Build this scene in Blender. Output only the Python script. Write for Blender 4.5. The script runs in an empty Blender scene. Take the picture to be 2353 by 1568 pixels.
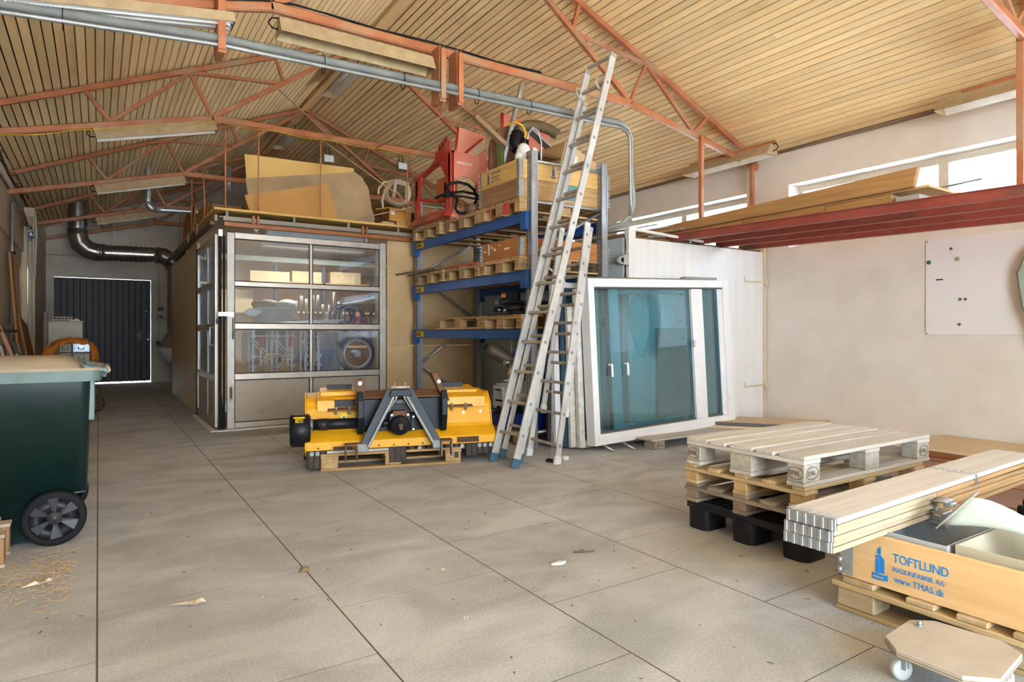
import bpy, bmesh, math, random
from mathutils import Vector, Matrix
random.seed(7)
SC = bpy.context.scene
COL = SC.collection
V = Vector

# ------------------------------------------------------------------ camera
YAW = 33.03
cd = bpy.data.cameras.new('camera'); cam = bpy.data.objects.new('camera', cd); COL.objects.link(cam)
cam.location = (0, 0, 1.15)
cam.rotation_euler = (math.radians(90), 0, math.radians(-YAW))
cd.sensor_width = 36.0; cd.lens = 36.0 * 1462 / 2353
cd.shift_x = 0.0; cd.shift_y = -16.0 / 2353
cd.clip_start = 0.05; cd.clip_end = 200
SC.camera = cam

# ------------------------------------------------------------------ world, light, exposure
w = bpy.data.worlds.new('sky'); SC.world = w; w.use_nodes = True
bg = w.node_tree.nodes['Background']
bg.inputs[0].default_value = (0.73, 0.87, 1.0, 1); bg.inputs[1].default_value = 5.2
SC.view_settings.view_transform = 'Standard'; SC.view_settings.look = 'None'
SC.view_settings.exposure = 2.1; SC.view_settings.gamma = 1.0
SC.view_settings.use_curve_mapping = False
cy = SC.cycles
cy.use_denoising = True
cy.max_bounces = 14; cy.diffuse_bounces = 9; cy.glossy_bounces = 5; cy.transparent_max_bounces = 24; cy.transmission_bounces = 8
cy.sample_clamp_indirect = 8.0
cy.caustics_reflective = False; cy.caustics_refractive = False

def portal(name, loc, rot, sx, sy):
    ld = bpy.data.lights.new(name, 'AREA'); ld.shape = 'RECTANGLE'; ld.size = sx; ld.size_y = sy
    ld.cycles.is_portal = True
    o = bpy.data.objects.new(name, ld); COL.objects.link(o); o.location = loc; o.rotation_euler = rot
    return o
sd_ = bpy.data.lights.new('sun', 'SUN'); sd_.energy = 38.0; sd_.color = (.90, .96, 1.0); sd_.angle = math.radians(.6)
sun = bpy.data.objects.new('sun', sd_); COL.objects.link(sun); sun.location = (-5, 30, 30)
sun.rotation_euler = V((.16, -.55, -.82)).to_track_quat('-Z', 'Y').to_euler()      # high behind the far gable: lights the yard, not the hall
# area lights point along local -Z
R90 = math.pi / 2
portal('window_daylight', (7.85, 2.7, 2.66), (0, R90, 0), 0.9, 4.5)
portal('window_daylight', (7.85, 6.85, 2.66), (0, R90, 0), 0.9, 2.7)
portal('window_daylight', (7.85, -1.4, 2.66), (0, R90, 0), 0.9, 2.7)
portal('window_daylight', (7.85, 10.6, 2.66), (0, R90, 0), 0.9, 2.7)
portal('gate_daylight', (1.15, -3.85, 1.65), (-R90, 0, 0), 4.1, 3.3)

# ------------------------------------------------------------------ mesh builder
class MB:
    def __init__(s): s.v = []; s.f = []; s.sm = []
    def add(s, vs, fs, smooth=False):
        b = len(s.v); s.v += [V(p) for p in vs]
        for f in fs: s.f.append([i + b for i in f]); s.sm.append(smooth)
        return s
    def box(s, x0, y0, z0, x1, y1, z1):
        if x0 > x1: x0, x1 = x1, x0
        if y0 > y1: y0, y1 = y1, y0
        if z0 > z1: z0, z1 = z1, z0
        return s.add([(x0,y0,z0),(x1,y0,z0),(x1,y1,z0),(x0,y1,z0),(x0,y0,z1),(x1,y0,z1),(x1,y1,z1),(x0,y1,z1)],
            [(3,2,1,0),(4,5,6,7),(0,1,5,4),(1,2,6,5),(2,3,7,6),(3,0,4,7)])
    def hexa(s, pts): # 4 bottom ccw, 4 top ccw
        return s.add(pts, [(3,2,1,0),(4,5,6,7),(0,1,5,4),(1,2,6,5),(2,3,7,6),(3,0,4,7)])
    def bar(s, p, q, wd, h, up=(0,0,1), off=(0,0)):
        p, q = V(p), V(q); d = (q - p).normalized(); up = V(up)
        sx = d.cross(up)
        if sx.length < 1e-5: sx = d.cross(V((1,0,0)))
        sx.normalize(); uz = sx.cross(d).normalized()
        sh = sx * off[0] + uz * off[1]
        a, b = sx * (wd/2), uz * (h/2)
        P = [p - a - b, p + a - b, p + a + b, p - a + b]; Q = [x + (q - p) for x in P]
        P = [x + sh for x in P]; Q = [x + sh for x in Q]
        return s.add(P + Q, [(0,1,2,3),(7,6,5,4),(0,4,5,1),(1,5,6,2),(2,6,7,3),(3,7,4,0)])
    def tube(s, pts, r, n=10, cap=True, closed=False):
        pts = [V(p) for p in pts]; m = len(pts)
        rs = r if isinstance(r, (list, tuple)) else [r] * m
        tang = []
        for i in range(m):
            if closed: t = pts[(i+1) % m] - pts[i-1]
            else: t = pts[min(i+1, m-1)] - pts[max(i-1, 0)]
            tang.append(t.normalized())
        t0 = tang[0]; ref = V((0,0,1)) if abs(t0.z) < .9 else V((1,0,0))
        nx = t0.cross(ref).normalized(); b = len(s.v)
        for i in range(m):
            t = tang[i]; nx = (nx - t * nx.dot(t)).normalized(); ny = t.cross(nx)
            for k in range(n):
                a = 2 * math.pi * k / n
                s.v.append(pts[i] + (nx * math.cos(a) + ny * math.sin(a)) * rs[i])
        rng = range(m) if closed else range(m - 1)
        for i in rng:
            j = (i + 1) % m
            for k in range(n):
                l = (k + 1) % n
                s.f.append([b+i*n+k, b+i*n+l, b+j*n+l, b+j*n+k]); s.sm.append(True)
        if cap and not closed:
            s.f.append([b + k for k in range(n)][::-1]); s.sm.append(False)
            s.f.append([b + (m-1)*n + k for k in range(n)]); s.sm.append(False)
        return s
    def cyl(s, p, q, r, n=16, r2=None): return s.tube([p, q], [r, r if r2 is None else r2], n)
    def lathe(s, prof, o=(0,0,0), ax=(0,0,1), n=24, smooth=True, cap=True):
        o = V(o); ax = V(ax).normalized(); ref = V((1,0,0)) if abs(ax.x) < .9 else V((0,1,0))
        x = ax.cross(ref).normalized(); y = ax.cross(x); b = len(s.v); m = len(prof)
        for (r, z) in prof:
            for k in range(n):
                a = 2*math.pi*k/n
                s.v.append(o + ax * z + (x*math.cos(a) + y*math.sin(a)) * r)
        for i in range(m-1):
            for k in range(n):
                l = (k+1) % n
                s.f.append([b+i*n+k, b+i*n+l, b+(i+1)*n+l, b+(i+1)*n+k]); s.sm.append(smooth)
        if cap and prof[0][0] > 1e-6: s.f.append([b+k for k in range(n)][::-1]); s.sm.append(False)
        if cap and prof[-1][0] > 1e-6: s.f.append([b+(m-1)*n+k for k in range(n)]); s.sm.append(False)
        return s
    def prism(s, poly, o, ux, uy, d):
        o, ux, uy = V(o), V(ux), V(uy); nz = ux.cross(uy).normalized() * d; n = len(poly)
        A = [o + ux*a + uy*b for a, b in poly]; B = [p + nz for p in A]
        fs = [list(range(n))[::-1], [n+i for i in range(n)]]
        for i in range(n): j = (i+1) % n; fs.append([i, j, n+j, n+i])
        return s.add(A + B, fs)
    def ring(s, c, ax, R, r, n=24, m=8):
        c, ax = V(c), V(ax).normalized(); ref = V((1,0,0)) if abs(ax.x) < .9 else V((0,1,0))
        x = ax.cross(ref).normalized(); y = ax.cross(x)
        return s.tube([c + (x*math.cos(2*math.pi*k/n) + y*math.sin(2*math.pi*k/n))*R for k in range(n)], r, m, closed=True)
    def mesh(s, name, org=(0,0,0)):
        org = V(org); me = bpy.data.meshes.new(name)
        me.from_pydata([tuple(p - org) for p in s.v], [], s.f)
        me.polygons.foreach_set('use_smooth', s.sm)
        bm = bmesh.new(); bm.from_mesh(me); bmesh.ops.recalc_face_normals(bm, faces=bm.faces); bm.to_mesh(me); bm.free()
        me.update(); return me

ORG = {}
ORD = ['first', 'second', 'third', 'fourth', 'fifth', 'sixth', 'seventh', 'eighth', 'ninth']
def obj(name, mb, m, parent=None, bevel=0, local=False, label=None):
    """link one mesh object; world coordinates unless local"""
    org = V((0,0,0))
    if parent is not None and not local: org = ORG.get(parent.name, V((0,0,0)))
    me = mb.mesh(name, org) if isinstance(mb, MB) else mb
    if m is not None:
        me.materials.clear(); me.materials.append(m)
    o = bpy.data.objects.new(name, me); COL.objects.link(o)
    if parent is not None:
        o.parent = parent; ORG[o.name] = org
    if bevel:
        md = o.modifiers.new('bevel', 'BEVEL'); md.width = bevel; md.segments = 1; md.limit_method = 'ANGLE'
    if label: o['label'] = label
    return o
def thing(name, label, cat, loc=(0,0,0), group=None, rz=0):
    o = bpy.data.objects.new(name, None); COL.objects.link(o); o.empty_display_size = .1
    o.location = loc; o.rotation_euler = (0,0,rz); ORG[o.name] = V(loc)
    o['label'] = label; o['category'] = cat
    if group: o['group'] = group
    return o
def tag(o, label, cat, group=None, kind=None):
    o['label'] = label; o['category'] = cat
    if group: o['group'] = group
    if kind: o['kind'] = kind
    return o
def single(name, mb, m, label, cat, group=None, bevel=0, kind=None):
    return tag(obj(name, mb, m, None, bevel), label, cat, group, kind)
def struct(name, mb, m, bevel=0):
    o = obj(name, mb, m, None, bevel); o['kind'] = 'structure'; return o
def structe(name, loc=(0,0,0)):
    o = bpy.data.objects.new(name, None); COL.objects.link(o); o.location = loc; ORG[o.name] = V(loc); o['kind'] = 'structure'; return o
def dup(root, loc=None, rot=None, label=None, group=None):
    def cp(o, par):
        c = o.copy(); COL.objects.link(c)
        if par is not None: c.parent = par
        for ch in o.children: cp(ch, c)
        return c
    r = cp(root, None)
    if loc is not None: r.location = loc
    if rot is not None: r.rotation_euler = rot
    if label: r['label'] = label
    if group: r['group'] = group
    return r
TXT = {}
def text_mesh(s, size, extrude=.0004, bold=0.0, font_w=1.0):
    key = (s, size, extrude, bold)
    if key in TXT: return TXT[key]
    cu = bpy.data.curves.new('text', 'FONT'); cu.body = s; cu.size = size; cu.extrude = extrude; cu.offset = bold
    cu.align_x = 'LEFT'; cu.resolution_u = 3
    to = bpy.data.objects.new('text', cu); COL.objects.link(to)
    dg = bpy.context.evaluated_depsgraph_get()
    me = bpy.data.meshes.new_from_object(to.evaluated_get(dg)); bpy.data.objects.remove(to)
    TXT[key] = me; return me
def lettering(mb, s, size, o, ux, uy, bold=0.0, squash=1.0):
    """add raised lettering to a builder: o lower left, ux/uy unit directions in the world"""
    me = text_mesh(s, size, .0006, bold); o, ux, uy = V(o), V(ux), V(uy); nz = ux.cross(uy)
    mb.add([o + ux*(v.co.x*squash) + uy*v.co.y + nz*v.co.z for v in me.vertices], [list(p.vertices) for p in me.polygons])
    return mb

# ------------------------------------------------------------------ materials
def srgb(r, g, b):
    f = lambda c: (c/255/12.92) if c/255 <= .04045 else ((c/255+.055)/1.055)**2.4
    return (f(r), f(g), f(b))
MATS = {}
def M(name, c, c2=None, rough=.6, metal=0.0, scale=6.0, st=(1,1,1), bump=0.0, rnd=0.0, detail=4, spec=.4, world=False, lo=.35, hi=.65, c3=None, s3=1.5, t3=(.55,.7), coat=0.0):
    """principled material: colour c..c2 through stretched noise, optional blotches c3, per-object brightness rnd"""
    if name in MATS: return MATS[name]
    m = bpy.data.materials.new(name); m.use_nodes = True; nt = m.node_tree; N, L = nt.nodes, nt.links
    b = N['Principled BSDF']; b.inputs['Roughness'].default_value = rough; b.inputs['Metallic'].default_value = metal
    b.inputs['Specular IOR Level'].default_value = spec
    if coat: b.inputs['Coat Weight'].default_value = coat
    if c2 is None: c2 = tuple(x*.82 for x in c)
    if world: geo = N.new('ShaderNodeNewGeometry'); src = geo.outputs['Position']
    else: tc = N.new('ShaderNodeTexCoord'); src = tc.outputs['Object']
    if not world:
        oi = N.new('ShaderNodeObjectInfo'); mu = N.new('ShaderNodeMath'); mu.operation = 'MULTIPLY'; mu.inputs[1].default_value = 37.0
        L.new(oi.outputs['Random'], mu.inputs[0])
        ad = N.new('ShaderNodeVectorMath'); ad.operation = 'ADD'; L.new(src, ad.inputs[0]); L.new(mu.outputs[0], ad.inputs[1]); src = ad.outputs[0]
    mp = N.new('ShaderNodeMapping'); mp.inputs['Scale'].default_value = st; L.new(src, mp.inputs[0])
    nz = N.new('ShaderNodeTexNoise'); nz.inputs['Scale'].default_value = scale; nz.inputs['Detail'].default_value = detail; nz.inputs['Roughness'].default_value = .6
    L.new(mp.outputs[0], nz.inputs['Vector'])
    rp = N.new('ShaderNodeValToRGB'); e = rp.color_ramp.elements
    e[0].position = lo; e[0].color = (*c2, 1); e[1].position = hi; e[1].color = (*c, 1)
    L.new(nz.outputs['Fac'], rp.inputs[0]); out = rp.outputs[0]
    if c3 is not None:
        n3 = N.new('ShaderNodeTexNoise'); n3.inputs['Scale'].default_value = s3; n3.inputs['Detail'].default_value = 5; L.new(src, n3.inputs['Vector'])
        r3 = N.new('ShaderNodeValToRGB'); r3.color_ramp.elements[0].position = t3[0]; r3.color_ramp.elements[1].position = t3[1]
        L.new(n3.outputs['Fac'], r3.inputs[0])
        mx = N.new('ShaderNodeMixRGB'); L.new(r3.outputs[0], mx.inputs[0]); L.new(out, mx.inputs[1]); mx.inputs[2].default_value = (*c3, 1); out = mx.outputs[0]
    if rnd:
        oi2 = N.new('ShaderNodeObjectInfo'); mr = N.new('ShaderNodeMapRange'); mr.inputs[3].default_value = 1 - rnd; mr.inputs[4].default_value = 1 + rnd*.6
        L.new(oi2.outputs['Random'], mr.inputs[0]); hs = N.new('ShaderNodeHueSaturation'); L.new(mr.outputs[0], hs.inputs['Value']); L.new(out, hs.inputs['Color']); out = hs.outputs[0]
    L.new(out, b.inputs['Base Color'])
    if bump:
        bp = N.new('ShaderNodeBump'); bp.inputs['Strength'].default_value = bump; bp.inputs['Distance'].default_value = .01
        L.new(nz.outputs['Fac'], bp.inputs['Height']); L.new(bp.outputs[0], b.inputs['Normal'])
    MATS[name] = m; return m
def wood(name, c, c2, ax='x', rnd=.18, rough=.72, scale=30, c3=None, **k):
    st = {'x': (.05,1,1), 'y': (1,.05,1), 'z': (1,1,.05)}[ax]
    return M(name + '_' + ax, c, c2, rough=rough, scale=scale, st=st, rnd=rnd, bump=.15, c3=c3, **k)
def glass(name, tint, refl=.08, dust=(.7,.72,.75), dustamt=.06, dscale=3.0, rough=.02):
    if name in MATS: return MATS[name]
    m = bpy.data.materials.new(name); m.use_nodes = True; nt = m.node_tree; N, L = nt.nodes, nt.links
    for n in list(N):
        if n.type != 'OUTPUT_MATERIAL': N.remove(n)
    out = N['Material Output']
    tr = N.new('ShaderNodeBsdfTransparent'); tr.inputs[0].default_value = (*tint, 1)
    gl = N.new('ShaderNodeBsdfGlossy'); gl.inputs['Roughness'].default_value = rough; gl.inputs['Color'].default_value = (.9,.95,1,1)
    fr = N.new('ShaderNodeLayerWeight'); fr.inputs['Blend'].default_value = .25
    mr = N.new('ShaderNodeMapRange'); mr.inputs[3].default_value = refl; mr.inputs[4].default_value = .85; L.new(fr.outputs['Fresnel'], mr.inputs[0])
    mx = N.new('ShaderNodeMixShader'); L.new(mr.outputs[0], mx.inputs[0]); L.new(tr.outputs[0], mx.inputs[1]); L.new(gl.outputs[0], mx.inputs[2])
    df = N.new('ShaderNodeBsdfDiffuse'); df.inputs[0].default_value = (*dust, 1)
    tc = N.new('ShaderNodeTexCoord'); nz = N.new('ShaderNodeTexNoise'); nz.inputs['Scale'].default_value = dscale; nz.inputs['Detail'].default_value = 6
    L.new(tc.outputs['Object'], nz.inputs['Vector']); r2 = N.new('ShaderNodeMapRange'); r2.inputs[1].default_value = .4; r2.inputs[2].default_value = .75; r2.inputs[4].default_value = dustamt*2.2; r2.inputs[3].default_value = dustamt*.5
    L.new(nz.outputs['Fac'], r2.inputs[0])
    m2 = N.new('ShaderNodeMixShader'); L.new(r2.outputs[0], m2.inputs[0]); L.new(mx.outputs[0], m2.inputs[1]); L.new(df.outputs[0], m2.inputs[2])
    L.new(m2.outputs[0], out.inputs[0]); MATS[name] = m; return m

# colours
ceil_wood = M('ceiling_pine', (.89,.67,.36), (.81,.56,.26), rough=.5, scale=20, st=(1,.05,1), rnd=.13, bump=.05, c3=(.50,.27,.09), s3=1.1, t3=(.64,.88))
ceil_dark = M('ceiling_joint', (.14,.058,.019), rough=.9)
ridge_wood = wood('ridge_pine', (.72,.48,.22), (.60,.37,.15), 'y')
wall_paint = M('cream_wall_paint', (.70,.64,.575), (.645,.585,.52), rough=.85, scale=2.2, world=True, bump=.08, c3=(.56,.48,.40), s3=.9, t3=(.6,.9))
wall_old = M('old_wall_paint', (.66,.55,.40), (.56,.45,.32), rough=.85, scale=1.6, world=True, bump=.1, c3=(.42,.32,.22), s3=.8, t3=(.55,.85))
gable_paint = M('grey_gable_render', (.52,.45,.375), (.42,.36,.295), rough=.9, scale=1.8, world=True, bump=.15, c3=(.25,.21,.18), s3=.7, t3=(.55,.85))
outside = M('yard_concrete', (.55,.56,.57), rough=.9, world=True)
orange_steel = M('red_oxide_steel', (.43,.155,.062), (.34,.115,.046), rough=.5, scale=5, c3=(.34,.205,.115), s3=2.5, t3=(.5,.7))
red_beam = M('oxblood_steel', (.30,.065,.042), (.23,.045,.032), rough=.4, scale=4, c3=(.10,.055,.045), s3=1.6, t3=(.55,.75))
galv = M('galvanised_steel', (.50,.52,.53), (.38,.40,.41), rough=.38, metal=.8, scale=14)
dull_alu = M('dull_aluminium', (.50,.465,.42), (.42,.39,.35), rough=.5, metal=.3, scale=10)
alu_frame = M('anodised_frame', (.52,.46,.39), (.44,.385,.32), rough=.4, metal=.55, scale=7)
duct_metal = M('duct_steel', (.34,.31,.28), (.26,.23,.21), rough=.28, metal=.9, scale=9)
white_paint = M('white_paint', (.78,.77,.75), (.70,.68,.65), rough=.45, scale=6)
white_enamel = M('white_lamp_enamel', (.78,.75,.68), (.66,.60,.50), rough=.4, scale=5)
lamp_dusty = M('dusty_lamp_top', (.42,.31,.175), (.33,.235,.125), rough=.8, scale=9, c3=(.30,.21,.12), s3=3, t3=(.6,.8))
tube_white = M('fluorescent_tube', (.88,.87,.83), (.84,.83,.79), rough=.2)
black_plastic = M('black_plastic', (.012,.012,.015), (.008,.008,.010), rough=.42, spec=.25, scale=8, c3=(.035,.035,.037), s3=5, t3=(.6,.85))
black_rubber = M('black_rubber', (.010,.0095,.0095), rough=.75, spec=.2)
rack_blue = M('rack_blue_enamel', (.012,.085,.30), (.010,.065,.24), rough=.38, scale=5, c3=(.05,.06,.09), s3=4, t3=(.68,.78))
rack_steel = M('rack_galvanised', (.44,.46,.50), (.36,.38,.41), rough=.35, metal=.7, scale=12)
pal_c, pal_c2 = (.52,.33,.15), (.38,.225,.09)
palx = wood('pallet_wood', pal_c, pal_c2, 'x'); paly = wood('pallet_wood', pal_c, pal_c2, 'y')
palblock = M('pallet_chip_block', (.48,.33,.16), (.34,.215,.095), rough=.85, scale=26, rnd=.2, bump=.2)
gpx = wood('weathered_pallet_wood', (.60,.555,.49), (.45,.405,.345), 'x', rnd=.14); gpy = wood('weathered_pallet_wood', (.60,.555,.49), (.45,.405,.345), 'y', rnd=.14)
gpblock = M('weathered_chip_block', (.46,.42,.355), (.34,.305,.25), rough=.9, scale=40, rnd=.15, bump=.25)
stamp_ink = M('burnt_stamp', (.07,.04,.025), rough=.9)
nail_steel = galv
concrete = None
# ------------------------------------------------------------------ geometry of the hall
XL, XR, XM = -1.15, 7.44, 3.145
ZE, ZR = 3.52, 5.295
Y0, Y1 = -3.5, 17.5
SL = (ZR - ZE) / (XR - XM)
def roof_z(x): return ZR - SL * abs(x - XM)

# floor: dark bed and cast concrete slabs with open joints
def concrete_mat():
    m = M('cast_concrete', (.48,.475,.465), (.395,.387,.375), rough=.78, scale=1.4, world=True, bump=.05, detail=8, c3=(.365,.345,.315), s3=.55, t3=(.5,.8), spec=.35)
    nt = m.node_tree; N, L = nt.nodes, nt.links; b = N['Principled BSDF']
    geo = N.new('ShaderNodeNewGeometry')
    src = b.inputs['Base Color'].links[0].from_socket
    # fine grit
    n2 = N.new('ShaderNodeTexNoise'); n2.inputs['Scale'].default_value = 90; n2.inputs['Detail'].default_value = 3; L.new(geo.outputs['Position'], n2.inputs['Vector'])
    r2 = N.new('ShaderNodeMapRange'); r2.inputs[1].default_value = .3; r2.inputs[2].default_value = .7; r2.inputs[3].default_value = .84; r2.inputs[4].default_value = 1.1; L.new(n2.outputs['Fac'], r2.inputs[0])
    # dark specks
    vo = N.new('ShaderNodeTexVoronoi'); vo.inputs['Scale'].default_value = 7; L.new(geo.outputs['Position'], vo.inputs['Vector'])
    r3 = N.new('ShaderNodeMapRange'); r3.inputs[1].default_value = .03; r3.inputs[2].default_value = .055; r3.inputs[3].default_value = .45; r3.inputs[4].default_value = 1.0; L.new(vo.outputs['Distance'], r3.inputs[0])
    # tyre-smear streaks
    mp = N.new('ShaderNodeMapping'); mp.inputs['Scale'].default_value = (1.0,1.7,1); mp.inputs['Rotation'].default_value = (0,0,.5); L.new(geo.outputs['Position'], mp.inputs[0])
    n4 = N.new('ShaderNodeTexNoise'); n4.inputs['Scale'].default_value = 1.6; n4.inputs['Detail'].default_value = 6; n4.inputs['Distortion'].default_value = 1.2; L.new(mp.outputs[0], n4.inputs['Vector'])
    r4 = N.new('ShaderNodeMapRange'); r4.inputs[1].default_value = .35; r4.inputs[2].default_value = .62; r4.inputs[3].default_value = .80; r4.inputs[4].default_value = 1.05; L.new(n4.outputs['Fac'], r4.inputs[0])
    m1 = N.new('ShaderNodeMath'); m1.operation = 'MULTIPLY'; L.new(r2.outputs[0], m1.inputs[0]); L.new(r3.outputs[0], m1.inputs[1])
    m2 = N.new('ShaderNodeMath'); m2.operation = 'MULTIPLY'; L.new(m1.outputs[0], m2.inputs[0]); L.new(r4.outputs[0], m2.inputs[1])
    hs = N.new('ShaderNodeHueSaturation'); L.new(src, hs.inputs['Color']); L.new(m2.outputs[0], hs.inputs['Value']); L.new(hs.outputs[0], b.inputs['Base Color'])
    return m
concrete = concrete_mat()
joint_dirt = M('joint_dirt', (.12,.085,.055), rough=.95, scale=30)
floor = struct('floor', MB().box(XL-.3, Y0-.3, -.2, XR+.3, Y1+.3, -.0006), joint_dirt)
lines = [-1.15, -.004, .845, 1.612, 2.398, 3.18, 3.96, 4.74, 5.52, 6.30, 7.08, 7.44]
offs = [3.61, 3.129, 2.635, 3.126-.945, 2.645, 2.174, 2.645, 2.174, 2.645, 2.174, 2.645]
g = .0035
for i in range(len(lines)-1):
    y = offs[i] - .945*8
    while y < Y1:
        a, b = max(y, Y0), min(y + .945, Y1)
        if b - a > .05:
            s = MB(); x0, x1 = lines[i] + g, lines[i+1] - g
            jz = random.uniform(-.0001, .0002)
            nx = 6
            s.box(x0, a + g*.7, -.15, x1, b - g*.7, jz)
            obj('slab', s, concrete, floor)
        y += .945
ground = struct('floor_outside', MB().box(-40, -40, -.5, 60, 60, -.22), outside)

# ceiling: backing and separate pine boards
ceiling = struct('ceiling', MB().prism([(XL-.4, roof_z(XL-.4)+.03), (XM, ZR+.035), (XR+.4, roof_z(XR+.4)+.03), (XR+.4, roof_z(XR+.4)+.2), (XM, ZR+.25), (XL-.4, roof_z(XL-.4)+.2)], (0, Y1+.3, 0), (1,0,0), (0,0,1), Y1 - Y0 + .6), ceil_dark)
pitch = .0845; wb = pitch - .0125
slen = math.hypot(XR - XM, ZR - ZE)
nb = int(slen / pitch)
bm0 = {}
def board_mesh(ln):
    if ln not in bm0:
        s = MB().box(-wb/2, -ln/2, 0, wb/2, ln/2, .022); bm0[ln] = s.mesh('board'); bm0[ln].materials.append(ceil_wood)
    return bm0[ln]
ang = math.atan(SL)
for side in (-1, 1):
    for k in range(nb + 1):
        d = .05 + (k + .5) * pitch
        if d > slen + .03: break
        x = XM + side * d * math.cos(ang); z = ZR - d * math.sin(ang)
        sp = random.choice([4.0, 5.5, 7.0, 8.5, 10.0])
        for (ya, yb) in ((Y0, sp), (sp + .002, Y1)):
            ln = round(yb - ya, 3)
            o = bpy.data.objects.new('board', board_mesh(ln)); COL.objects.link(o)
            o.location = (x, (ya + yb)/2, z + random.uniform(-.0015, .0015)); o.rotation_euler = (0, side*ang, 0); o.parent = ceiling
            if not o.modifiers and ln: pass
rb = struct('trim_1', MB().box(XM-.075, Y0, ZR-.075, XM+.075, Y1, ZR-.03), ridge_wood, .004)

# walls
def wall_along_y(name, x0, x1, y0, y1, z1, holes, m):
    """wall slab between x0..x1 with rectangular holes (ya,yb,za,zb) sorted in y"""
    s = MB(); y = y0
    for (ya, yb, za, zb) in holes:
        s.box(x0, y, -.2, x1, ya, z1); s.box(x0, ya, -.2, x1, yb, za); s.box(x0, ya, zb, x1, yb, z1); y = yb
    s.box(x0, y, -.2, x1, y1, z1)
    return struct(name, s, m)
WZ0, WZ1 = 2.262, 3.07
holes = [(-2.7, -.1, WZ0, WZ1), (.5, 4.92, WZ0, WZ1), (5.55, 8.15, WZ0, WZ1), (9.3, 11.9, WZ0, WZ1)]
wall_right = wall_along_y('wall_right', XR, XR+.34, Y0-.3, Y1+.3, ZE+.08, holes, wall_paint)
wall_left = wall_along_y('wall_left', XL-.3, XL, Y0-.3, Y1+.3, ZE+.08, [], wall_old)
obj('wall_step', MB().box(XL, 14.4, 0, -.98, Y1, 3.42), wall_old, wall_left)
obj('wall_band', MB().box(XL, Y0, 2.62, XL+.035, 14.4, 3.48), wall_old, wall_left, .006)
def gable(name, y0, y1, m, hole=None):
    P = lambda x: (x, roof_z(x) + .1)
    s = MB()
    if hole is None:
        s.prism([(XL-.3,-.2), (XR+.3,-.2), P(XR+.3), (XM, ZR+.1), P(XL-.3)], (0,y1,0), (1,0,0), (0,0,1), y1-y0)
    else:
        xa, xb, zb = hole
        top = lambda a, b: [P(b)] + ([(XM, ZR+.1)] if a < XM < b else []) + [P(a)]
        for a, b, z0 in ((XL-.3, xa, -.2), (xa, xb, zb), (xb, XR+.3, -.2)):
            s.prism([(a,z0), (b,z0)] + top(a, b), (0,y1,0), (1,0,0), (0,0,1), y1-y0)
    return struct(name, s, m)
wall_far = gable('wall_far', Y1, Y1+.3, gable_paint, (-.83, 1.06, 2.44))
wall_rear = gable('wall_rear', Y0-.3, Y0, wall_paint, (-.9, 3.2, 3.3))
# plaster band over the far door
obj('plaster_band', MB().box(-.98, Y1-.03, 2.44, 1.45, Y1, 2.93), gable_paint, wall_far, .01)
# windows: frame, mullions, panes
win_frame = M('old_window_frame', (.62,.56,.46), (.52,.46,.36), rough=.7, scale=40)
win_glass = glass('window_glass', (.96,.98,1.0), refl=.04, dustamt=.02)
for n, (ya, yb, za, zb) in enumerate(holes):
    wn = structe('window_%d' % (n+1), (XR+.2, ya, za))
    xf = XR + .22; t = .06
    f = MB().box(xf, ya, zb-.075, xf+.07, yb, zb).box(xf, ya, za, xf+.07, yb, za+t).box(xf, ya, za+t, xf+.07, ya+t, zb-.075).box(xf, yb-t, za+t, xf+.07, yb, zb-.075)
    obj('window_frame', f, win_frame, wn, .004)
    ms = [3.22] if n == 1 else [(ya+yb)/2]
    if n == 1: ms = [1.75, 3.22]
    for y in ms: obj('mullion', MB().box(xf-.01, y-.05, za+t, xf+.075, y+.05, zb-.075), win_frame, wn, .004)
    eds = [ya+t] + ms + [yb-t]
    for k in range(len(eds)-1):
        obj('pane', MB().box(xf+.03, eds[k]+.03, za+t, xf+.036, eds[k+1]-.03, zb-.075), win_glass, wn)
# broken mortar left on the sill of the long window
rub = M('crumbled_mortar', (.52,.40,.28), (.60,.56,.52), rough=.9, scale=30)
s = MB()
for k in range(26):
    y = 3.1 + k*.032; a = random.uniform(.015, .05); z = WZ0
    s.add([(XR+.01,y,z),(XR+.2,y,z),(XR+.2,y+.034,z),(XR+.01,y+.034,z),(XR+.03,y+.003,z+a),(XR+.17,y,z+a*.8),(XR+.17,y+.033,z+a),(XR+.03,y+.03,z+a*.7)], [(3,2,1,0),(4,5,6,7),(0,1,5,4),(1,2,6,5),(2,3,7,6),(3,0,4,7)])
single('mortar_rubble', s, rub, 'crumbled mortar left lying along the sill of the long window', 'rubble', kind='stuff')

# far double door of dark boards
door_dark = wood('dark_door_boards', (.020,.012,.010), (.012,.008,.007), 'z', rough=.5)
dr = structe('door_1', (.1, Y1+.05, 0))
xb = -.83
while xb < 1.02:
    obj('plank', MB().box(xb+.003, Y1+.03, .03, min(xb+.117, 1.052), Y1+.07, 2.43), door_dark, dr, .006); xb += .12
obj('door_backing', MB().box(-.83, Y1+.075, .035, 1.05, Y1+.1, 2.425), door_dark, dr)
obj('handle_plate', MB().box(.80, Y1+.015, 1.0, .86, Y1+.03, 1.2).bar((.83, Y1-.03, 1.12), (.72, Y1-.03, 1.12), .02, .02).cyl((.83, Y1-.03, 1.12), (.83, Y1+.03, 1.12), .012), M('old_iron', (.12,.10,.09), rough=.5, metal=.5), dr)
obj('bolt', MB().cyl((1.0, Y1-.0, 1.02), (1.0, Y1+.03, 1.02), .02).cyl((.96, Y1, 1.7), (.96, Y1+.03, 1.7), .012), galv, dr)

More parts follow.
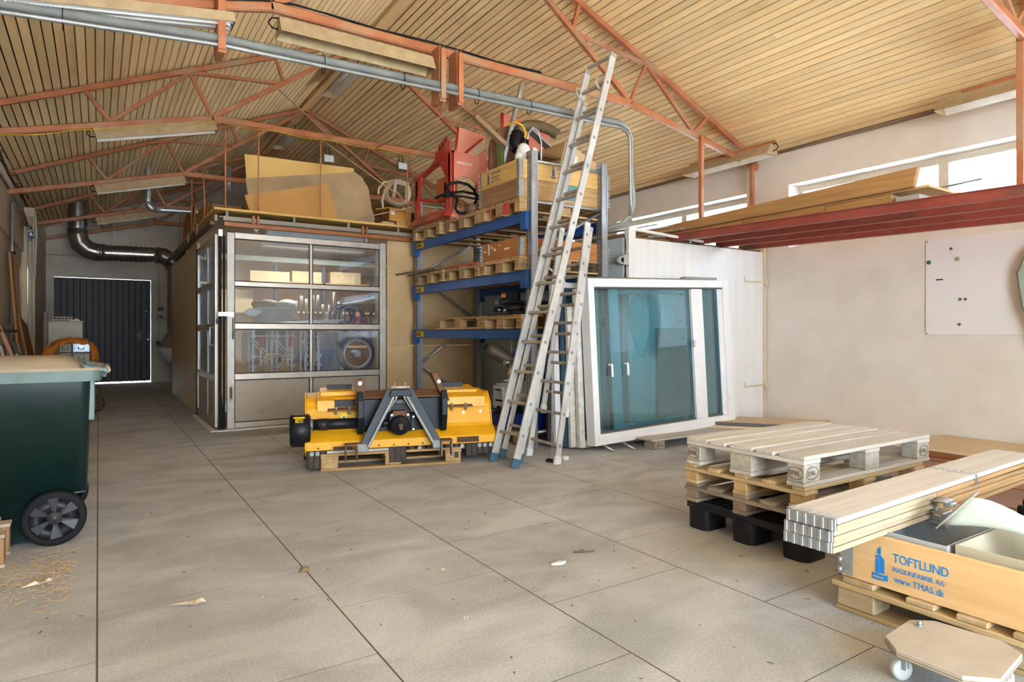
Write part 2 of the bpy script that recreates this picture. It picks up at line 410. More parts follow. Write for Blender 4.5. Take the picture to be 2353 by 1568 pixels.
# orange roof trusses
def truss(y, label):
    t = thing('roof_truss', label, 'roof truss', (XM, y, 3.3), 'orange steel roof trusses')
    zt = lambda x: roof_z(x) - .055
    for sd in (-1, 1):
        we = 3.39 if sd > 0 else 3.21
        X = lambda d: XM + sd*d
        leg = lambda d: 3.80 + (we - 3.80) * (d - 1.96) / (4.295 - 1.96)
        strut = lambda d: 5.18 + (3.82 - 5.18) * d / 1.95
        obj('top_chord', MB().bar((X(.0), y, zt(X(0))-.0), (X(4.27), y, zt(X(4.27))), .055, .06), orange_steel, t, .004)
        obj('tie_leg', MB().bar((X(1.95), y, 3.80), (X(4.29), y, we), .06, .075), orange_steel, t, .012)
        obj('main_strut', MB().bar((X(1.94), y, 3.83), (X(.05), y, 5.18), .05, .055), orange_steel, t, .004)
        a = (X(2.22), y, zt(X(2.22))-.02); b = (X(3.27), y, zt(X(3.27))-.02); c = (X(1.22), y, zt(X(1.22))-.02)
        n = (X(3.03), y, leg(3.03)+.03); st = (X(1.12), y, strut(1.12)); bd = (X(1.98), y, 3.83)
        for p, q in ((a, bd), (a, n), (b, n), (a, st), (c, st)):
            obj('web_member', MB().bar(p, q, .035, .042), orange_steel, t, .003)
    obj('tie_beam', MB().bar((XM-1.99, y, 3.80), (XM+1.99, y, 3.80), .06, .085), orange_steel, t, .014)
    return t
TY = [2.08, 5.38, 8.55, 11.78, 15.05, 17.3]
tl = ['orange truss whose end and thin web peek into the upper right corner',
      'nearest full orange roof truss, carrying the grey conduit and two long lamps',
      'second full orange roof truss, just above the front of the glass enclosure',
      'third full orange roof truss, over the middle of the enclosure roof',
      'fourth full orange roof truss, far down the hall by the large duct',
      'dark last roof truss right against the far gable wall']
for y, l in zip(TY, tl): truss(y, l)

# panelled room in the corner on the right
panel_white = M('white_board_paint', (.80,.79,.78), (.74,.725,.71), rough=.5, scale=3, st=(1,1,.2), c3=(.66,.58,.46), s3=1.2, t3=(.62,.9))
panel_side = M('pale_blue_wall', (.50,.56,.58), (.45,.51,.53), rough=.7, scale=2)
part = struct('wall_partition', MB().box(4.95, 5.275, 0, XR, 5.33, 2.235), panel_white)
x = 5.06
while x < 7.36:
    obj('board', MB().box(x+.0008, 5.252, .02, min(x+.1188, 7.38), 5.277, 2.232), panel_white, part, .0015); x += .1195
obj('corner_post', MB().box(4.95, 5.225, 0, 5.055, 5.30, 2.315), panel_white, part, .004)
obj('head_rail', MB().bar((4.95, 5.24, 2.33), (6.3, 5.24, 2.27), .04, .03), panel_white, part, .003)
cream_metal = M('cream_metal', (.62,.54,.40), (.54,.46,.33), rough=.5)
obj('door_post', MB().box(7.385, 5.235, 0, 7.435, 5.30, 2.30), cream_metal, part, .006)
for z in (1.83, .47):
    obj('strap_hinge', MB().bar((6.98, 5.235, z), (7.40, 5.235, z+.005), .012, .022).cyl((7.41, 5.22, z-.05), (7.41, 5.22, z+.035), .03, 10).box(6.975, 5.228, z, 6.985, 5.24, z+.06), cream_metal, part)
obj('side_wall', MB().box(4.95, 5.33, 0, 5.0, 9.5, 2.24), panel_side, part)
brown_ply = M('brown_plywood', (.20,.12,.06), (.15,.085,.04), rough=.8, scale=5)
obj('roof_deck', MB().box(4.93, 5.34, 2.24, XR, 9.5, 2.27), brown_ply, part)
# ------------------------------------------------------------------ fluorescent troughs
dirty_refl = M('yellowed_reflector', (.46,.35,.18), (.36,.26,.12), rough=.5, scale=6, c3=(.62,.60,.54), s3=2, t3=(.6,.8))
def trough(L, label, loc, rz=0, tubes=1, refl=None, lip=True, tilt=0, wtop=.07, wbot=.20, h=.12, group='fluorescent trough lights', end_open=True):
    """trough lamp along local X from 0..L hanging below z=0, open underneath"""
    t = thing('trough_light', label, 'ceiling light', loc, group, rz)
    a, b = wtop/2, wbot/2; th = .004
    s = MB()
    for sg in (-1, 1):
        s.hexa([(0, sg*b, -h), (L, sg*b, -h), (L, sg*(b-th), -h), (0, sg*(b-th), -h), (0, sg*a, 0), (L, sg*a, 0), (L, sg*(a-th), -th), (0, sg*(a-th), -th)])
    s.box(0, -a, -th, L, a, 0)
    obj('trough_shade', s, lamp_dusty, t, local=True)
    s = MB()
    for sg in (-1, 1):
        s.hexa([(0.004, sg*(b-.006), -h+.002), (L-.004, sg*(b-.006), -h+.002), (L-.004, sg*(b-.008), -h+.002), (.004, sg*(b-.008), -h+.002), (.004, sg*(a-.005), -th-.001), (L-.004, sg*(a-.005), -th-.001), (L-.004, sg*(a-.007), -th-.003), (.004, sg*(a-.007), -th-.003)])
    s.box(.005, -a+.006, -.03, L-.005, a-.006, -th-.001)
    obj('reflector', s, refl or white_enamel, t, local=True)
    for x in (0, L-.003): obj('end_plate', MB().prism([(-b+.004, -h), (b-.004, -h), (a-.004, -.004), (-a+.004, -.004)], (x+.003, 0, 0), (0,1,0), (0,0,1), .003), lamp_dusty, t, local=True)
    ys = [0] if tubes == 1 else [-.035, .035]
    for y in ys:
        tb = obj('fluorescent_tube', MB().cyl((.05, y, -.068), (L-.05, y, -.068), .0155, 12), tube_white, t, local=True)
        for xh in (.03, L-.05): obj('tube_holder', MB().box(xh, y-.014, -.09, xh+.02, y+.014, -.03), white_enamel, tb, local=True)
    obj('cable', MB().tube([(.0, 0, .0), (-.05, 0, -.01), (-.075, 0, -.05), (-.05, 0, -.085), (-.0, 0, -.09)], .006, 8), black_rubber, t, local=True)
    return t
lg = math.atan2(-(3.80-3.21), 4.295-1.96)
# under the sloping left leg of trusses 2, 3, 4 (in order of distance)
def under_leg(x0, L, y, label):
    zt = lambda x: 3.80 + (3.21-3.80)*((XM-x)-1.96)/(4.295-1.96) - .045
    t = trough(L, label, (x0, y, zt(x0)), wtop=.075, wbot=.16, h=.13)
    t.rotation_euler = (0, -math.atan2(zt(x0+L)-zt(x0), L), 0)
    return t
under_leg(-.05, 1.27, 8.50, 'dusty trough light under the left leg of the second truss')
under_leg(-.05, 1.27, 11.73, 'dusty trough light under the left leg of the third truss')
under_leg(-.05, 1.27, 15.0, 'dusty trough light under the left leg of the fourth truss by the big duct')
t = trough(1.34, 'long dusty trough light with one white tube hanging under the nearest truss tie', (1.20, 5.26, 3.665), refl=dirty_refl, wtop=.08, wbot=.21, h=.135)
t = trough(1.42, 'twin tube strip light with blue end, upper left corner of the hall', (-.55, 5.24, 3.36), tubes=2, wtop=.17, wbot=.19, h=.075)
t.rotation_euler = (0, -math.atan2(.215, 1.40), 0)
obj('blue_starter', MB().box(1.385, -.05, -.08, 1.415, -.02, -.045), M('blue_plastic', (.01,.09,.28), rough=.4), t, local=True)
obj('flat_cover', MB().box(.01, -.088, -.074, 1.41, .088, -.066), tube_white, t, local=True)
# lengthwise on the right eave
t = trough(1.35, 'white fluorescent trough hung under the right eave by the truss end', (6.98, 4.83, 3.50), math.pi/2, wtop=.07, wbot=.24, h=.13)
obj('mounting_rail', MB().box(-.03, -.03, 0, 1.3, .03, .035), orange_steel, t, local=True)
t = trough(1.35, 'white fluorescent trough on the right eave, cut by the right picture edge', (6.98, 1.62, 3.46), math.pi/2, wtop=.07, wbot=.24, h=.13)
obj('mounting_rail', MB().box(-.1, -.03, 0, 1.15, .03, .035), orange_steel, t, local=True)
# along the ridge
zr = 5.17
for ya, lab in ((9.05, 'trough light on the ridge between the second and third trusses'), (12.55, 'trough light on the ridge just beyond the third truss'), (15.6, 'farthest trough light on the ridge near the gable wall')):
    trough(1.3, lab, (XM+.02, ya, zr), math.pi/2, wtop=.06, wbot=.26, h=.15)

# ------------------------------------------------------------------ conduit along the nearest truss
grey_pvc = M('grey_conduit', (.30,.305,.275), (.235,.24,.215), rough=.45, scale=7, c3=(.30,.27,.22), s3=2.5, t3=(.55,.8))
grey_corr = M('grey_corrugated_hose', (.20,.205,.19), (.15,.155,.145), rough=.6)
def corr(pts, r, step=.012, n=10):
    """corrugated hose: radius ripples along a densified path"""
    P = [V(p) for p in pts]; out = []; rs = []; k = 0
    for i in range(len(P)-1):
        m = max(1, int((P[i+1]-P[i]).length/step))
        for j in range(m): out.append(P[i].lerp(P[i+1], j/m)); rs.append(r if k % 2 else r*.87); k += 1
    out.append(P[-1]); rs.append(r)
    return MB().tube(out, rs, n)
cd_ = thing('conduit', 'grey cable conduit and ribbed hose slung under the nearest truss, dropping down the rack side', 'conduit', (2.5, 5.22, 3.37))
zc = lambda x: 3.288 + (3.354-3.288)*(x+.03)/.794 if x < .764 else 3.354 + (3.447-3.354)*(x-.764)/4.026
path = [(x, 5.22, zc(x)+.025) for x in (-1.1, -.5, 0, .764, 1.5, 2.2, 2.9, 3.6, 4.3, 4.78)]
obj('ribbed_hose', corr([p for p in path], .036, .013), grey_corr, cd_)
obj('rigid_pipe', MB().tube([(x, 5.19, z-.062) for x, y, z in path] + [(4.88, 5.19, 3.38), (4.93, 5.19, 3.32), (4.94, 5.19, 2.62), (4.95, 5.2, 2.46)], .017, 10), M('conduit_steel', (.34,.34,.32), (.26,.26,.245), rough=.4, metal=.5), cd_)
obj('drop_pipe', MB().tube([(4.74, 5.22, 3.47), (4.86, 5.22, 3.465), (4.935, 5.22, 3.43), (4.975, 5.22, 3.34), (4.975, 5.22, 2.88), (5.01, 5.22, 2.74), (5.01, 5.22, 2.60), (4.95, 5.22, 2.46), (4.86, 5.25, 2.37), (4.80, 5.5, 2.33), (4.8, 6.2, 2.3)], .024, 10), grey_pvc, cd_)
s = MB()
for x in (-.2, .8, 1.55, 2.25, 3.0, 3.6, 4.2): s.tube([(x+.0, 5.22+.045*math.cos(a), zc(x)-.01+.075*math.sin(a)) for a in [k*math.pi/5 for k in range(11)]], .0035, 6)
obj('cable_tie', s, black_rubber, cd_)
cable_grey = M('grey_cable', (.30,.30,.28), rough=.55)
s = MB()
for k in range(5): s.tube([(4.98, 5.20+.008*k, 2.40+.012*k), (4.90, 5.24, 2.335+.014*k), (4.82, 5.5, 2.31+.013*k), (4.80, 6.6, 2.28+.014*k)], .011, 8)
obj('cable_bundle', s, cable_grey, cd_)
for k, (x, w_) in enumerate(((.775, .055), (2.62, .05), (2.80, .05))):
    s = MB().box(x-w_/2, 5.20, 3.30, x-w_/2+.012, 5.37, 3.78).box(x+w_/2-.012, 5.20, 3.30, x+w_/2, 5.37, 3.78).box(x-w_/2, 5.18, 3.26, x+w_/2, 5.37, 3.305).box(x-w_/2, 5.16, 3.28, x+w_/2, 5.172, 3.74)
    single('conduit_bracket', s, orange_steel, ['red U bracket holding the conduit by the twin tube light', 'left of two red U brackets holding the conduit right of the long trough light', 'right of two red U brackets holding the conduit right of the long trough light'][k], 'bracket', 'conduit brackets', .003)
# cables laid along the truss tie
s = MB()
for k, dz in enumerate((.052, .06)):
    s.tube([(x, 5.36+.012*k, (3.80 if x > 1.19 else 3.80 - .2527*(1.19-x)) + dz + .008*math.sin(x*5+k)) for x in [-.9+.25*i for i in range(20)]], .007, 6)
single('tie_cable', s, black_rubber, 'black cables lying along the top of the nearest truss tie', 'cable')
# cables under the right eave
s = MB()
for k in range(3): s.tube([(7.36-.016*k, y, 3.475+.012*k+.004*math.sin(y*3+k)) for y in [-3+.6*i for i in range(22)]], .006, 6)
single('eave_cables', s, M('brown_cable', (.14,.09,.06), rough=.6), 'thin cables clipped under the right eave above the windows', 'cable')
yel = M('yellow_cable', (.62,.40,.02), rough=.5)
single('yellow_cable', MB().tube([(x, 8.44, (3.80 if x > 1.19 else 3.80 - .2527*(1.19-x)) - .075 - .012*math.sin(x*9)) for x in [-1.1+.15*i for i in range(34)]], .005, 6), yel, 'thin yellow cable tied under the second truss', 'cable')

# ------------------------------------------------------------------ steel joists and boards over the right bay
def joist(x, label):
    a, b = V((x, 5.42, 2.254)), V((x, -.6, 2.112))
    t = thing('steel_joist', label, 'steel beam', (x, 5.42, 2.25), 'dark red steel joists hung over the right bay')
    obj('web', MB().bar(a, b, .014, .085, off=(0, .045)), red_beam, t)
    obj('lower_flange', MB().bar(a, b, .055, .009, off=(0, .0045)), red_beam, t)
    obj('upper_flange', MB().bar(a, b, .055, .009, off=(0, .0855)), red_beam, t)
for x, l in ((5.745, 'dark red steel joist farthest from the window wall, under the boards'), (6.185, 'second dark red steel joist from the boards, over the right bay'), (6.645, 'third dark red steel joist from the boards, over the right bay'), (7.10, 'dark red steel joist closest to the window wall')):
    joist(x, l)
hang_m = orange_steel
def hanger(name, x, y, z0, z1, label, w_=.045):
    single(name, MB().box(x-w_/2, y-w_/2, z0, x+w_/2, y+w_/2, z1), hang_m, label, 'hanger', 'red hangers carrying the joists', .003)
hanger('hanger_post', 6.25, 5.32, 2.35, 3.60, 'red square hanger dropping from the nearest truss to the joists', .05)
hanger('hanger_post', 7.24, 5.32, 2.35, 3.40, 'red square hanger beside the window wall near the truss end', .05)
hanger('hanger_post', 6.345, 2.1, 2.20, 3.62, 'red square hanger at the right picture edge', .05)
hanger('hanger_cross_bar', 6.75, 2.1, 2.195, 2.245, 'short crosspiece', .04) if False else None
plank_o = wood('resawn_timber', (.42,.22,.075), (.31,.155,.05), 'y', rnd=.1)
 
single('timber_board', MB().hexa([(5.94, 6.42, 2.40), (5.94, 2.74, 2.43), (6.0, 2.74, 2.43), (6.0, 6.42, 2.40), (5.94, 6.42, 2.475), (5.94, 2.70, 2.60), (6.0, 2.70, 2.60), (6.0, 6.42, 2.475)]), plank_o, 'wide long brown board on edge on top of the steel joists', 'board', bevel=.004)
t = thing('timber_stack', 'stack of narrow brown timbers under the wide board on the joists', 'timber stack', (6.1, 4.6, 2.34))
y = 2.93
for k, ln in enumerate((.62, .95, .55, .75, .6)):
    obj('timber', MB().hexa([(5.955+.004*(k%2), y, 2.30+.0*k), (5.955+.004*(k%2), y+ln-.006, 2.315), (6.28, y+ln-.006, 2.315), (6.28, y, 2.30), (5.955+.004*(k%2), y, 2.405), (5.955+.004*(k%2), y+ln-.006, 2.398), (6.28, y+ln-.006, 2.398), (6.28, y, 2.405)]), plank_o, t, .004); y += ln
obj('end_block', MB().box(5.97, 2.70, 2.30, 6.2, 2.90, 2.37), M('grey_offcut', (.42,.40,.37), rough=.8), t, .004)
single('wide_ply_strip', MB().hexa([(6.05, 6.4, 2.405), (6.05, 2.66, 2.43), (6.75, 2.66, 2.43), (6.75, 6.4, 2.405), (6.05, 6.4, 2.425), (6.05, 2.66, 2.452), (6.75, 2.66, 2.452), (6.75, 6.4, 2.425)]), wood('honey_board', (.62,.38,.14), (.5,.29,.1), 'y'), 'flat honey coloured board lying behind the wide brown board by the window', 'board')
rodm = M('steel_rod', (.28,.29,.28), (.2,.2,.2), rough=.4, metal=.6)
for k in range(5):
    single('steel_rod', MB().tube([(6.55+.05*k, 2.45+.02*k, 2.52+.012*k), (6.6+.06*k, 3.1, 2.50+.015*k), (6.6+.05*k, 3.9, 2.49+.01*k)], .007, 6), rodm, ORD[k] + ' thin grey steel rod from the boards, in front of the window', 'rod', 'steel rods by the window')
# lengths of scrap on the roof of the panelled room
sc1 = M('grey_scrap', (.36,.33,.28), (.25,.22,.18), rough=.7, scale=20); sc2 = M('pale_scrap', (.55,.48,.36), (.42,.35,.25), rough=.7, scale=20)
random.seed(11)
for k in range(9):
    x = 5.02 + .075*k; ya = 5.22 + random.uniform(-.04, .1); z = 2.345 + .016*(k % 3); ln = random.uniform(.9, 1.8)
    single('scrap_strip', MB().bar((x+.2, ya, z+.03), (x - random.uniform(-.1,.1), ya + ln, z), .03, .012), sc1 if k % 2 else sc2, ORD[k] + ' scrap strip from the rack, lying on the roof of the panelled corner room', 'strip', 'scrap strips on the panelled room')
single('scrap_bar', MB().bar((6.24, 5.21, 2.36), (5.6, 5.6, 2.33), .075, .03), sc1, 'grey flat bar poking past the red hanger above the panelled room', 'bar', bevel=.004)
# ------------------------------------------------------------------ EUR pallets
PAL = {}
def pallet(kind='tan', L=1.2, W=.8, H=.144, thin=False):
    """pallet with local x 0..L, y 0..W; prototype made once per kind"""
    key = (kind, L, W, H, thin)
    if key in PAL: return None
    return key
def build_pallet(label, loc, rz=0, kind='tan', L=1.2, W=.8, H=.144, stamps='EPAL', group='wooden pallets', face_red=False, thin=False):
    key = (kind, L, W, H, stamps, thin)
    if key in PAL:
        r = dup(PAL[key], loc, (0,0,rz), label, group); r['label'] = label; r['group'] = group; return r
    mx, my, mb = (palx, paly, palblock) if kind == 'tan' else (gpx, gpy, gpblock)
    t = thing('pallet', label, 'pallet', loc, group, rz)
    d = .021; zt = H - d
    ws = (.145, .10, .145, .10, .145); tot = sum(ws); gap = (W - tot)/4 if not thin else (W - .5)/4
    if thin: ws = (.10,)*5
    y = 0
    for w_ in ws:
        e = random.uniform(-.004, .004)
        obj('deck_board', MB().box(e, y, zt, L+e, y + w_, H), mx, t, .003, local=True); y += w_ + gap
    for k, x in enumerate((0, L/2 - .0725, L - .145)):
        obj('cross_board', MB().box(x, 0, zt - d, x + .145, W, zt-.0005), my, t, .003, local=True)
    bz0, bz1 = d, zt - d - .0005
    for i, x in enumerate((0, L/2 - .0725, L - .145)):
        for j, yy in enumerate((0, W/2 - .0725, W - .10)):
            ww = .10 if j != 1 else .145
            bx0, bx1 = (x + .004, x + .141) if not thin else (x+.03, x+.12)
            bk = obj('block', MB().box(bx0, yy+.002, bz0, bx1, yy + ww - .002, bz1), mb, t, .004, local=True)
            if stamps and i in (0, 2) and j in (0, 2):
                sm = MB()
                sx = bx0 if i == 0 else bx1
                cyy = yy + ww/2; cz = (bz0+bz1)/2
                if i == 0: lettering(sm, stamps, .032, (bx0-.0006, yy + ww - .012, cz-.011), (0,-1,0), (0,0,1), 0, .95)
                sgn = -1 if j == 0 else 1
                yf = yy + .0014 if j == 0 else yy + ww - .0014
                if j == 0: lettering(sm, stamps, .034, ((bx0+bx1)/2 - .042, yf, cz-.012), (1,0,0), (0,0,1))
                for ell in ((0, yf),):
                    pts = [((bx0+bx1)/2 + .052*math.cos(a), yf, cz + .032*math.sin(a)) for a in [2*math.pi*q/20 for q in range(20)]]
                    sm.tube(pts, .0014, 5, closed=True)
                if i == 0:
                    sm.tube([(bx0-.0004, cyy + .043*math.cos(a), cz + .031*math.sin(a)) for a in [2*math.pi*q/20 for q in range(20)]], .0014, 5, closed=True)
                if sm.v: obj('burnt_stamp', sm, stamp_ink, bk, local=True)
    for k, yy in enumerate((0, W/2 - .0725, W - .10)):
        ww = .10 if k != 1 else .145
        obj('bottom_board', MB().box(0, yy, 0, L, yy + ww, d-.0005), mx, t, .003, local=True)
    PAL[key] = t; return t

# ------------------------------------------------------------------ pallet collars
collar_new = wood('collar_pine', (.66,.42,.15), (.55,.33,.10), 'x', rnd=.06); collar_newy = wood('collar_pine', (.66,.42,.15), (.55,.33,.10), 'y', rnd=.06)
collar_dark = wood('old_collar', (.30,.16,.075), (.21,.105,.045), 'x'); collar_darky = wood('old_collar', (.30,.16,.075), (.21,.105,.045), 'y')
collar_org = wood('orange_collar', (.46,.19,.055), (.36,.13,.035), 'x'); collar_orgy = wood('orange_collar', (.46,.19,.055), (.36,.13,.035), 'y')
collar_pale = wood('pale_collar', (.74,.50,.25), (.64,.40,.17), 'y', rnd=.04); collar_palex = wood('pale_collar', (.74,.50,.25), (.64,.40,.17), 'x', rnd=.04)
ink_dark = M('dark_blue_print', (.05,.09,.21), rough=.6); ink_bright = M('bright_blue_print', (.012,.235,.63), rough=.5)
def collar(label, loc, L, W, H, mx, my, group='pallet collars', hinge_open=True):
    t = thing('pallet_collar', label, 'pallet collar', loc, group)
    x0, y0, z = loc; d = .021
    B = {}
    B['yn'] = obj('side_board', MB().box(x0, y0, z, x0+L, y0+d, z+H), mx, t, .002)
    B['yp'] = obj('side_board', MB().box(x0, y0+W-d, z, x0+L, y0+W, z+H), mx, t, .002)
    B['xn'] = obj('side_board', MB().box(x0, y0+d, z, x0+d, y0+W-d, z+H), my, t, .002)
    B['xp'] = obj('side_board', MB().box(x0+L-d, y0+d, z, x0+L, y0+W-d, z+H), my, t, .002)
    for cx, cy, sx, sy in ((x0, y0, 1, 1), (x0+L, y0, -1, 1), (x0, y0+W, 1, -1), (x0+L, y0+W, -1, -1)):
        o = .003
        s = MB().box(cx, cy-sy*o, z+.008, cx+sx*.05, cy, z+H-.008).box(cx-sx*o, cy, z+.008, cx, cy+sy*.05, z+H-.008)
        for k in range(5):
            zz = z + .02 + k*(H-.04)/4
            s.cyl((cx-sx*.004, cy-sy*.004, zz-.012), (cx-sx*.004, cy-sy*.004, zz+.012), .008, 8)
            for q in (.02, .04):
                s.cyl((cx+sx*q, cy-sy*.004, zz), (cx+sx*q, cy, zz), .005, 6); s.cyl((cx-sx*.004, cy+sy*q, zz), (cx, cy+sy*q, zz), .005, 6)
        obj('corner_hinge', s, galv, t)
    return t, B
def maker_print(parent, o, ux, uy, h, ink, L=None):
    """tower emblem and maker's lettering printed on a collar board; h = print height, o = lower left"""
    o, ux, uy = V(o), V(ux), V(uy); s = MB(); k = h
    def poly(p): s.prism([(a*k, b*k) for a, b in p], o, ux, uy, .0007)
    poly([(0,.02),(.26,.02),(.26,.20),(0,.20)])                       # plinth, front
    poly([(.275,.02),(.45,.06),(.45,.23),(.36,.20),(.275,.20)])       # plinth, side
    poly([(.10,.215),(.215,.215),(.215,.60),(.175,.66),(.10,.63)])    # left tower body
    poly([(.23,.235),(.355,.235),(.355,.66),(.235,.78),(.10,.74),(.10,.66),(.18,.69),(.23,.62)])
    poly([(.155,.79),(.25,.79),(.25,1.02),(.155,.93)])                # spire
    lettering(s, 'TMAS.dk', .11*k, o + ux*.02*k + uy*.07*k, ux, uy) if False else None
    lettering(s, 'TOFTLUND', .36*k, o + ux*.59*k + uy*.68*k, ux, uy, .003*k, .78)
    lettering(s, 'MASKINFABRIK A/S', .20*k, o + ux*.59*k + uy*.40*k, ux, uy, 0, .80)
    lettering(s, 'www.TMAS.dk', .27*k, o + ux*.62*k + uy*.10*k, ux, uy, 0, .80)
    p = obj('maker_print', s, ink, parent)
    s2 = MB(); lettering(s2, 'TMAS.dk', .085*k, o + ux*.015*k + uy*.08*k + ux.cross(uy)*.0009, ux, uy)
    obj('small_lettering', s2, collar_pale, parent)
    return p

# ------------------------------------------------------------------ pallet rack
rk = thing('pallet_rack', 'tall pallet rack with blue beams and grey perforated uprights between ladder and enclosure', 'pallet rack', (4.15, 6.75, 0))
def upright(x, y, h, face):
    s = MB().box(x-.02, y-.045, 0, x-.016, y+.045, h)                # perforated web facing -x, drawn with slots proud
    s.box(x-.02, y-.045, 0, x+.06, y-.041, h).box(x-.02, y+.041, 0, x+.06, y+.045, h).box(x+.045, y-.05, 0, x+.06, y-.03, h).box(x+.045, y+.03, 0, x+.06, y+.05, h)
    u = obj('upright', s, rack_steel, rk)
    s = MB(); z = .1
    while z < h-.05:
        for dy, tl in ((-.02, 1), (.02, -1)): s.prism([(-.004,-.02),(.004,-.018),(.006,.02),(-.002,.018)], (x-.0215, y+dy, z), (0,-1,0), (0,0,1), .0006)
        z += .05
    so = obj('slots', s, black_rubber, u); so['kind'] = 'stuff'
    obj('foot_plate', MB().box(x-.05, y-.06, 0, x+.08, y+.06, .006), rack_steel, u)
RX0, RX1, RY0, RY1 = 3.70, 4.64, 5.35, 8.10
for x, y in ((RX0, RY0), (RX1, RY0), (RX0, RY1), (RX1, RY1)): upright(x, y, 3.02, -1)
for y in (RY0, RY1):
    zs = [.20, .72, 1.36, 1.98, 2.48]
    for k in range(4):
        b, a = (RX0+.03, RX1-.01) if k % 2 == 0 else (RX1-.01, RX0+.03)
        obj('brace', MB().cyl((a, y, zs[k]), (b, y, zs[k+1]), .016, 8), galv, rk)
    for z in (.14, 2.51, 2.93): obj('brace', MB().cyl((RX0, y, z), (RX1, y, z), .017, 8), galv, rk)
tagp = M('yellow_tag', (.80,.52,.02), rough=.5); ink = M('black_ink', (.01,.01,.01), rough=.6)
for lev, (zc_, num) in enumerate(((1.15, '15030402'), (1.748, '15030403'), (2.345, '15030404'))):
    for x, fr in ((RX0-.035, True), (RX1+.06, False)):
        s = MB().box(x-.025, RY0+.045, zc_-.055, x+.025, RY1-.045, zc_+.055)
        bm_ = obj('beam', s, rack_blue, rk, .006)
        for y in (RY0+.045, RY1-.045): obj('beam_connector', MB().box(x-.03, y-.05 if y > 6 else y-.06, zc_-.13, x+.03, y+.06 if y > 6 else y+.05, zc_+.06), rack_blue, bm_, .004)
        if fr:
            tg = obj('number_tag', MB().box(x-.0265, RY1-.345, zc_-.038, x-.0252, RY1-.055, zc_+.038), tagp, bm_)
            lt = MB(); lettering(lt, num, .066, (x-.027, RY1-.068, zc_-.024), (0,-1,0), (0,0,1), .001, .72)
            lt.tube([(x-.0268, RY1-.062, zc_-.034), (x-.0268, RY1-.338, zc_-.034), (x-.0268, RY1-.338, zc_+.034), (x-.0268, RY1-.062, zc_+.034)], .0016, 4, closed=True)
            obj('number', lt, ink, bm_)
ZL = (1.206, 1.804, 2.401)
# top level
build_pallet('tan pallet on the top rack level under the printed two collar box', (3.58, 5.37, ZL[2]), stamps='')
build_pallet('tan pallet on the top rack level under the red machine frame, nearer one', (3.58, 6.20, ZL[2]), stamps='')
build_pallet('tan pallet on the top rack level nearest the enclosure', (3.55, 7.12, ZL[2]), stamps='')
# middle level
build_pallet('tan stamped pallet on the middle rack level under the orange collar', (3.58, 5.37, ZL[1]))
build_pallet('tan stamped pallet in the centre of the middle rack level', (3.58, 6.20, ZL[1]))
build_pallet('tan stamped pallet on the middle rack level under loose sticks', (3.56, 7.05, ZL[1]))
# lowest level
build_pallet('tan stamped pallet on the lowest rack level under the black bars', (3.55, 5.30, ZL[0]))
build_pallet('tan stamped pallet turned lengthwise on the lowest rack level', (4.40, 6.14, ZL[0]), math.pi/2)
red_spray = M('red_spray_paint', (.60,.07,.05), rough=.7)
for ya, yb, q in ((5.55, 5.67, 'broad'), (5.92, 5.95, 'narrow')): single('red_paint_patch', MB().box(3.577, ya, ZL[2]+.004, 3.5795, yb, ZL[2]+.12), red_spray, q + ' red sprayed patch on the pallet under the printed collar box', 'paint')
# collars on the rack
c1, B1 = collar('old dark brown lower collar of the printed two collar box on the rack', (3.58, 5.37, ZL[2]+.146), 1.2, .8, .195, palx, collar_darky)
c2, B2 = collar('yellow pine upper collar with blue maker print on the top rack pallet', (3.58, 5.37, ZL[2]+.343), 1.2, .8, .195, collar_new, collar_newy)
z0 = ZL[2]+.343
maker_print(B2['xn'], (3.5795, 5.37+.64, z0+.035), (0,-1,0), (0,0,1), .135, ink_dark)
maker_print(B2['yn'], (3.58+.40, 5.3695, z0+.035), (1,0,0), (0,0,1), .135, ink_dark)
teal = M('teal_paint', (.10,.24,.26), rough=.7)
obj('paint_patch', MB().box(3.58+.50, 5.3685, ZL[2]+.175, 3.58+.82, 5.3695, ZL[2]+.335), teal, B1['yn'])
c3, B3 = collar('orange brown collar with torn white label on the middle rack level', (3.60, 5.38, ZL[1]+.146), 1.2, .8, .195, collar_org, collar_orgy)
paper_m = M('torn_paper', (.78,.76,.72), rough=.8)
s = MB()
for (a, b, w_, h_) in ((.62, .06, .03, .12), (.50, .10, .05, .025), (.26, .09, .10, .02), (.70, .10, .05, .015), (.56, .13, .03, .02), (.40, .14, .02, .015)): s.box(3.5985, 5.38+a-w_/2, ZL[1]+.146+b, 3.5995, 5.38+a+w_/2, ZL[1]+.146+b+h_)
obj('torn_label', s, paper_m, B3['xn'])
# black bars with a motor unit on the lowest level
t = thing('towbar_unit', 'black bars with a small motor unit lying on the lowest rack pallet', 'machine part', (4.0, 5.6, ZL[0]+.144))
obj('lower_bar', MB().box(3.56, 5.42, ZL[0]+.146, 4.7, 5.50, ZL[0]+.186).box(3.52, 5.50, ZL[0]+.146, 3.58, 6.02, ZL[0]+.18), black_plastic, t, .004)
obj('upper_bar', MB().bar((3.62, 5.92, ZL[0]+.29), (4.6, 5.42, ZL[0]+.27), .05, .06), black_plastic, t, .004)
s = MB().cyl((3.62, 5.72, ZL[0]+.22), (3.80, 5.60, ZL[0]+.22), .055, 14).box(3.60, 5.62, ZL[0]+.27, 3.74, 5.76, ZL[0]+.37)
for k in range(5): s.box(3.59, 5.60+.03*k, ZL[0]+.30, 3.75, 5.612+.03*k, ZL[0]+.40)
s.cyl((3.58, 5.86, ZL[0]+.2), (3.66, 5.80, ZL[0]+.2), .04, 12)
obj('motor', s, black_plastic, t, .003)
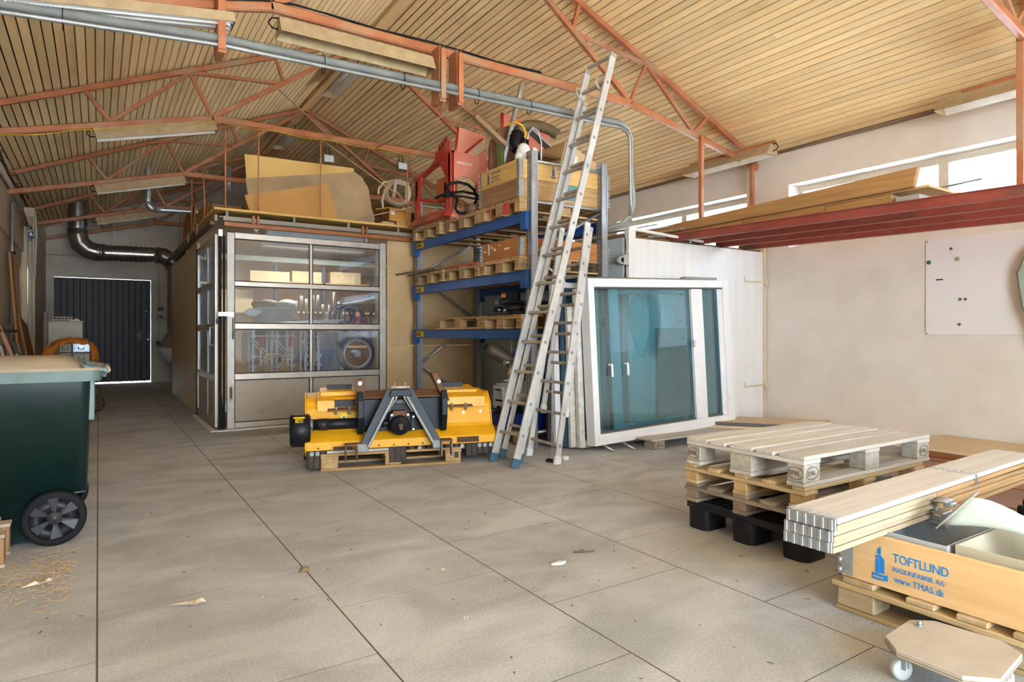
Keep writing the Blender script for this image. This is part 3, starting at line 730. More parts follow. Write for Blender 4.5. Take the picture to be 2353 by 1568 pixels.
obj('brass_contact', MB().box(3.585, 5.65, ZL[0]+.33, 3.60, 5.72, ZL[0]+.37), M('orange_brass', (.55,.20,.06), rough=.4), t)
obj('chrome_fitting', MB().cyl((3.56, 5.74, ZL[0]+.2), (3.585, 5.74, ZL[0]+.2), .012, 8).cyl((3.555, 5.62, ZL[0]+.19), (3.575, 5.62, ZL[0]+.19), .018, 8), galv, t)
# sticks on the far middle pallet
stick = wood('grey_stick', (.26,.19,.13), (.18,.12,.08), 'y'); random.seed(5)
for k in range(6):
    ya = 7.0 + random.uniform(-.05, .2); x = 3.5 + .05*k
    single('wood_stick', MB().bar((x, ya, ZL[1]+.16+.014*(k % 3)), (x - .03, 8.0 + random.uniform(.1, .35), ZL[1]+.165+.014*(k % 3)), .028, .014), stick, ORD[k] + ' rough stick from the aisle, on the far pallet of the middle rack level', 'stick', 'rough sticks on the middle rack level')
single('red_strip', MB().bar((3.585, 6.22, ZL[1]+.152), (3.585, 7.0, ZL[1]+.152), .03, .012), red_spray, 'red painted lath on the centre pallet of the middle rack level', 'lath')

# ------------------------------------------------------------------ red machine guards on the top level
red_m = M('red_guard_enamel', (.40,.028,.018), (.33,.02,.014), rough=.4, scale=4, c3=(.55,.20,.14), s3=2.2, t3=(.5,.8)); 
red_faded = M('faded_red_enamel', (.62,.20,.13), (.56,.15,.10), rough=.5, scale=3, st=(1,1,.4), c3=(.66,.33,.20), s3=1.4, t3=(.45,.8))
beige_gr = M('beige_mesh_panel', (.56,.47,.29), (.50,.41,.25), rough=.8, scale=40)
zb = ZL[2]+.146
rg = thing('machine_guard', 'bright red welded machine guard standing upside down on the top rack level', 'machine guard', (3.75, 7.2, zb))
X0, X1, YA, YB, H = 3.50, 3.88, 6.72, 7.72, .79
# side frame facing the aisle: base rail, two posts, gussets, top rail with lug plate
def plate_x(poly, x, d=.03): return MB().prism(poly, (x, 0, 0), (0,-1,0), (0,0,1), d)   # poly in (-y, z)
obj('base_rail', MB().hexa([(X0-.10, YB+.05, zb), (X0-.10, YA+.0, zb), (X0+.02, YA, zb), (X0+.02, YB, zb), (X0-.0, YB-.0, zb+.12), (X0-.0, YA, zb+.12), (X0+.02, YA, zb+.12), (X0+.02, YB, zb+.12)]), red_m, rg, .004)
obj('front_post', MB().box(X0, YA, zb+.1, X0+.05, YA+.07, zb+H), red_m, rg, .008)
obj('far_post', MB().box(X0, YB-.07, zb+.1, X0+.05, YB, zb+H-.16), red_m, rg, .008)
obj('near_gusset', plate_x([(-YA-.02, zb+H), (-YA-.02, zb+.42), (-YA-.06, zb+.42), (-YA-.30, zb+H-.10), (-YA-.30, zb+H-.06)], X0+.03), red_m, rg)
obj('far_gusset', plate_x([(-YB+.0, zb+H-.14), (-YB+.22, zb+H-.10), (-YB+.05, zb+.36), (-YB, zb+.36)], X0+.03), red_m, rg)
obj('top_rail', MB().hexa([(X0-.01, YA, zb+H-.03), (X0+.06, YA, zb+H-.03), (X0+.06, YB, zb+H-.19), (X0-.01, YB, zb+H-.19), (X0-.01, YA, zb+H), (X0+.06, YA, zb+H), (X0+.06, YB, zb+H-.15), (X0-.01, YB, zb+H-.15)]), red_m, rg, .003)
obj('lug_plate', plate_x([(-YA-.02, zb+H-.02), (-YA-.02, zb+H+.12), (-YA-.08, zb+H+.12), (-YA-.09, zb+H+.17), (-YA-.12, zb+H+.19), (-YA-.30, zb+H+.13), (-YA-.33, zb+H+.07), (-YA-.40, zb+H+.05), (-YA-.42, zb+H-.02), (-YA-.62, zb+H-.10)], X0+.02, .02), red_m, rg)
obj('lug_holes', MB().cyl((X0-.002, YA+.12, zb+H+.14), (X0+.0, YA+.12, zb+H+.14), .014, 10).cyl((X0-.002, YA+.20, zb+H+.11), (X0, YA+.20, zb+H+.11), .014, 10).cyl((X0-.002, YA+.28, zb+H+.085), (X0, YA+.28, zb+H+.085), .014, 10), black_rubber, rg)
# front panel facing the camera with a rounded opening
pts = [(.03,.06),(.03,.40),(.07,.46),(.13,.50),(.25,.48),(.32,.42),(.34,.34),(.34,.06)]
s = MB()
fo = (X0+.03, YA+.012, zb)
s.prism([(0,.44),(.07,.46),(.13,.50),(.25,.48),(.32,.42),(.36,.42),(.36,H-.02),(0,H)], fo, (1,0,0), (0,0,1), .012)
s.prism([(0,.08),(.03,.08),(.03,.40),(.07,.46),(0,.46)], fo, (1,0,0), (0,0,1), .012).prism([(.34,.05),(.37,.05),(.37,.42),(.32,.42)], fo, (1,0,0), (0,0,1), .012).prism([(-.03,0),(.62,-.02),(.45,.05),(.03,.12)], fo, (1,0,0), (0,0,1), .012)
fp = obj('front_panel', s, red_faded, rg)
wl = M('white_lettering', (.82,.74,.68), rough=.6)
s = MB(); lettering(s, 'STATION', .05, (X0+.03+.265, YA-.0012, zb+H-.12), (-1,0,0), (0,0,-1), .001); obj('lettering', s, wl, fp)
obj('inner_post', MB().box(X0+.30, YB-.30, zb+.1, X0+.36, YB-.24, zb+.60), red_m, rg, .006)
obj('back_panel', MB().box(X0+.30, YA+.40, zb+.37, X0+.315, YB-.02, zb+.66), M('streaked_red', (.48,.09,.04), (.58,.25,.10), rough=.6, scale=12, st=(1,1,.08)), rg)
obj('cross_tube', MB().cyl((X0+.02, YB-.05, zb+.36), (X0+.33, YB-.26, zb+.34), .018, 10), red_m, rg)
obj('hook', MB().tube([(X0-.06, YB-.30, zb+.13), (X0-.07, YB-.31, zb+.06), (X0-.08, YB-.33, zb+.04), (X0-.08, YB-.36, zb+.07)], .01, 8), rodm, rg)
# second guard behind it, pale red, with a mesh panel
rg2 = thing('machine_guard', 'taller faded red machine guard with beige mesh panel behind the bright red one', 'machine guard', (4.0, 7.05, zb))
fo = (3.72, 7.06, 0)
obj('side_panel', MB().prism([(.05,3.74),(.0,3.38),(.02,3.32),(.10,3.32),(.40,3.64),(.46,3.66),(.45,3.69)], fo, (1,0,0), (0,0,1), .03), red_faded, rg2)
obj('mesh_panel', MB().prism([(.10,3.32),(.40,3.64),(.46,3.66),(.45,3.50),(.33,3.39),(.33,3.30)], (3.72, 7.075, 0), (1,0,0), (0,0,1), .012), beige_gr, rg2)
obj('rim', MB().tube([(3.77, 7.03, 3.74), (3.73, 7.03, 3.40), (3.70, 7.03, 3.34)], .016, 8).tube([(3.78, 7.03, 3.35), (4.12, 7.03, 3.64)], .016, 8), red_m, rg2)
obj('right_post', MB().prism([(.33,zb),(.48,zb),(.485,3.52),(.33,3.40)], (3.72, 7.10, 0), (1,0,0), (0,0,1), .03).tube([(4.045, 7.06, 2.6), (4.045, 7.06, 3.40), (4.19, 7.06, 3.52)], .012, 8), red_faded, rg2)
obj('dark_seam', MB().box(4.03, 7.052, zb, 4.05, 7.06, 3.38), M('dark_red', (.12,.01,.01), rough=.5), rg2)
rg3 = thing('machine_guard', 'pale red folded sheet leaning behind the ribbed black hose, topmost on the rack', 'machine guard', (4.6, 7.0, zb))
obj('sheet', MB().prism([(0,3.78),(.03,4.0),(.09,4.01),(.42,3.96),(.78,3.95),(.76,3.70),(.3,2.56),(.05,2.56)], (4.38, 7.0, 0), (1,0,0), (0,0,1), .02), red_faded, rg3)
obj('edge', MB().box(4.37, 6.97, 3.5, 4.41, 7.0, 4.02), red_m, rg3, .005)
# black bent hoop with rods in front of the guard
t = thing('bent_hoop', 'black bent steel hoop on two rods in front of the red guard', 'hoop', (3.6, 6.6, zb))
hp = [(3.42,2.80),(3.41,2.86),(3.46,2.92),(3.55,2.935),(3.65,2.91),(3.72,2.86),(3.79,2.78),(3.775,2.70),(3.72,2.63),(3.62,2.575),(3.52,2.575),(3.475,2.61),(3.50,2.68),(3.54,2.72),(3.53,2.77),(3.46,2.80)]
obj('hoop', MB().tube([(x, 6.6 + .05*math.sin(k), z) for k, (x, z) in enumerate(hp)], .017, 8, closed=True), black_rubber, t)
obj('rod', MB().tube([(3.30, 6.72, 2.74), (3.40, 6.62, 2.79), (3.60, 6.6, 2.83), (3.95, 6.58, 2.80)], .015, 8), black_rubber, t)
obj('rod', MB().tube([(3.36, 6.66, 2.76), (3.6, 6.6, 2.77), (3.95, 6.58, 2.75)], .012, 8), black_rubber, t)
single('cast_gear', MB().lathe([(.03,0),(.10,.0),(.115,.03),(.115,.09),(.05,.10)], (3.66, 6.42, zb), (0,0,1), 18), M('rusty_iron', (.20,.11,.06), (.13,.07,.04), rough=.8, scale=20), 'rusty cast iron gear on the pallet beside the printed box', 'gear')

# ------------------------------------------------------------------ contents of the printed box
zc0 = ZL[2]+.36
rustb = M('rust_brown_sheet', (.20,.085,.035), (.15,.06,.025), rough=.6, scale=4)
s = MB().prism([(0,zc0-.2),(0,3.20),(.02,3.28),(.10,3.41),(.24,3.48),(.36,3.475),(.36,3.2),(.36,zc0-.2)], (3.60, 6.02, 0), (1,0,0), (0,0,1), .05)
single('curved_cover', s, rustb, 'rust brown sheet cover with rounded top standing in the printed box', 'cover', bevel=.004)
single('slotted_upright', MB().bar((3.64, 5.80, 2.70), (3.605, 5.79, 3.25), .06, .045).bar((3.655, 5.765, 2.70), (3.62, 5.755, 3.25), .012, .012), M('olive_enamel', (.10,.13,.03), rough=.5), 'olive green slotted upright standing in the printed box', 'upright')
single('steel_bar', MB().bar((3.60, 5.86, 2.7), (3.90, 5.80, 3.90), .07, .035), galv, 'grey flat steel bar standing tall and leaning in the printed box', 'bar')
single('wood_batten', MB().bar((3.27, 5.75, 3.41), (3.64, 5.74, 3.17), .075, .05), wood('dark_batten', (.30,.18,.09), (.22,.13,.06), 'x'), 'short wooden batten leaning over the left edge of the printed box', 'batten', bevel=.003)
hosem = M('brown_hose', (.20,.15,.075), (.14,.10,.05), rough=.6)
t = thing('flexible_hose', 'ribbed brown flexible exhaust hose arching above the printed box', 'hose', (3.9, 5.8, 3.2))
obj('hose_body', corr([(4.33, 5.72, 3.39), (4.24, 5.75, 3.44), (4.13, 5.78, 3.47), (4.0, 5.80, 3.465), (3.90, 5.83, 3.42), (3.84, 5.86, 3.34)], .062, .018, 14), hosem, t)
obj('black_section', corr([(3.84, 5.80, 3.33), (3.80, 5.76, 3.26), (3.78, 5.72, 3.20), (3.79, 5.70, 3.14)], .082, .022, 14), black_plastic, t)
t = thing('spray_canister', 'white plastic canister with hoses behind the near rack upright', 'canister', (3.78, 5.6, 2.9))
obj('body', MB().lathe([(.07,0),(.085,.02),(.088,.10),(.075,.15),(.085,.20),(.06,.27),(.03,.30)], (3.80, 5.62, 2.88), (0,0,1), 18).lathe([(.02,0),(.05,.02),(.055,.05),(.03,.08),(.01,.09)], (3.73, 5.60, 3.0), (-.3,-.6,.2), 12), white_paint, t)
obj('yellow_tube', MB().tube([(3.80, 5.62, 3.18), (3.83, 5.62, 3.30), (3.80, 5.64, 3.38), (3.72, 5.66, 3.41), (3.66, 5.7, 3.38)], .012, 8), yel, t)
obj('steel_hose', MB().tube([(3.84, 5.62, 3.16), (3.86, 5.62, 3.30), (3.92, 5.62, 3.375), (3.99, 5.62, 3.35), (4.03, 5.62, 3.24), (4.03, 5.62, 2.88)], .011, 8), galv, t)
obj('hose_ends', MB().cyl((3.80, 5.62, 3.17), (3.80, 5.62, 3.24), .022, 10).cyl((3.845, 5.62, 3.15), (3.85, 5.62, 3.23), .018, 10), black_rubber, t)
obj('sticker', MB().prism([(0,0),(.06,-.01),(.055,.03),(.01,.04)], (3.87, 5.55, 3.10), (1,0,0), (0,0,1), .003), paper_m, t)
card = M('cardboard', (.50,.34,.17), (.44,.29,.14), rough=.8, scale=4)
card_y = M('bright_cardboard', (.62,.38,.12), (.55,.32,.09), rough=.8, scale=4)
card_d = M('dark_cardboard', (.36,.19,.075), (.29,.145,.055), rough=.8, scale=4)
redp = M('red_print', (.55,.03,.025), rough=.6)
t = thing('carton', 'tilted cardboard carton with red and white label in the printed box', 'carton', (4.5, 5.7, 2.9))
def rbox(o, ux, uy, uz, a, b, c):
    o, ux, uy, uz = V(o), V(ux)*a, V(uy)*b, V(uz)*c
    return MB().hexa([o, o+ux, o+ux+uy, o+uy, o+uz, o+ux+uz, o+ux+uy+uz, o+uy+uz])
ux = V((.86,.12,-.26)).normalized(); uz = V((.30,.05,.95)); uz = (uz - ux*uz.dot(ux)).normalized(); uy = uz.cross(ux)
o = V((4.24, 5.60, 2.86))
obj('carton_body', rbox(o, ux, uy, uz, .60, .42, .46), card, t, .004)
obj('shipping_label', rbox(o + ux*.03 + uz*.22 - uy*.002, ux, uy, uz, .20, .001, .16), paper_m, t)
obj('red_band', rbox(o + ux*.012 + uz*.20 - uy*.0015, ux, uy, uz, .016, .001, .22), redp, t)
obj('red_arrows', rbox(o + ux*.34 + uz*.24 - uy*.002, ux, uy, uz, .03, .001, .12), redp, t)
obj('red_mark', rbox(o + ux*.06 + uz*.02 - uy*.002, ux, uy, uz, .12, .001, .07), redp, t)
single('leaning_board', MB().hexa([(3.95, 6.0, 3.26), (4.30, 5.62, 3.10), (4.32, 5.64, 3.08), (3.97, 6.02, 3.24), (3.95, 6.05, 3.30), (4.30, 5.66, 3.13), (4.95, 6.05, 2.85), (4.4, 6.1, 3.10)]), card_d, 'brown board tilted between the carton and the canister in the printed box', 'board')
single('grey_tray', MB().hexa([(3.92, 5.62, 3.34), (4.16, 5.62, 3.20), (4.16, 5.72, 3.20), (3.92, 5.72, 3.34), (3.93, 5.62, 3.37), (4.17, 5.62, 3.22), (4.17, 5.72, 3.22), (3.93, 5.72, 3.37)]), galv, 'narrow perforated steel strip leaning behind the canister hoses', 'strip')
single('carton', MB().box(4.02, 5.75, zc0-.15, 4.20, 6.1, 3.06), card_d, 'dark brown carton packed low in the printed box', 'carton', bevel=.004)
# ------------------------------------------------------------------ glass enclosure
EX, EY = 1.20, 8.30
chip = M('chipboard', (.56,.385,.20), (.49,.33,.165), rough=.8, scale=3, bump=.05, c3=(.42,.27,.13), s3=2.2, t3=(.6,.85))
cream_pan = M('cream_panel', (.63,.50,.33), (.57,.45,.29), rough=.55, scale=2, c3=(.52,.39,.24), s3=1.2, t3=(.6,.9))
grey_sheet = M('dented_sheet_panel', (.40,.335,.265), (.34,.28,.215), rough=.55, scale=60, metal=.2, c3=(.27,.21,.15), s3=4, t3=(.6,.8), bump=.1)
pane_m = glass('sky_tinted_acrylic', (.90,.93,.95), refl=.10, dust=(.62,.68,.78), dustamt=.05, dscale=2.2, rough=.05)  # bluish tint of the dust stands in for sky reflected in the panes
pane_l = glass('hazed_acrylic', (.80,.86,.92), refl=.14, dust=(.62,.70,.82), dustamt=.24, dscale=2.5, rough=.08)  # stronger bluish haze paints in the pale brightness of the side panes
rows = [(1.793, 2.305), (1.282, 1.73), (.67, 1.208), (.079, .591)]
# front sliding door
fd = thing('sliding_door', 'front glazed sliding door of the enclosure with three rows of clear panes', 'sliding door', (2.3, EY, 0), 'glazed sliding doors')
yf0, yf1 = EY - .022, EY + .022
def mem(s, x0, z0, x1, z1, d=.0): return s.box(x0, yf0-d, z0, x1, yf1+d, z1)
obj('stile', mem(MB(), 1.297, .006, 1.38, 2.375, .004), dull_alu, fd, .003)
obj('stile', mem(MB(), 3.225, .006, 3.312, 2.395, .004), dull_alu, fd, .003)
zr_ = [(.006, .079), (.591, .67), (1.208, 1.282), (1.73, 1.793), (2.305, 2.385)]
for a, b in zr_:
    obj('rail', mem(MB(), 1.381, a, 3.224, b), alu_frame, fd, .008)
for a, b in rows: obj('mullion', mem(MB(), 2.279, a, 2.317, b, -.002), alu_frame, fd, .006)
gask = black_rubber
for ri, (a, b) in enumerate(rows):
    for xa, xb in ((1.381, 2.279), (2.317, 3.224)):
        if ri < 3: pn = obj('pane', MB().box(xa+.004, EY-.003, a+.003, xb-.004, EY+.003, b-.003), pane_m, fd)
        else:
            s = MB(); nx, nz_ = 16, 10; random.seed(ri*7+int(xa*10))
            vs = [(xa+.004+(xb-xa-.008)*i/nx, EY-.006-(random.uniform(0,.004) if 0 < i < nx and 0 < j < nz_ else 0), a+.003+(b-a-.006)*j/nz_) for j in range(nz_+1) for i in range(nx+1)]
            s.add(vs, [(j*(nx+1)+i, j*(nx+1)+i+1, (j+1)*(nx+1)+i+1, (j+1)*(nx+1)+i) for j in range(nz_) for i in range(nx)], True)
            pn = obj('sheet_panel', s, grey_sheet, fd)
        g_ = MB().box(xa, EY-.016, a, xb, EY-.008, a+.007).box(xa, EY-.016, b-.007, xb, EY-.008, b).box(xa, EY-.016, a, xa+.007, EY-.008, b).box(xb-.007, EY-.016, a, xb, EY-.008, b)
        obj('gasket', g_, gask, pn)
s = MB().prism([(.05*math.cos(q)*.6, .07*math.sin(q) + (.05 if math.sin(q) > 0 else -.05)) for q in [2*math.pi*k/20 for k in range(20)]], (1.338, yf0-.005, .44), (1,0,0), (0,0,1), .004)
gp = obj('finger_pull', s, M('brass_grey', (.36,.30,.23), rough=.4, metal=.6), fd)
obj('pull_recess', MB().prism([(.016*math.cos(q), .05*math.sin(q) + (.03 if math.sin(q) > 0 else -.03)) for q in [2*math.pi*k/16 for k in range(16)]], (1.338, yf0-.0098, .44), (1,0,0), (0,0,1), .001), M('dark_recess', (.10,.08,.06), rough=.8), gp)
obj('handle', MB().tube([(1.362, yf0-.005, 1.30), (1.362, yf0-.05, 1.29), (1.362, yf0-.05, 1.13), (1.362, yf0-.005, 1.12)], .007, 8), galv, fd)
obj('catch_plate', MB().box(1.355, yf0-.004, 1.09, 1.37, yf0-.001, 1.34), galv, fd)
# left sliding door in the passage face
ld_ = thing('sliding_door', 'narrow looking glazed sliding door on the passage side of the enclosure', 'sliding door', (EX, 9.1, 0), 'glazed sliding doors')
xa0, xa1 = EX-.02, EX+.02
obj('stile', MB().box(xa0, 8.40, .02, xa1, 8.47, 2.36), alu_frame, ld_, .003); obj('stile', MB().box(xa0, 9.99, .02, xa1, 10.07, 2.33), alu_frame, ld_, .003)
for a, b in ((.02, .11), (.57, .65), (1.19, 1.28), (1.72, 1.80), (2.27, 2.36)): obj('rail', MB().box(xa0, 8.47, a, xa1, 9.99, b), alu_frame, ld_, .005)
for a, b in ((1.80, 2.27), (1.28, 1.72), (.65, 1.19), (.11, .57)):
    obj('mullion', MB().box(xa0+.003, 9.06, a, xa1-.003, 9.10, b), dull_alu, ld_, .003)
    for ya, yb in ((8.47, 9.06), (9.10, 9.99)):
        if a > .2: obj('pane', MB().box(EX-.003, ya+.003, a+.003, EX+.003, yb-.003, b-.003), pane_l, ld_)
        else: obj('sheet_panel', MB().box(EX-.006, ya+.003, a+.003, EX, yb-.003, b-.003), grey_sheet, ld_)
obj('pull_handle', MB().tube([(xa0, 8.44, 1.24), (xa0-.05, 8.44, 1.23), (xa0-.05, 8.44, 1.02), (xa0, 8.44, 1.01)], .008, 8), galv, ld_)
# corner: rubber seal, padlocked hasp
t = thing('rubber_seal', 'black rubber seal strip hanging down the front corner of the enclosure', 'seal', (1.24, 8.28, 0))
obj('strip', MB().box(1.205, 8.265, .45, 1.235, 8.30, 2.335).hexa([(1.20, 8.22, .0), (1.262, 8.22, .0), (1.262, 8.29, .0), (1.20, 8.29, .0), (1.207, 8.265, .45), (1.235, 8.265, .45), (1.235, 8.30, .45), (1.207, 8.30, .45)]), black_rubber, t)
obj('second_strip', MB().box(1.252, 8.262, .02, 1.275, 8.29, 2.33), black_rubber, t)
obj('top_bracket', MB().box(1.20, 8.26, 2.32, 1.245, 8.30, 2.40), galv, t)
t = thing('hasp', 'shiny hasp with black padlock at the enclosure corner', 'lock', (1.27, 8.24, 1.39))
obj('hasp_plate', MB().box(1.195, 8.238, 1.362, 1.372, 8.246, 1.415).box(1.31, 8.23, 1.355, 1.365, 8.24, 1.42), galv, t, .002)
obj('padlock', MB().box(1.17, 8.225, 1.27, 1.198, 8.245, 1.33), black_plastic, t, .004)
obj('shackle', MB().tube([(1.176, 8.235, 1.33), (1.176, 8.235, 1.375), (1.184, 8.235, 1.39), (1.192, 8.235, 1.375), (1.192, 8.235, 1.33)], .004, 6), galv, t)
# white sill strips on the floor
single('floor_strip', MB().box(1.10, 8.15, 0, 1.165, 10.0, .012), white_paint, 'white strip on the floor along the passage side of the enclosure', 'strip', bevel=.002)
single('floor_strip', MB().box(1.165, 8.13, 0, 3.31, 8.24, .012), white_paint, 'white strip on the floor along the front of the enclosure', 'strip', bevel=.002)
# walls of the enclosure
ew = structe('wall_enclosure', (2.9, 11, 0))
obj('chipboard', MB().box(3.335, EY-.012, 0, 4.70, EY+.008, .985), chip, ew, .002)
obj('chipboard', MB().box(3.335, EY-.012, .99, 4.70, EY+.008, 1.985), chip, ew, .002)
obj('chipboard', MB().box(3.335, EY-.012, 1.99, 4.70, EY+.008, 2.50), chip, ew, .002)
obj('wall_stud', MB().box(3.20, EY+.03, 0, 3.30, EY+.10, 2.40), chip, ew)
obj('cream_panel', MB().box(EX-.01, 10.14, .005, EX+.03, 13.85, 2.46), cream_pan, ew)
obj('seal_strip', MB().box(EX-.022, 10.07, .0, EX+.012, 10.14, 2.36), black_rubber, ew)
obj('back_wall', MB().box(EX, 13.80, 0, 4.70, 13.85, 2.55), chip, ew)
obj('cross_wall', MB().box(EX+.03, 11.9, 0, 4.66, 11.94, 2.55), chip, ew)
obj('inner_side', MB().box(4.66, EY+.01, 0, 4.70, 13.8, 2.55), M('pale_plaster', (.66,.60,.50), rough=.8), ew)
# roof deck
deck = structe('ceiling_enclosure', (2.9, 11, 2.6))
yellow_edge = wood('yellow_board_edge', (.66,.42,.12), (.56,.34,.085), 'x', rnd=.03)
rail_or = M('rust_orange_rail', (.34,.12,.035), (.27,.09,.025), rough=.5, scale=5)
grey_chan = M('dusty_steel_channel', (.30,.25,.20), (.24,.20,.16), rough=.6, metal=.3)
obj('deck_board', MB().box(1.14, 8.17, 2.618, 4.70, 14.2, 2.648), yellow_edge, deck, .003)
obj('soffit', MB().box(1.22, 8.33, 2.56, 4.70, 13.9, 2.575), M('soffit_board', (.42,.37,.31), rough=.8), deck)
obj('front_channel', MB().box(1.24, 8.19, 2.50, 4.70, 8.23, 2.555), grey_chan, deck, .004)
obj('front_rail', MB().box(1.25, 8.175, 2.435, 4.70, 8.235, 2.485), rail_or, deck, .004)
for x in (1.27, 2.05, 2.75, 3.45):
    obj('packer', MB().box(x, 8.2, 2.555, x+.03, 8.24, 2.618), grey_chan, deck)
for x in (1.56, 2.93): obj('rail_clip', MB().box(x, 8.155, 2.475, x+.03, 8.19, 2.58).box(x+.055, 8.155, 2.475, x+.085, 8.19, 2.58), rail_or, deck, .003)
obj('left_channel', MB().bar((1.165, 8.2, 2.525), (1.165, 12.2, 2.585), .035, .075), grey_chan, deck, .004)
obj('left_rail', MB().bar((1.125, 8.2, 2.46), (1.125, 10.7, 2.47), .05, .05), M('dark_rail', (.12,.06,.03), rough=.5), deck, .004)
obj('left_rail_far', MB().bar((1.15, 10.7, 2.50), (1.15, 14.9, 2.62), .04, .06), M('dark_channel', (.13,.10,.075), rough=.6), deck, .004)
for y in (9.35, 10.35): obj('rail_clip', MB().box(1.08, y, 2.47, 1.12, y+.07, 2.62), M('dark_rail', (.12,.06,.03)), deck, .003)
for x in (1.62, 3.03): obj('roller', MB().cyl((x, 8.25, 2.385), (x, 8.25, 2.44), .016, 8).cyl((x, 8.24, 2.43), (x, 8.275, 2.43), .022, 10), galv, deck)
t = thing('strip_light', 'bluish white strip light inside the enclosure above the glazed door', 'ceiling light', (2.55, 8.95, 2.50))
obj('diffuser', MB().hexa([(1.90, 8.88, 2.475), (3.20, 8.88, 2.475), (3.20, 9.02, 2.475), (1.90, 9.02, 2.475), (1.88, 8.86, 2.555), (3.22, 8.86, 2.555), (3.22, 9.04, 2.555), (1.88, 9.04, 2.555)]), M('blue_white_diffuser', (.70,.76,.84), rough=.3), t, .008)
obj('end_cap', MB().box(1.87, 8.86, 2.475, 1.895, 9.04, 2.558), white_paint, t)
# second strip light, further back, switched on
t = thing('strip_light', 'lit strip light under the soffit further back inside the enclosure', 'ceiling light', (2.9, 10.2, 2.52))
obj('lamp_body', MB().box(2.1, 10.12, 2.50, 3.7, 10.28, 2.56), white_paint, t, .004)
ll = bpy.data.lights.new('tube_light', 'AREA'); ll.shape = 'RECTANGLE'; ll.size = 1.5; ll.size_y = .12; ll.energy = 16; ll.color = (1, .93, .82)
lo_ = bpy.data.objects.new('tube_light', ll); COL.objects.link(lo_); lo_.parent = t; lo_.location = (0, 0, -.03)
# long inner lamp rail
single('cable_tray', MB().box(1.4, 11.0, 2.35, 4.6, 11.08, 2.43), M('mint_tray', (.52,.60,.52), rough=.5), 'pale cable tray across the back inside the enclosure', 'tray')
# ---------------- things inside, seen through the panes
shelf_dk = M('dark_shelf_post', (.06,.08,.12), rough=.5)
t = thing('storage_shelf', 'storage shelf with dark posts at the back of the enclosure interior', 'shelf', (3.0, 11.3, 0))
for x in (2.45, 3.25, 4.1): obj('post', MB().box(x, 11.0, 0, x+.05, 11.05, 2.3), shelf_dk, t)
for z in (.9, 1.50, 2.0): obj('shelf_board', MB().box(2.3, 11.0, z, 4.4, 11.6, z+.035), chip, t, .003)
wht_chip = M('pale_box_board', (.72,.56,.32), (.66,.50,.28), rough=.8)
for k, (x, y, z, a, b, c) in enumerate(((2.05, 10.9, 1.96, .62, .4, .22), (2.75, 11.05, 2.04, .5, .4, .18), (3.4, 11.05, 2.04, .55, .4, .2), (1.45, 11.2, 1.5, .7, .5, .38))):
    single('storage_box', MB().box(x, y, z, x+a, y+b, z+c), wht_chip, ['pale wooden box seen through the upper left pane of the enclosure', 'second pale box on the high shelf inside the enclosure', 'third pale box on the high shelf inside the enclosure, behind the mullion', 'large pale box low behind the upper left pane of the enclosure'][k], 'box', 'boxes inside the enclosure', .004)
t = thing('plastic_tub', 'grey plastic tub holding bags inside the enclosure, behind the middle left pane', 'tub', (2.15, 9.8, .9))
obj('tub_body', MB().hexa([(1.95, 9.6, 1.18), (2.36, 9.6, 1.18), (2.36, 10.0, 1.18), (1.95, 10.0, 1.18), (1.90, 9.56, 1.52), (2.42, 9.56, 1.52), (2.42, 10.04, 1.52), (1.90, 10.04, 1.52)]), M('grey_tub', (.32,.32,.29), rough=.5), t, .01)
obj('rim', MB().box(1.88, 9.54, 1.50, 2.44, 10.06, 1.53), M('grey_tub', (.3,.3,.3)), t, .006)
bagm = M('crumpled_bag', (.62,.58,.52), (.45,.40,.33), rough=.5, scale=16, bump=.6)
def blob(c, r, seed, n=3, amp=.25):
    bm = bmesh.new(); bmesh.ops.create_icosphere(bm, subdivisions=n, radius=1); rnd = random.Random(seed)
    ph = [(rnd.uniform(2,5), rnd.uniform(2,5), rnd.uniform(2,5), rnd.uniform(0,6)) for _ in range(4)]
    s = MB(); vs = []
    for v in bm.verts:
        k = 1 + amp*sum(math.sin(a*v.co.x + b*v.co.y + c_*v.co.z + d) for a, b, c_, d in ph)/4
        vs.append((c[0]+v.co.x*r[0]*k, c[1]+v.co.y*r[1]*k, c[2]+v.co.z*r[2]*k))
    s.add(vs, [[v.index for v in f.verts] for f in bm.faces], True); bm.free(); return s
single('plastic_bag', blob((2.33, 9.75, 1.58), (.16,.14,.08), 3), bagm, 'crumpled translucent bag on the grey tub inside the enclosure', 'bag')
single('brown_sack', blob((2.08, 9.85, 1.57), (.20,.18,.09), 8), M('brown_sacking', (.30,.21,.13), rough=.8), 'brown sack in the grey tub inside the enclosure', 'sack')
single('bench_box', MB().box(1.8, 9.4, .75, 3.1, 10.2, 1.18), M('dark_bench', (.16,.14,.14), rough=.7), 'dark workbench block under the grey tub inside the enclosure', 'workbench', bevel=.01)
dm = thing('dust_mask', 'white dust mask hanging inside the middle left pane of the enclosure', 'mask', (1.6, 8.36, 1.42))
s = MB(); n = 16
for ring in range(5):
    pass
prof = [(1.0, 0), (.93, .5), (.75, .85), (.45, 1.0), (0.001, 1.06)]
vs = []; fs = []
for r, hgt in prof:
    for k in range(n):
        q = 2*math.pi*k/n; vs.append((1.60 + .10*r*math.cos(q), 8.36 - .022*hgt, 1.42 + .042*r*math.sin(q)*(1 - .25*math.cos(2*q))))
for i in range(len(prof)-1):
    for k in range(n): fs.append((i*n+k, i*n+(k+1) % n, (i+1)*n+(k+1) % n, (i+1)*n+k))
obj('mask_cup', s.add(vs, fs, True), white_paint, dm)
obj('mask_tab', MB().prism([(-.008,0),(.03,.0),(.02,.012),(0,.012)], (1.69, 8.345, 1.425), (1,0,0), (0,0,1), .002), white_paint, dm)
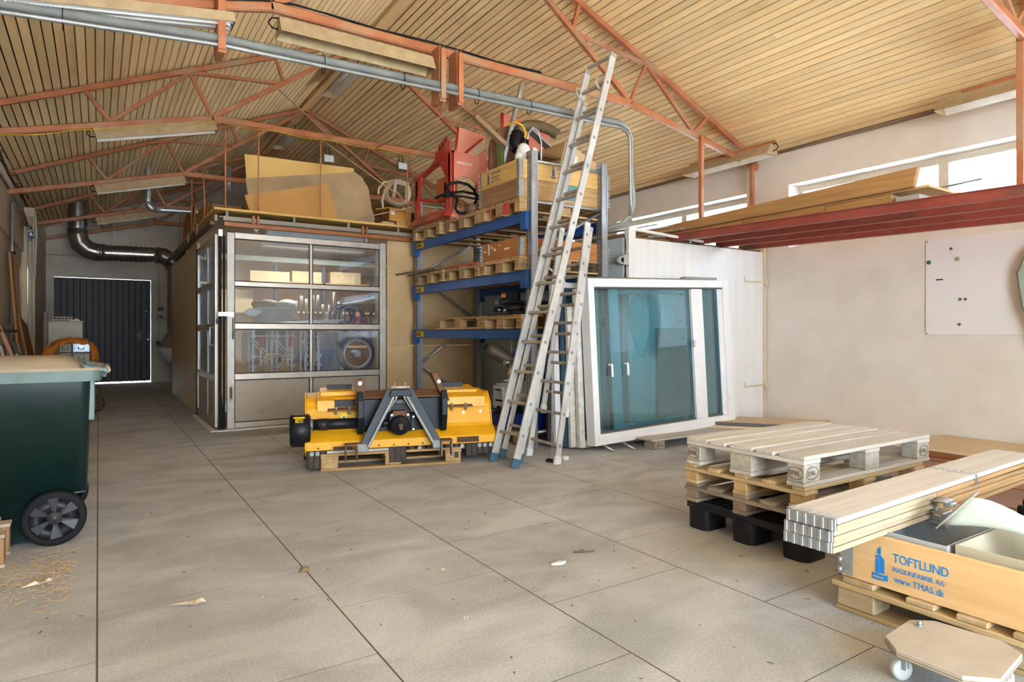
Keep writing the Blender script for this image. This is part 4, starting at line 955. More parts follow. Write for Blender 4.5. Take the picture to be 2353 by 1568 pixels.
# tubular lattice sections standing inside
tube_w = M('pale_aluminium_tube', (.62,.66,.72), rough=.3, metal=.4)
def lattice(x, y, w_, z1, label):
    t = thing('lattice_section', label, 'lattice frame', (x, y, 0), 'tubular lattice frames inside the enclosure')
    for dx in (0, w_):
        for dy in (0, .26): obj('chord_tube', MB().cyl((x+dx, y+dy, .02), (x+dx, y+dy, z1), .019, 10), tube_w, t)
    k = 0; z = .12; s = MB()
    while z < z1 - .25:
        a, b = (0, w_) if k % 2 == 0 else (w_, 0)
        s.cyl((x+a, y, z), (x+b, y, z+.24), .009, 6); s.cyl((x+a, y+.26, z), (x+b, y+.26, z+.24), .009, 6); z += .24; k += 1
    o = obj('lacing', s, tube_w, t); o['kind'] = 'stuff'
    for z in (.72, .85, 1.12, 1.22):
        if z < z1:
            s = MB()
            for dx in (0, w_): s.ring((x+dx, y-.03, z), (0,1,0), .026, .008, 14, 6)
            s.cyl((x, y, z), (x+w_, y, z), .01, 6)
            o = obj('ring_collar', s, tube_w, t); o['kind'] = 'stuff'
lattice(1.72, 8.95, .235, 1.27, 'first tubular lattice frame from the left behind the lower left pane')
lattice(2.02, 8.95, .20, 1.27, 'second tubular lattice frame from the left, behind the red gripped hand truck')
lattice(2.42, 9.0, .18, 1.22, 'third tubular lattice frame, beside the mullion of the enclosure door')
for k in range(6):
    single('loose_tube', MB().cyl((1.45+.02*k, 9.3+.05*k, 1.22+.012*k), (2.7+.05*k, 8.75+.06*k, 1.20+.03*k), .014, 8), tube_w, ORD[k] + ' bright loose tube from the front, across the lattice frames in the enclosure', 'tube', 'loose tubes inside the enclosure')
random.seed(3)
t = thing('pipe_rack', 'rack of upright pipe ends hanging behind the middle right pane of the enclosure', 'rack', (2.8, 9.9, 1.4))
for k in range(9):
    x = 2.52 + .085*k; h_ = random.uniform(.3, .55)
    obj('pipe', MB().cyl((x, 9.9+.03*(k % 3), 1.30), (x, 9.9+.03*(k % 3), 1.30+h_), .022, 8), M('worn_pipe', (.42,.38,.32), rough=.35, metal=.7), t)
obj('rack_bar', MB().box(2.48, 9.88, 1.33, 3.3, 9.99, 1.37), shelf_dk, t)
ht = thing('hand_truck', 'yellow hand truck with red grips standing inside the enclosure', 'hand truck', (1.93, 8.72, 0))
yfr = M('yellow_hand_truck', (.66,.43,.06), rough=.4); rgp = M('red_grip', (.52,.02,.03), rough=.5)
for x in (1.77, 2.10):
    e = .025 if x > 2 else -.01
    obj('side_tube', MB().tube([(x, 8.72, .03), (x, 8.72, .80), (x+e, 8.66, .99)], .014, 10), yfr, ht)
    obj('grip', MB().cyl((x+e, 8.66, .98), (x+e*1.6, 8.62, 1.12), .02, 10), rgp, ht)
obj('loop', MB().tube([(1.82, 8.73, .03), (1.82, 8.73, .84), (1.85, 8.73, .885), (2.02, 8.73, .885), (2.05, 8.73, .84), (2.05, 8.73, .03)], .011, 8), yfr, ht)
for x in (1.90, 1.97): obj('bar', MB().cyl((x, 8.73, .03), (x, 8.73, .88), .010, 8), yfr, ht)
obj('toe_plate', MB().box(1.76, 8.52, .012, 2.12, 8.74, .02), yfr, ht)
for x in (1.72, 2.15): obj('wheel', MB().cyl((x-.02, 8.80, .09), (x+.02, 8.80, .09), .09, 16), black_rubber, ht)
cabm = M('navy_cable', (.03,.04,.08), rough=.5)
t = thing('cable_coil', 'big dark cable coil on a reel behind the lower right pane of the enclosure', 'cable coil', (3.2, 9.2, .85))
s = MB()
for k in range(9): s.ring((3.20, 9.12+.014*k, .86), (0,1,0), .27-.012*(k % 3), .012, 30, 6)
o = obj('windings', s, cabm, t); o['kind'] = 'stuff'
obj('reel_flange', MB().ring((3.20, 9.10, .86), (0,1,0), .20, .018, 28, 8).cyl((3.2, 9.08, .86), (3.2, 9.3, .86), .05, 14), tube_w, t)
obj('reel_stand', MB().box(3.05, 9.15, .0, 3.35, 9.35, .62), M('navy_case', (.05,.08,.16), rough=.5), t, .01)
t = thing('cable_bundle', 'tangle of dark cables hanging behind the middle right pane of the enclosure', 'cable', (3.15, 9.3, 1.42))
random.seed(9); s = MB()
for k in range(14):
    cx, cz, rr = 3.12+random.uniform(-.12,.12), 1.42+random.uniform(-.05,.05), random.uniform(.12,.22)
    s.tube([(cx+rr*math.cos(q)*.8, 9.3+random.uniform(-.06,.06), cz+rr*math.sin(q)) for q in [2*math.pi*j/16 for j in range(16)]], .010, 6, closed=True)
o = obj('cable_loops', s, cabm, t); o['kind'] = 'stuff'
obj('pale_loop', MB().ring((3.13, 9.2, 1.42), (.2,1,0), .14, .006, 26, 6), M('grey_wire', (.5,.52,.55), rough=.4), t)
redt = M('red_strap', (.50,.03,.04), rough=.6)
single('red_strap_pile', blob((3.36, 9.4, 1.30), (.10,.12,.13), 4, 3, .5), redt, 'pile of red straps beside the dark cables inside the enclosure', 'straps')
single('navy_case', MB().box(2.55, 9.25, .02, 3.0, 9.8, .95), M('navy_case', (.05,.08,.16)), 'dark blue equipment case low inside the enclosure behind the lower right pane', 'case', bevel=.012)
single('white_rail', MB().tube([(3.0, 9.15, 1.58), (3.2, 8.95, 1.62), (3.35, 8.75, 1.68), (3.42, 8.6, 1.74)], .02, 8), white_paint, 'curved pale rail inside the enclosure, middle right pane', 'rail')
# ---------------- stored on the roof of the enclosure
def sheet(name, poly, y, m, label, th=.018, lean=.05):
    pts = [(x, y + lean*(z-2.65), z) for x, z in poly]; s = MB(); n = len(pts)
    s.add(pts + [(x, y_+th, z) for x, y_, z in pts], [list(range(n))[::-1], list(range(n, 2*n))] + [(i, (i+1) % n, n+(i+1) % n, n+i) for i in range(n)])
    return single(name, s, m, label, 'board', 'sheets stored on the enclosure roof')
yboard = M('yellow_fibreboard', (.72,.47,.15), (.67,.43,.13), rough=.7, scale=2)
ybo = sheet('fibreboard_sheet', [(1.641,3.563),(3.143,3.585),(3.156,3.2),(3.1,2.65),(1.70,2.65)], 9.05, yboard, 'bright yellow fibreboard sheet with a round stain, standing on the enclosure roof')
stm = M('brown_stain', (.46,.26,.06), rough=.7)
s = MB()
for cx, cz, rx, rz in ((2.20, 3.39, .10, .08), (2.235, 3.33, .07, .07), (2.15, 3.40, .05, .05)):
    s.prism([(cx+rx*math.cos(q), cz+rz*math.sin(q)) for q in [2*math.pi*k/18 for k in range(18)]], (0, 9.05+.05*(cz-2.65)-.001, 0), (1,0,0), (0,.05,1), .0008)
obj('stain', s, stm, ybo)
ply_b = M('worn_brown_ply', (.36,.24,.12), (.29,.19,.095), rough=.7, scale=2.5, c3=(.52,.37,.19), s3=1.0, t3=(.5,.8))
sheet('plywood_sheet', [(1.619,3.194),(3.104,3.487),(3.2,3.425),(3.298,3.281),(3.40,2.65),(1.70,2.65)], 8.88, ply_b, 'worn brown plywood sheet with clipped corner on the enclosure roof')
tanb = M('tan_hardboard', (.49,.25,.07), (.45,.225,.06), rough=.7, scale=2)
sheet('hardboard_sheet', [(1.57,2.934),(2.651,3.224),(2.82,2.65),(1.66,2.65)], 8.70, tanb, 'smooth tan hardboard sheet tilted in front of the brown plywood')
sheet('hardboard_offcut', [(2.70,3.18),(2.80,3.20),(2.83,3.12),(2.98,2.65),(2.75,2.65)], 8.78, ply_b, 'narrow torn brown offcut between the tan sheet and the brown plywood')
# sheets along the left edge of the roof
org_card = M('orange_brown_card', (.43,.19,.05), (.38,.16,.04), rough=.8, scale=2)
for k, (ya, yb, z1, z0, lab) in enumerate(((12.3, 13.9, 3.42, 2.65, 'tall orange brown card sheet on the far left edge of the enclosure roof'), (11.0, 12.2, 3.30, 2.65, 'second orange brown card sheet on the left edge of the enclosure roof'), (13.7, 14.15, 3.62, 2.65, 'narrow dark orange card at the far back corner of the enclosure roof'), (9.75, 10.9, 2.98, 2.65, 'low orange brown card sheet near the front of the left roof edge'))):
    s = MB().hexa([(1.34+.03*k, ya, z0), (1.36+.03*k, ya, z0), (1.36+.03*k, yb, z0), (1.34+.03*k, yb, z0), (1.42+.03*k, ya, z1-.08*(k == 1)), (1.44+.03*k, ya, z1-.08*(k == 1)), (1.44+.03*k, yb, z1), (1.42+.03*k, yb, z1)])
    single('card_sheet', s, org_card if k != 2 else card_d, lab, 'card sheet', 'card sheets on the roof edge')
bx = [((1.42, 10.4), (.42, .4, .45), card_d, 'dark brown carton standing behind the left front roof edge, leftmost of its row'),
      ((1.88, 10.4), (.30, .4, .50), card_d, 'dark brown carton second from the left behind the yellow sheet'),
      ((2.2, 10.45), (.25, .35, .42), card, 'plain carton mostly hidden behind the yellow sheet'),
      ((1.50, 9.55), (.26, .22, .16), card_d, 'small low carton by the lower left corner of the tan sheet')]
for (x, y), (a, b, c), m, lab in bx: single('carton', MB().box(x, y, 2.65, x+a, y+b, 2.65+c), m, lab, 'carton', 'cartons on the enclosure roof', .006)
# right end of the roof
single('carton', MB().box(3.40, 8.62, 2.65, 3.58, 8.85, 2.765), card, 'small pale carton on the roof edge, left of two by the red machine', 'carton', 'cartons on the enclosure roof', .003)
single('carton', MB().box(3.60, 8.58, 2.65, 3.92, 8.82, 2.765), card, 'small pale carton on the roof edge, right of two by the red machine', 'carton', 'cartons on the enclosure roof', .003)
t = thing('open_carton', 'orange cardboard box with open flaps on the roof beside the red machine', 'carton', (3.75, 8.85, 2.79), 'cartons on the enclosure roof')
obj('carton_body', MB().hexa([(3.52, 8.66, 2.79), (3.86, 8.66, 2.775), (3.90, 8.95, 2.775), (3.58, 8.95, 2.79), (3.52, 8.66, 2.975), (3.86, 8.66, 2.96), (3.90, 8.95, 2.96), (3.58, 8.95, 2.975)]), M('orange_cardboard', (.50,.24,.05), (.45,.21,.04), rough=.8), t)
obj('flap', MB().hexa([(3.52, 8.66, 2.972), (3.58, 8.95, 2.972), (3.40, 9.0, 2.95), (3.34, 8.72, 2.945), (3.52, 8.66, 2.978), (3.58, 8.95, 2.978), (3.40, 9.0, 2.956), (3.34, 8.72, 2.951)]), card_y, t)
obj('flap', MB().hexa([(3.52, 8.655, 2.972), (3.86, 8.655, 2.957), (3.92, 8.52, 2.90), (3.64, 8.52, 2.93), (3.52, 8.655, 2.978), (3.86, 8.655, 2.963), (3.92, 8.52, 2.906), (3.64, 8.52, 2.936)]), card_y, t)
obj('paper_label', MB().box(3.54, 8.6575, 2.88, 3.60, 8.6585, 2.94), paper_m, t)
hs_ = M('beige_hose', (.58,.46,.28), rough=.5)
t = thing('hose_coil', 'coil of beige hose hanging by the red machine on the enclosure roof', 'hose', (3.75, 8.9, 3.25))
for k in range(5):
    obj('hose_loop', MB().ring((3.74+.012*k, 8.88+.03*k, 3.25+.008*k), (.15+.05*k,1,.1*k), .15+.012*k, .0095, 30, 6), hs_, t)
obj('hose_tail', MB().tube([(3.44, 8.9, 3.20), (3.46, 8.92, 3.30), (3.55, 8.94, 3.40), (3.68, 8.95, 3.44), (3.80, 8.95, 3.43)], .017, 8), hs_, t)
obj('hose_tail', MB().tube([(3.52, 8.9, 2.98), (3.51, 8.92, 3.12), (3.56, 8.94, 3.28), (3.66, 8.95, 3.38), (3.78, 8.95, 3.41)], .019, 8), M('grey_beige_hose', (.44,.36,.23), rough=.5), t)
single('grey_bracket', MB().prism([(0,0),(.05,0),(.075,.20),(.21,.19),(.20,.0),(.25,0),(.265,.25),(.035,.26)], (3.63, 8.84, 3.17), (1,0,0), (0,0,1), .02), M('grey_plastic', (.42,.38,.28), rough=.5), 'grey arch shaped bracket in front of the beige hose coil', 'bracket', bevel=.004)
single('grey_door_panel', MB().box(3.36, 9.15, 2.65, 3.48, 9.2, 3.0), M('grey_plastic', (.42,.38,.28)), 'narrow grey panel standing right of the brown plywood', 'panel')
single('brown_carton', MB().box(3.95, 8.7, 2.66, 4.35, 9.1, 3.0), card_d, 'dark carton on the roof seen through the red machine frame', 'carton', 'cartons on the enclosure roof', .004)
single('filing_box', MB().box(3.95, 9.2, 2.66, 4.5, 9.6, 3.12), card, 'tan filing box further back behind the red machine frame', 'carton', 'cartons on the enclosure roof', .004)
# hanger rods, floodlights, stay wires
rodo = M('orange_rod', (.50,.19,.08), rough=.5)
for k, (x, y, z1, lab) in enumerate(((1.313, 8.5, 3.75, 'leftmost orange hanger rod from the second truss'), (1.70, 8.5, 3.77, 'second orange hanger rod, crossing the yellow sheet'), (2.485, 8.5, 3.77, 'third orange hanger rod, by the left floodlight'), (3.73, 8.5, 3.77, 'fourth orange hanger rod, by the right floodlight'), (1.24, 9.9, 3.46, 'bent orange rod at the left roof edge'), (1.30, 11.75, 3.72, 'orange rod from the third truss at the left roof edge'), (1.26, 13.2, 3.35, 'far orange rod at the left roof edge'))):
    pts = [(x, y, 2.65), (x, y, z1)] if k != 4 else [(x, y, 2.60), (x+.02, y, 2.95), (x-.0, y, z1)]
    single('hanger_rod', MB().tube(pts, .009, 8), rodo, lab, 'rod', 'orange hanger rods')
def flood(x, z, label):
    t = thing('floodlight', label, 'floodlight', (x, 8.42, z), 'floodlights under the second truss')
    obj('housing', MB().hexa([(x-.072, 8.36, z-.055), (x+.072, 8.36, z-.055), (x+.06, 8.43, z-.045), (x-.06, 8.43, z-.045), (x-.075, 8.37, z+.055), (x+.075, 8.37, z+.055), (x+.06, 8.45, z+.045), (x-.06, 8.45, z+.045)]), M('floodlight_grey', (.10,.10,.10), rough=.4), t, .004)
    obj('lens', MB().hexa([(x-.06, 8.356, z-.044), (x+.06, 8.356, z-.044), (x+.06, 8.362, z-.044), (x-.06, 8.362, z-.044), (x-.063, 8.364, z+.044), (x+.063, 8.364, z+.044), (x+.063, 8.37, z+.044), (x-.063, 8.37, z+.044)]), M('floodlight_lens', (.55,.56,.54), rough=.25), t)
    obj('bracket', MB().tube([(x-.03, 8.42, z+.05), (x-.03, 8.45, z+.16), (x+.03, 8.45, z+.16), (x+.03, 8.42, z+.05)], .006, 6), black_rubber, t)
flood(2.555, 3.47, 'left small floodlight hanging under the second truss above the plywood')
flood(3.60, 3.52, 'right small floodlight hanging under the second truss by the red machine')
wirem = M('pinkish_stay', (.48,.28,.18), rough=.5)
single('stay_wire', MB().tube([(2.55, 8.52, 3.72), (3.6, 8.55, 3.15), (4.0, 8.6, 2.85)], .008, 6), wirem, 'thin stay rod slanting down from the second truss to the red machine', 'wire')
single('stay_wire', MB().tube([(2.82, 8.5, 2.68), (3.9, 8.5, 3.02)], .007, 6), wirem, 'thin stay rod rising from the roof edge across the boxes', 'wire')
single('stay_wire', MB().tube([(1.95, 8.55, 4.32), (2.72, 8.5, 3.72)], .008, 6), wirem, 'thin stay rod from the main strut to the second truss tie', 'wire')
single('stay_wire', MB().tube([(3.85, 7.0, 4.02), (3.25, 8.5, 3.75)], .008, 6), wirem, 'thin stay rod slanting behind the red machine to the second truss', 'wire')
# ------------------------------------------------------------------ far end and left wall
def bend(c, r0, a0, a1, ux, uy, n=8):
    c, ux, uy = V(c), V(ux), V(uy); return [tuple(c + ux*r0*math.cos(a0+(a1-a0)*k/n) + uy*r0*math.sin(a0+(a1-a0)*k/n)) for k in range(n+1)]
dk = thing('ventilation_duct', 'large dark steel duct dropping from the roof and turning right above the far door', 'duct', (.3, 15.9, 2.87))
R = .175; yD = 15.9
obj('riser', corr([(-.36, yD, 4.6), (-.36, yD, 3.30)], R, .06, 22), duct_metal, dk)
el = MB(); seg = [(-.36, yD, 3.30), (-.36, yD, 3.20), (-.31, yD, 3.02), (-.18, yD, 2.90), (-.02, yD, 2.86), (.08, yD, 2.86)]
for a, b in zip(seg, seg[1:]): pass
obj('elbow', MB().tube(seg, R+.004, 22), duct_metal, dk)
for k in (1, 2, 3, 4):
    d = (V(seg[k+1]) - V(seg[k-1])).normalized(); obj('seam', MB().ring(seg[k], d, R+.005, .007, 24, 6), duct_metal, dk)
obj('run', corr([(.08, yD, 2.86), (1.05, yD-.02, 2.87)], R, .045, 22), duct_metal, dk)
obj('second_elbow', MB().tube([(1.05, yD-.02, 2.87), (1.20, yD-.03, 2.86), (1.36, yD-.05, 2.76), (1.42, yD-.06, 2.60)], R+.004, 22), duct_metal, dk)
for xq in (.1, 1.04): obj('collar', MB().ring((xq, yD-.01, 2.865), (1,0,0), R+.003, .01, 24, 6), duct_metal, dk)
obj('hanger_strip', MB().bar((.32, yD-.05, 2.95), (.25, yD-.05, 3.55), .05, .006), white_paint, dk)
sp = thing('spiral_hose', 'ribbed steel hose running down beside the far end of the enclosure into a hopper', 'hose', (1.25, 14.6, 1.2))
obj('hose_body', corr([(1.27, 14.55, 2.55), (1.27, 14.55, 1.25)], .115, .035, 18), duct_metal, sp)
obj('hopper_cone', MB().lathe([(.115,0),(.12,-.05),(.30,-.36),(.31,-.40)], (1.32, 14.6, 1.28), (0,0,1), 22), M('hopper_brown', (.22,.17,.12), rough=.6), sp)
obj('hopper_bowl', MB().lathe([(.31,.0),(.30,-.12),(.24,-.27),(.14,-.36),(.001,-.40)], (1.32, 14.6, .88), (0,0,1), 22), M('galvanised_bowl', (.55,.55,.54), rough=.5, metal=.2), sp)
obj('hopper_leg', MB().cyl((1.32, 14.75, 0), (1.32, 14.75, .7), .03, 8), duct_metal, sp)
sm = thing('vent_pipe', 'slim galvanised spiral pipe with elbow in front of the fourth truss', 'duct', (1.2, 13.0, 3.4))
obj('riser', corr([(.742, 13.0, 4.12), (.742, 13.0, 3.48)], .052, .05, 14), galv, sm)
obj('elbow', MB().tube([(.742, 13.0, 3.50), (.75, 13.0, 3.44), (.79, 13.0, 3.395), (.86, 13.0, 3.375)], .054, 14), galv, sm)
obj('run', corr([(.86, 13.0, 3.375), (1.95, 12.9, 3.40)], .052, .08, 14), galv, sm)
single('roof_vent', MB().lathe([(.075,0),(.075,.5)], (2.2, 14.0, 4.05), (0,0,1), 16), galv, 'short grey roof vent pipe far back near the ridge', 'vent')
t = thing('switch_box', 'grey electric switch box on the far wall right of the dark door', 'switch box', (1.26, 17.44, 1.65))
obj('box_body', MB().box(1.19, 17.36, 1.48, 1.33, 17.495, 1.86), M('grey_plastic_box', (.34,.31,.26), rough=.5), t, .006)
obj('meter_window', MB().box(1.20, 17.352, 1.70, 1.30, 17.36, 1.80).box(1.21, 17.352, 1.53, 1.29, 17.36, 1.60), black_plastic, t)
obj('wall_pipe', MB().tube([(1.24, 17.46, 3.0), (1.24, 17.46, 1.86)], .02, 8).tube([(1.22, 17.46, 1.48), (1.22, 17.46, .9)], .012, 8), gable_paint, t)
single('socket_box', MB().box(1.16, 17.40, .88, 1.25, 17.49, .98), black_plastic, 'small dark socket low on the far wall by the hopper', 'socket', bevel=.004)
# storage rack with steel drawers under an orange cloth
yS = 11.0
ft = thing('drawer_rack', 'steel rack of small drawers draped with an orange cloth, behind the wheelie bin', 'drawer unit', (-.33, yS+.3, 0))
dgrey = M('worn_drawer_steel', (.16,.135,.10), (.10,.08,.06), rough=.45, metal=.5, scale=12); dblue = M('blued_drawer_steel', (.28,.32,.36), (.16,.18,.2), rough=.3, metal=.7, scale=12)
obj('cabinet', MB().box(-.56, yS+.01, .0, -.06, yS+.6, 1.03), M('brown_cabinet', (.16,.10,.055), (.11,.065,.035), rough=.7), ft)
for i, (xa, xb) in enumerate(((-.46, -.325), (-.305, -.10))):
    for j, (za, zb_) in enumerate(((.89, 1.015), (.75, .88))):
        m = dblue if (i == 1 and j == 0) else dgrey
        d = obj('drawer', MB().box(xa, yS-.015, za, xb, yS+.02, zb_), m, ft, .006)
        obj('drawer_face', MB().box(xa+.02, yS-.022, za+.02, xb-.02, yS-.014, zb_-.02), m, d, .004)
        cx, cz = (xa+xb)/2, (za+zb_)/2
        obj('drawer_handle', MB().tube([(cx-.035, yS-.02, cz+.012), (cx-.035, yS-.045, cz+.008), (cx-.03, yS-.05, cz-.018), (cx+.03, yS-.05, cz-.018), (cx+.035, yS-.045, cz+.008), (cx+.035, yS-.02, cz+.012)], .006, 6), m, d)
cl = M('orange_cloth', (.50,.155,.018), (.37,.10,.01), rough=.85, scale=9)
def drape(pts_rows, folds, amp, seed):
    rnd = random.Random(seed); s = MB(); nu = 40; nr = len(pts_rows); vs = []
    for r in pts_rows:
        r = [V(p) for p in r]
        for k in range(nu+1):
            u = k/nu*(len(r)-1); i = min(int(u), len(r)-2); p = r[i].lerp(r[i+1], u-i)
            q = amp*(math.sin(k*folds) + .6*math.sin(k*folds*2.3+1))
            vs.append(p + V((q*.3, -abs(q), q*.5)))
    fs = [(j*(nu+1)+k, j*(nu+1)+k+1, (j+1)*(nu+1)+k+1, (j+1)*(nu+1)+k) for j in range(nr-1) for k in range(nu)]
    return s.add(vs, fs, True)
s = drape([[(-.64, yS+.3, .92), (-.52, yS+.35, 1.06), (-.33, yS+.35, 1.10), (-.14, yS+.35, 1.08), (-.04, yS+.3, .98)],
           [(-.66, yS+.05, .86), (-.52, yS+.02, 1.055), (-.33, yS, 1.105), (-.14, yS, 1.075), (-.03, yS+.02, .95)],
           [(-.66, yS-.05, .82), (-.535, yS-.06, 1.02), (-.33, yS-.05, 1.06), (-.14, yS-.05, 1.045), (-.03, yS-.05, .93)],
           [(-.67, yS-.07, .76), (-.56, yS-.09, .96), (-.33, yS-.06, 1.02), (-.12, yS-.06, 1.0), (-.02, yS-.06, .86)]], 1.1, .016, 2)
s2 = drape([[(-.60, yS-.06, .98), (-.50, yS-.07, 1.03), (-.44, yS-.06, 1.03)], [(-.66, yS-.09, .85), (-.56, yS-.10, .93), (-.46, yS-.08, .98)], [(-.69, yS-.07, .76), (-.62, yS-.08, .78), (-.53, yS-.07, .86)]], .8, .012, 4)
s3 = drape([[(-.11, yS-.05, 1.03), (-.06, yS-.05, 1.0), (-.02, yS, .97)], [(-.09, yS-.07, .90), (-.05, yS-.08, .88), (0.0, yS, .86)], [(-.085, yS-.06, .74), (-.05, yS-.07, .73), (.01, yS, .74)]], .8, .01, 5)
base = len(s.v)
for q in (s2, s3):
    b = len(s.v); s.v += q.v; s.f += [[i+b for i in f] for f in q.f]; s.sm += q.sm
cloth = single('dust_cloth', s, cl, 'crumpled orange cloth draped over the steel drawers behind the wheelie bin', 'cloth')
md = cloth.modifiers.new('thick', 'SOLIDIFY'); md.thickness = .006
single('brown_box', MB().box(-.50, yS-.06, .70, -.30, yS-.02, .80), card_d, 'flat brown carton edge under the left steel drawers', 'carton')
t = thing('white_cabinet', 'pale grey cabinet top with white brackets on it, behind the orange cloth', 'cabinet', (-.4, 11.9, 0))
obj('cabinet_body', MB().box(-.625, 11.7, 0, -.20, 12.2, 1.335), M('pale_cabinet', (.42,.37,.29), (.37,.32,.25), rough=.6), t, .006)
obj('cabinet_lid', MB().box(-.635, 11.69, 1.335, -.185, 12.21, 1.35), M('pale_cabinet', (.42,.37,.29)), t, .004)
wb_ = M('pale_hooks', (.66,.56,.42), rough=.5)
for k in range(5):
    x = -.53 + .045*k
    single('white_hook', MB().tube([(x-.05, 11.8, 1.36), (x, 11.8, 1.375), (x+.02, 11.8, 1.40), (x+.005, 11.8, 1.415), (x-.02, 11.8, 1.40)], .007, 6), wb_, ORD[k] + ' pale bent hook from the left on the cabinet behind the orange cloth', 'hook', 'pale hooks on the cabinet')
single('white_clip', MB().box(-.36, 11.78, 1.352, -.24, 11.84, 1.37).box(-.30, 11.79, 1.37, -.26, 11.82, 1.385), wb_, 'pale clip strip lying right of the hooks on the cabinet', 'clip')
t = thing('wire_stand', 'black wire stand on the floor behind the bin', 'stand', (-.02, 11.2, 0))
wm = M('dark_wire', (.05,.04,.035), rough=.5)
obj('frame', MB().tube([(-.12, 10.9, .05), (.02, 10.9, .05), (.07, 11.1, .12), (.06, 11.1, .22), (.0, 11.0, .25), (-.08, 11.0, .25)], .012, 6).tube([(-.12, 10.95, .12), (.04, 10.95, .13)], .010, 6).tube([(0, 11.0, .25), (0.02, 11.05, .38), (-.05, 11.05, .38)], .010, 6), wm, t)
obj('castor', MB().cyl((-.08, 10.86, .035), (-.03, 10.86, .035), .035, 12), black_rubber, t)
# pilaster, pipes and leaning stuff along the left wall
pil = struct('trim_2', MB().box(XL, 14.26, 0, -.955, 14.42, 3.42), wall_old, .01)
pipe_w = M('painted_pipe', (.60,.52,.39), rough=.6)
single('wall_pipe', MB().tube([(-1.02, 14.18, 0.2), (-1.02, 14.18, 3.25)], .035, 12), pipe_w, 'cream painted pipe up the pilaster on the left wall', 'pipe')
t = thing('heating_pipe', 'grey pipe climbing the left wall with elbows under the eave', 'pipe', (-1.08, 12.1, 1.8))
obj('riser', MB().tube([(-1.08, 12.05, .6), (-1.08, 12.05, 3.08), (-1.07, 12.1, 3.12), (-1.07, 12.6, 3.12), (-1.05, 12.7, 3.16), (-1.05, 12.7, 3.30)], .022, 10), galv, t)
obj('eave_pipe', MB().tube([(-1.065, 5.0, 3.30), (-1.065, 12.55, 3.30), (-1.07, 12.75, 3.27), (-1.05, 13.9, 3.05)], .035, 12), pipe_w, t)
obj('pipe_clip', MB().box(-1.12, 12.02, 1.20, -1.04, 12.08, 1.23).box(-1.12, 12.02, 2.35, -1.04, 12.08, 2.38), black_rubber, t)
obj('valve', MB().cyl((-1.0, 14.1, 2.85), (-1.0, 14.1, 3.0), .05, 10).tube([(-1.1, 13.9, 3.05), (-1.0, 14.1, 3.05), (-1.0, 14.1, 2.8)], .018, 8).ring((-1.0, 14.05, 2.93), (0,1,0), .05, .012, 14, 6), galv, t)
cobm = M('old_cable', (.10,.07,.05), rough=.9)
random.seed(21)
s = MB()
for k in range(4): s.tube([(-1.06+.02*math.sin(j+k), 5+.45*j, 3.40+.02*math.sin(j*2.1+k)+.015*k) for j in range(21)], .008, 6)
for k in range(10): y = random.uniform(9, 14); s.tube([(-1.07, y, 3.42), (-1.0, y+.1, 3.46), (-.98, y+.2, 3.40)], .005, 5)
single('eave_cables', s, cobm, 'untidy old cables along the left eave', 'cable', kind='stuff')
single('hanging_strip', MB().tube([(-.95, 14.2, 3.35), (-.93, 14.2, 2.9), (-.95, 14.2, 2.4), (-.95, 14.2, 2.15)], .02, 6), pipe_w, 'loose pale strip hanging from the top of the pilaster', 'strip')
orb = wood('orange_leaning_board', (.46,.20,.06), (.36,.15,.04), 'z')
single('leaning_plank', MB().bar((-.97, 12.35, .0), (-1.09, 11.9, 2.37), .22, .03, up=(1,0,0)), orb, 'tall thin orange plank leaning on the left wall by the grey pipe', 'plank')
single('leaning_sheet', MB().hexa([(-.86, 13.0, 0), (-.83, 13.0, 0), (-.80, 13.9, 0), (-.83, 13.9, 0), (-1.08, 12.7, 1.46), (-1.05, 12.7, 1.46), (-1.02, 13.7, 1.29), (-1.05, 13.7, 1.29)]), orb, 'broad orange brown board leaning on the left wall before the pilaster', 'board')
single('grey_post', MB().box(-.95, 16.3, 0, -.88, 16.4, 1.62), M('grey_post', (.42,.37,.31), rough=.7), 'pale square post standing in the far left corner', 'post', bevel=.004)
t = thing('wall_shelf', 'small dark shelf on the left wall above the peeling boards', 'shelf', (-1.02, 10.6, 1.19))
obj('shelf_board', MB().box(-1.14, 9.2, 1.17, -.95, 11.3, 1.205), M('dark_shelf', (.10,.06,.035), rough=.7), t, .004)
obj('bracket', MB().box(-1.14, 10.9, 1.205, -.97, 10.92, 1.28).box(-1.14, 9.9, 1.205, -.97, 9.92, 1.28), M('dark_shelf', (.10,.06,.035)), t)
peel = M('peeling_paint', (.62,.57,.48), (.12,.085,.06), rough=.8, scale=5, lo=.46, hi=.52)
for k, (ya, xb_) in enumerate(((9.6, -.90), (10.4, -.84), (11.2, -.78))):
    single('peeling_board', MB().hexa([(xb_, ya, 0), (xb_+.03, ya, 0), (xb_+.03, ya+.55, 0), (xb_, ya+.55, 0), (xb_-.22, ya-.1, .98+.03*k), (xb_-.19, ya-.1, .98+.03*k), (xb_-.19, ya+.45, 1.02), (xb_-.22, ya+.45, 1.02)]), peel, ['nearest board with peeling white paint leaning on the left wall', 'middle board with peeling white paint leaning on the left wall', 'farthest board with peeling white paint leaning on the left wall, showing most'][k], 'board', 'peeling boards on the left wall')
single('broom_stick', MB().tube([(-.70, 9.9, .35), (-.98, 9.5, 1.25)], .022, 8), wood('pink_wood', (.50,.27,.14), (.42,.21,.1), 'z'), 'reddish stick leaning across the peeling boards', 'stick')
t = thing('wall_reel', 'grey fitting on the left wall at the picture edge', 'fitting', (-1.08, 10.0, 1.9))
obj('mount', MB().lathe([(.10,0),(.10,.05),(.04,.07)], (-1.14, 10.0, 2.02), (1,0,0), 16), M('grey_fitting', (.26,.24,.21), rough=.5), t)
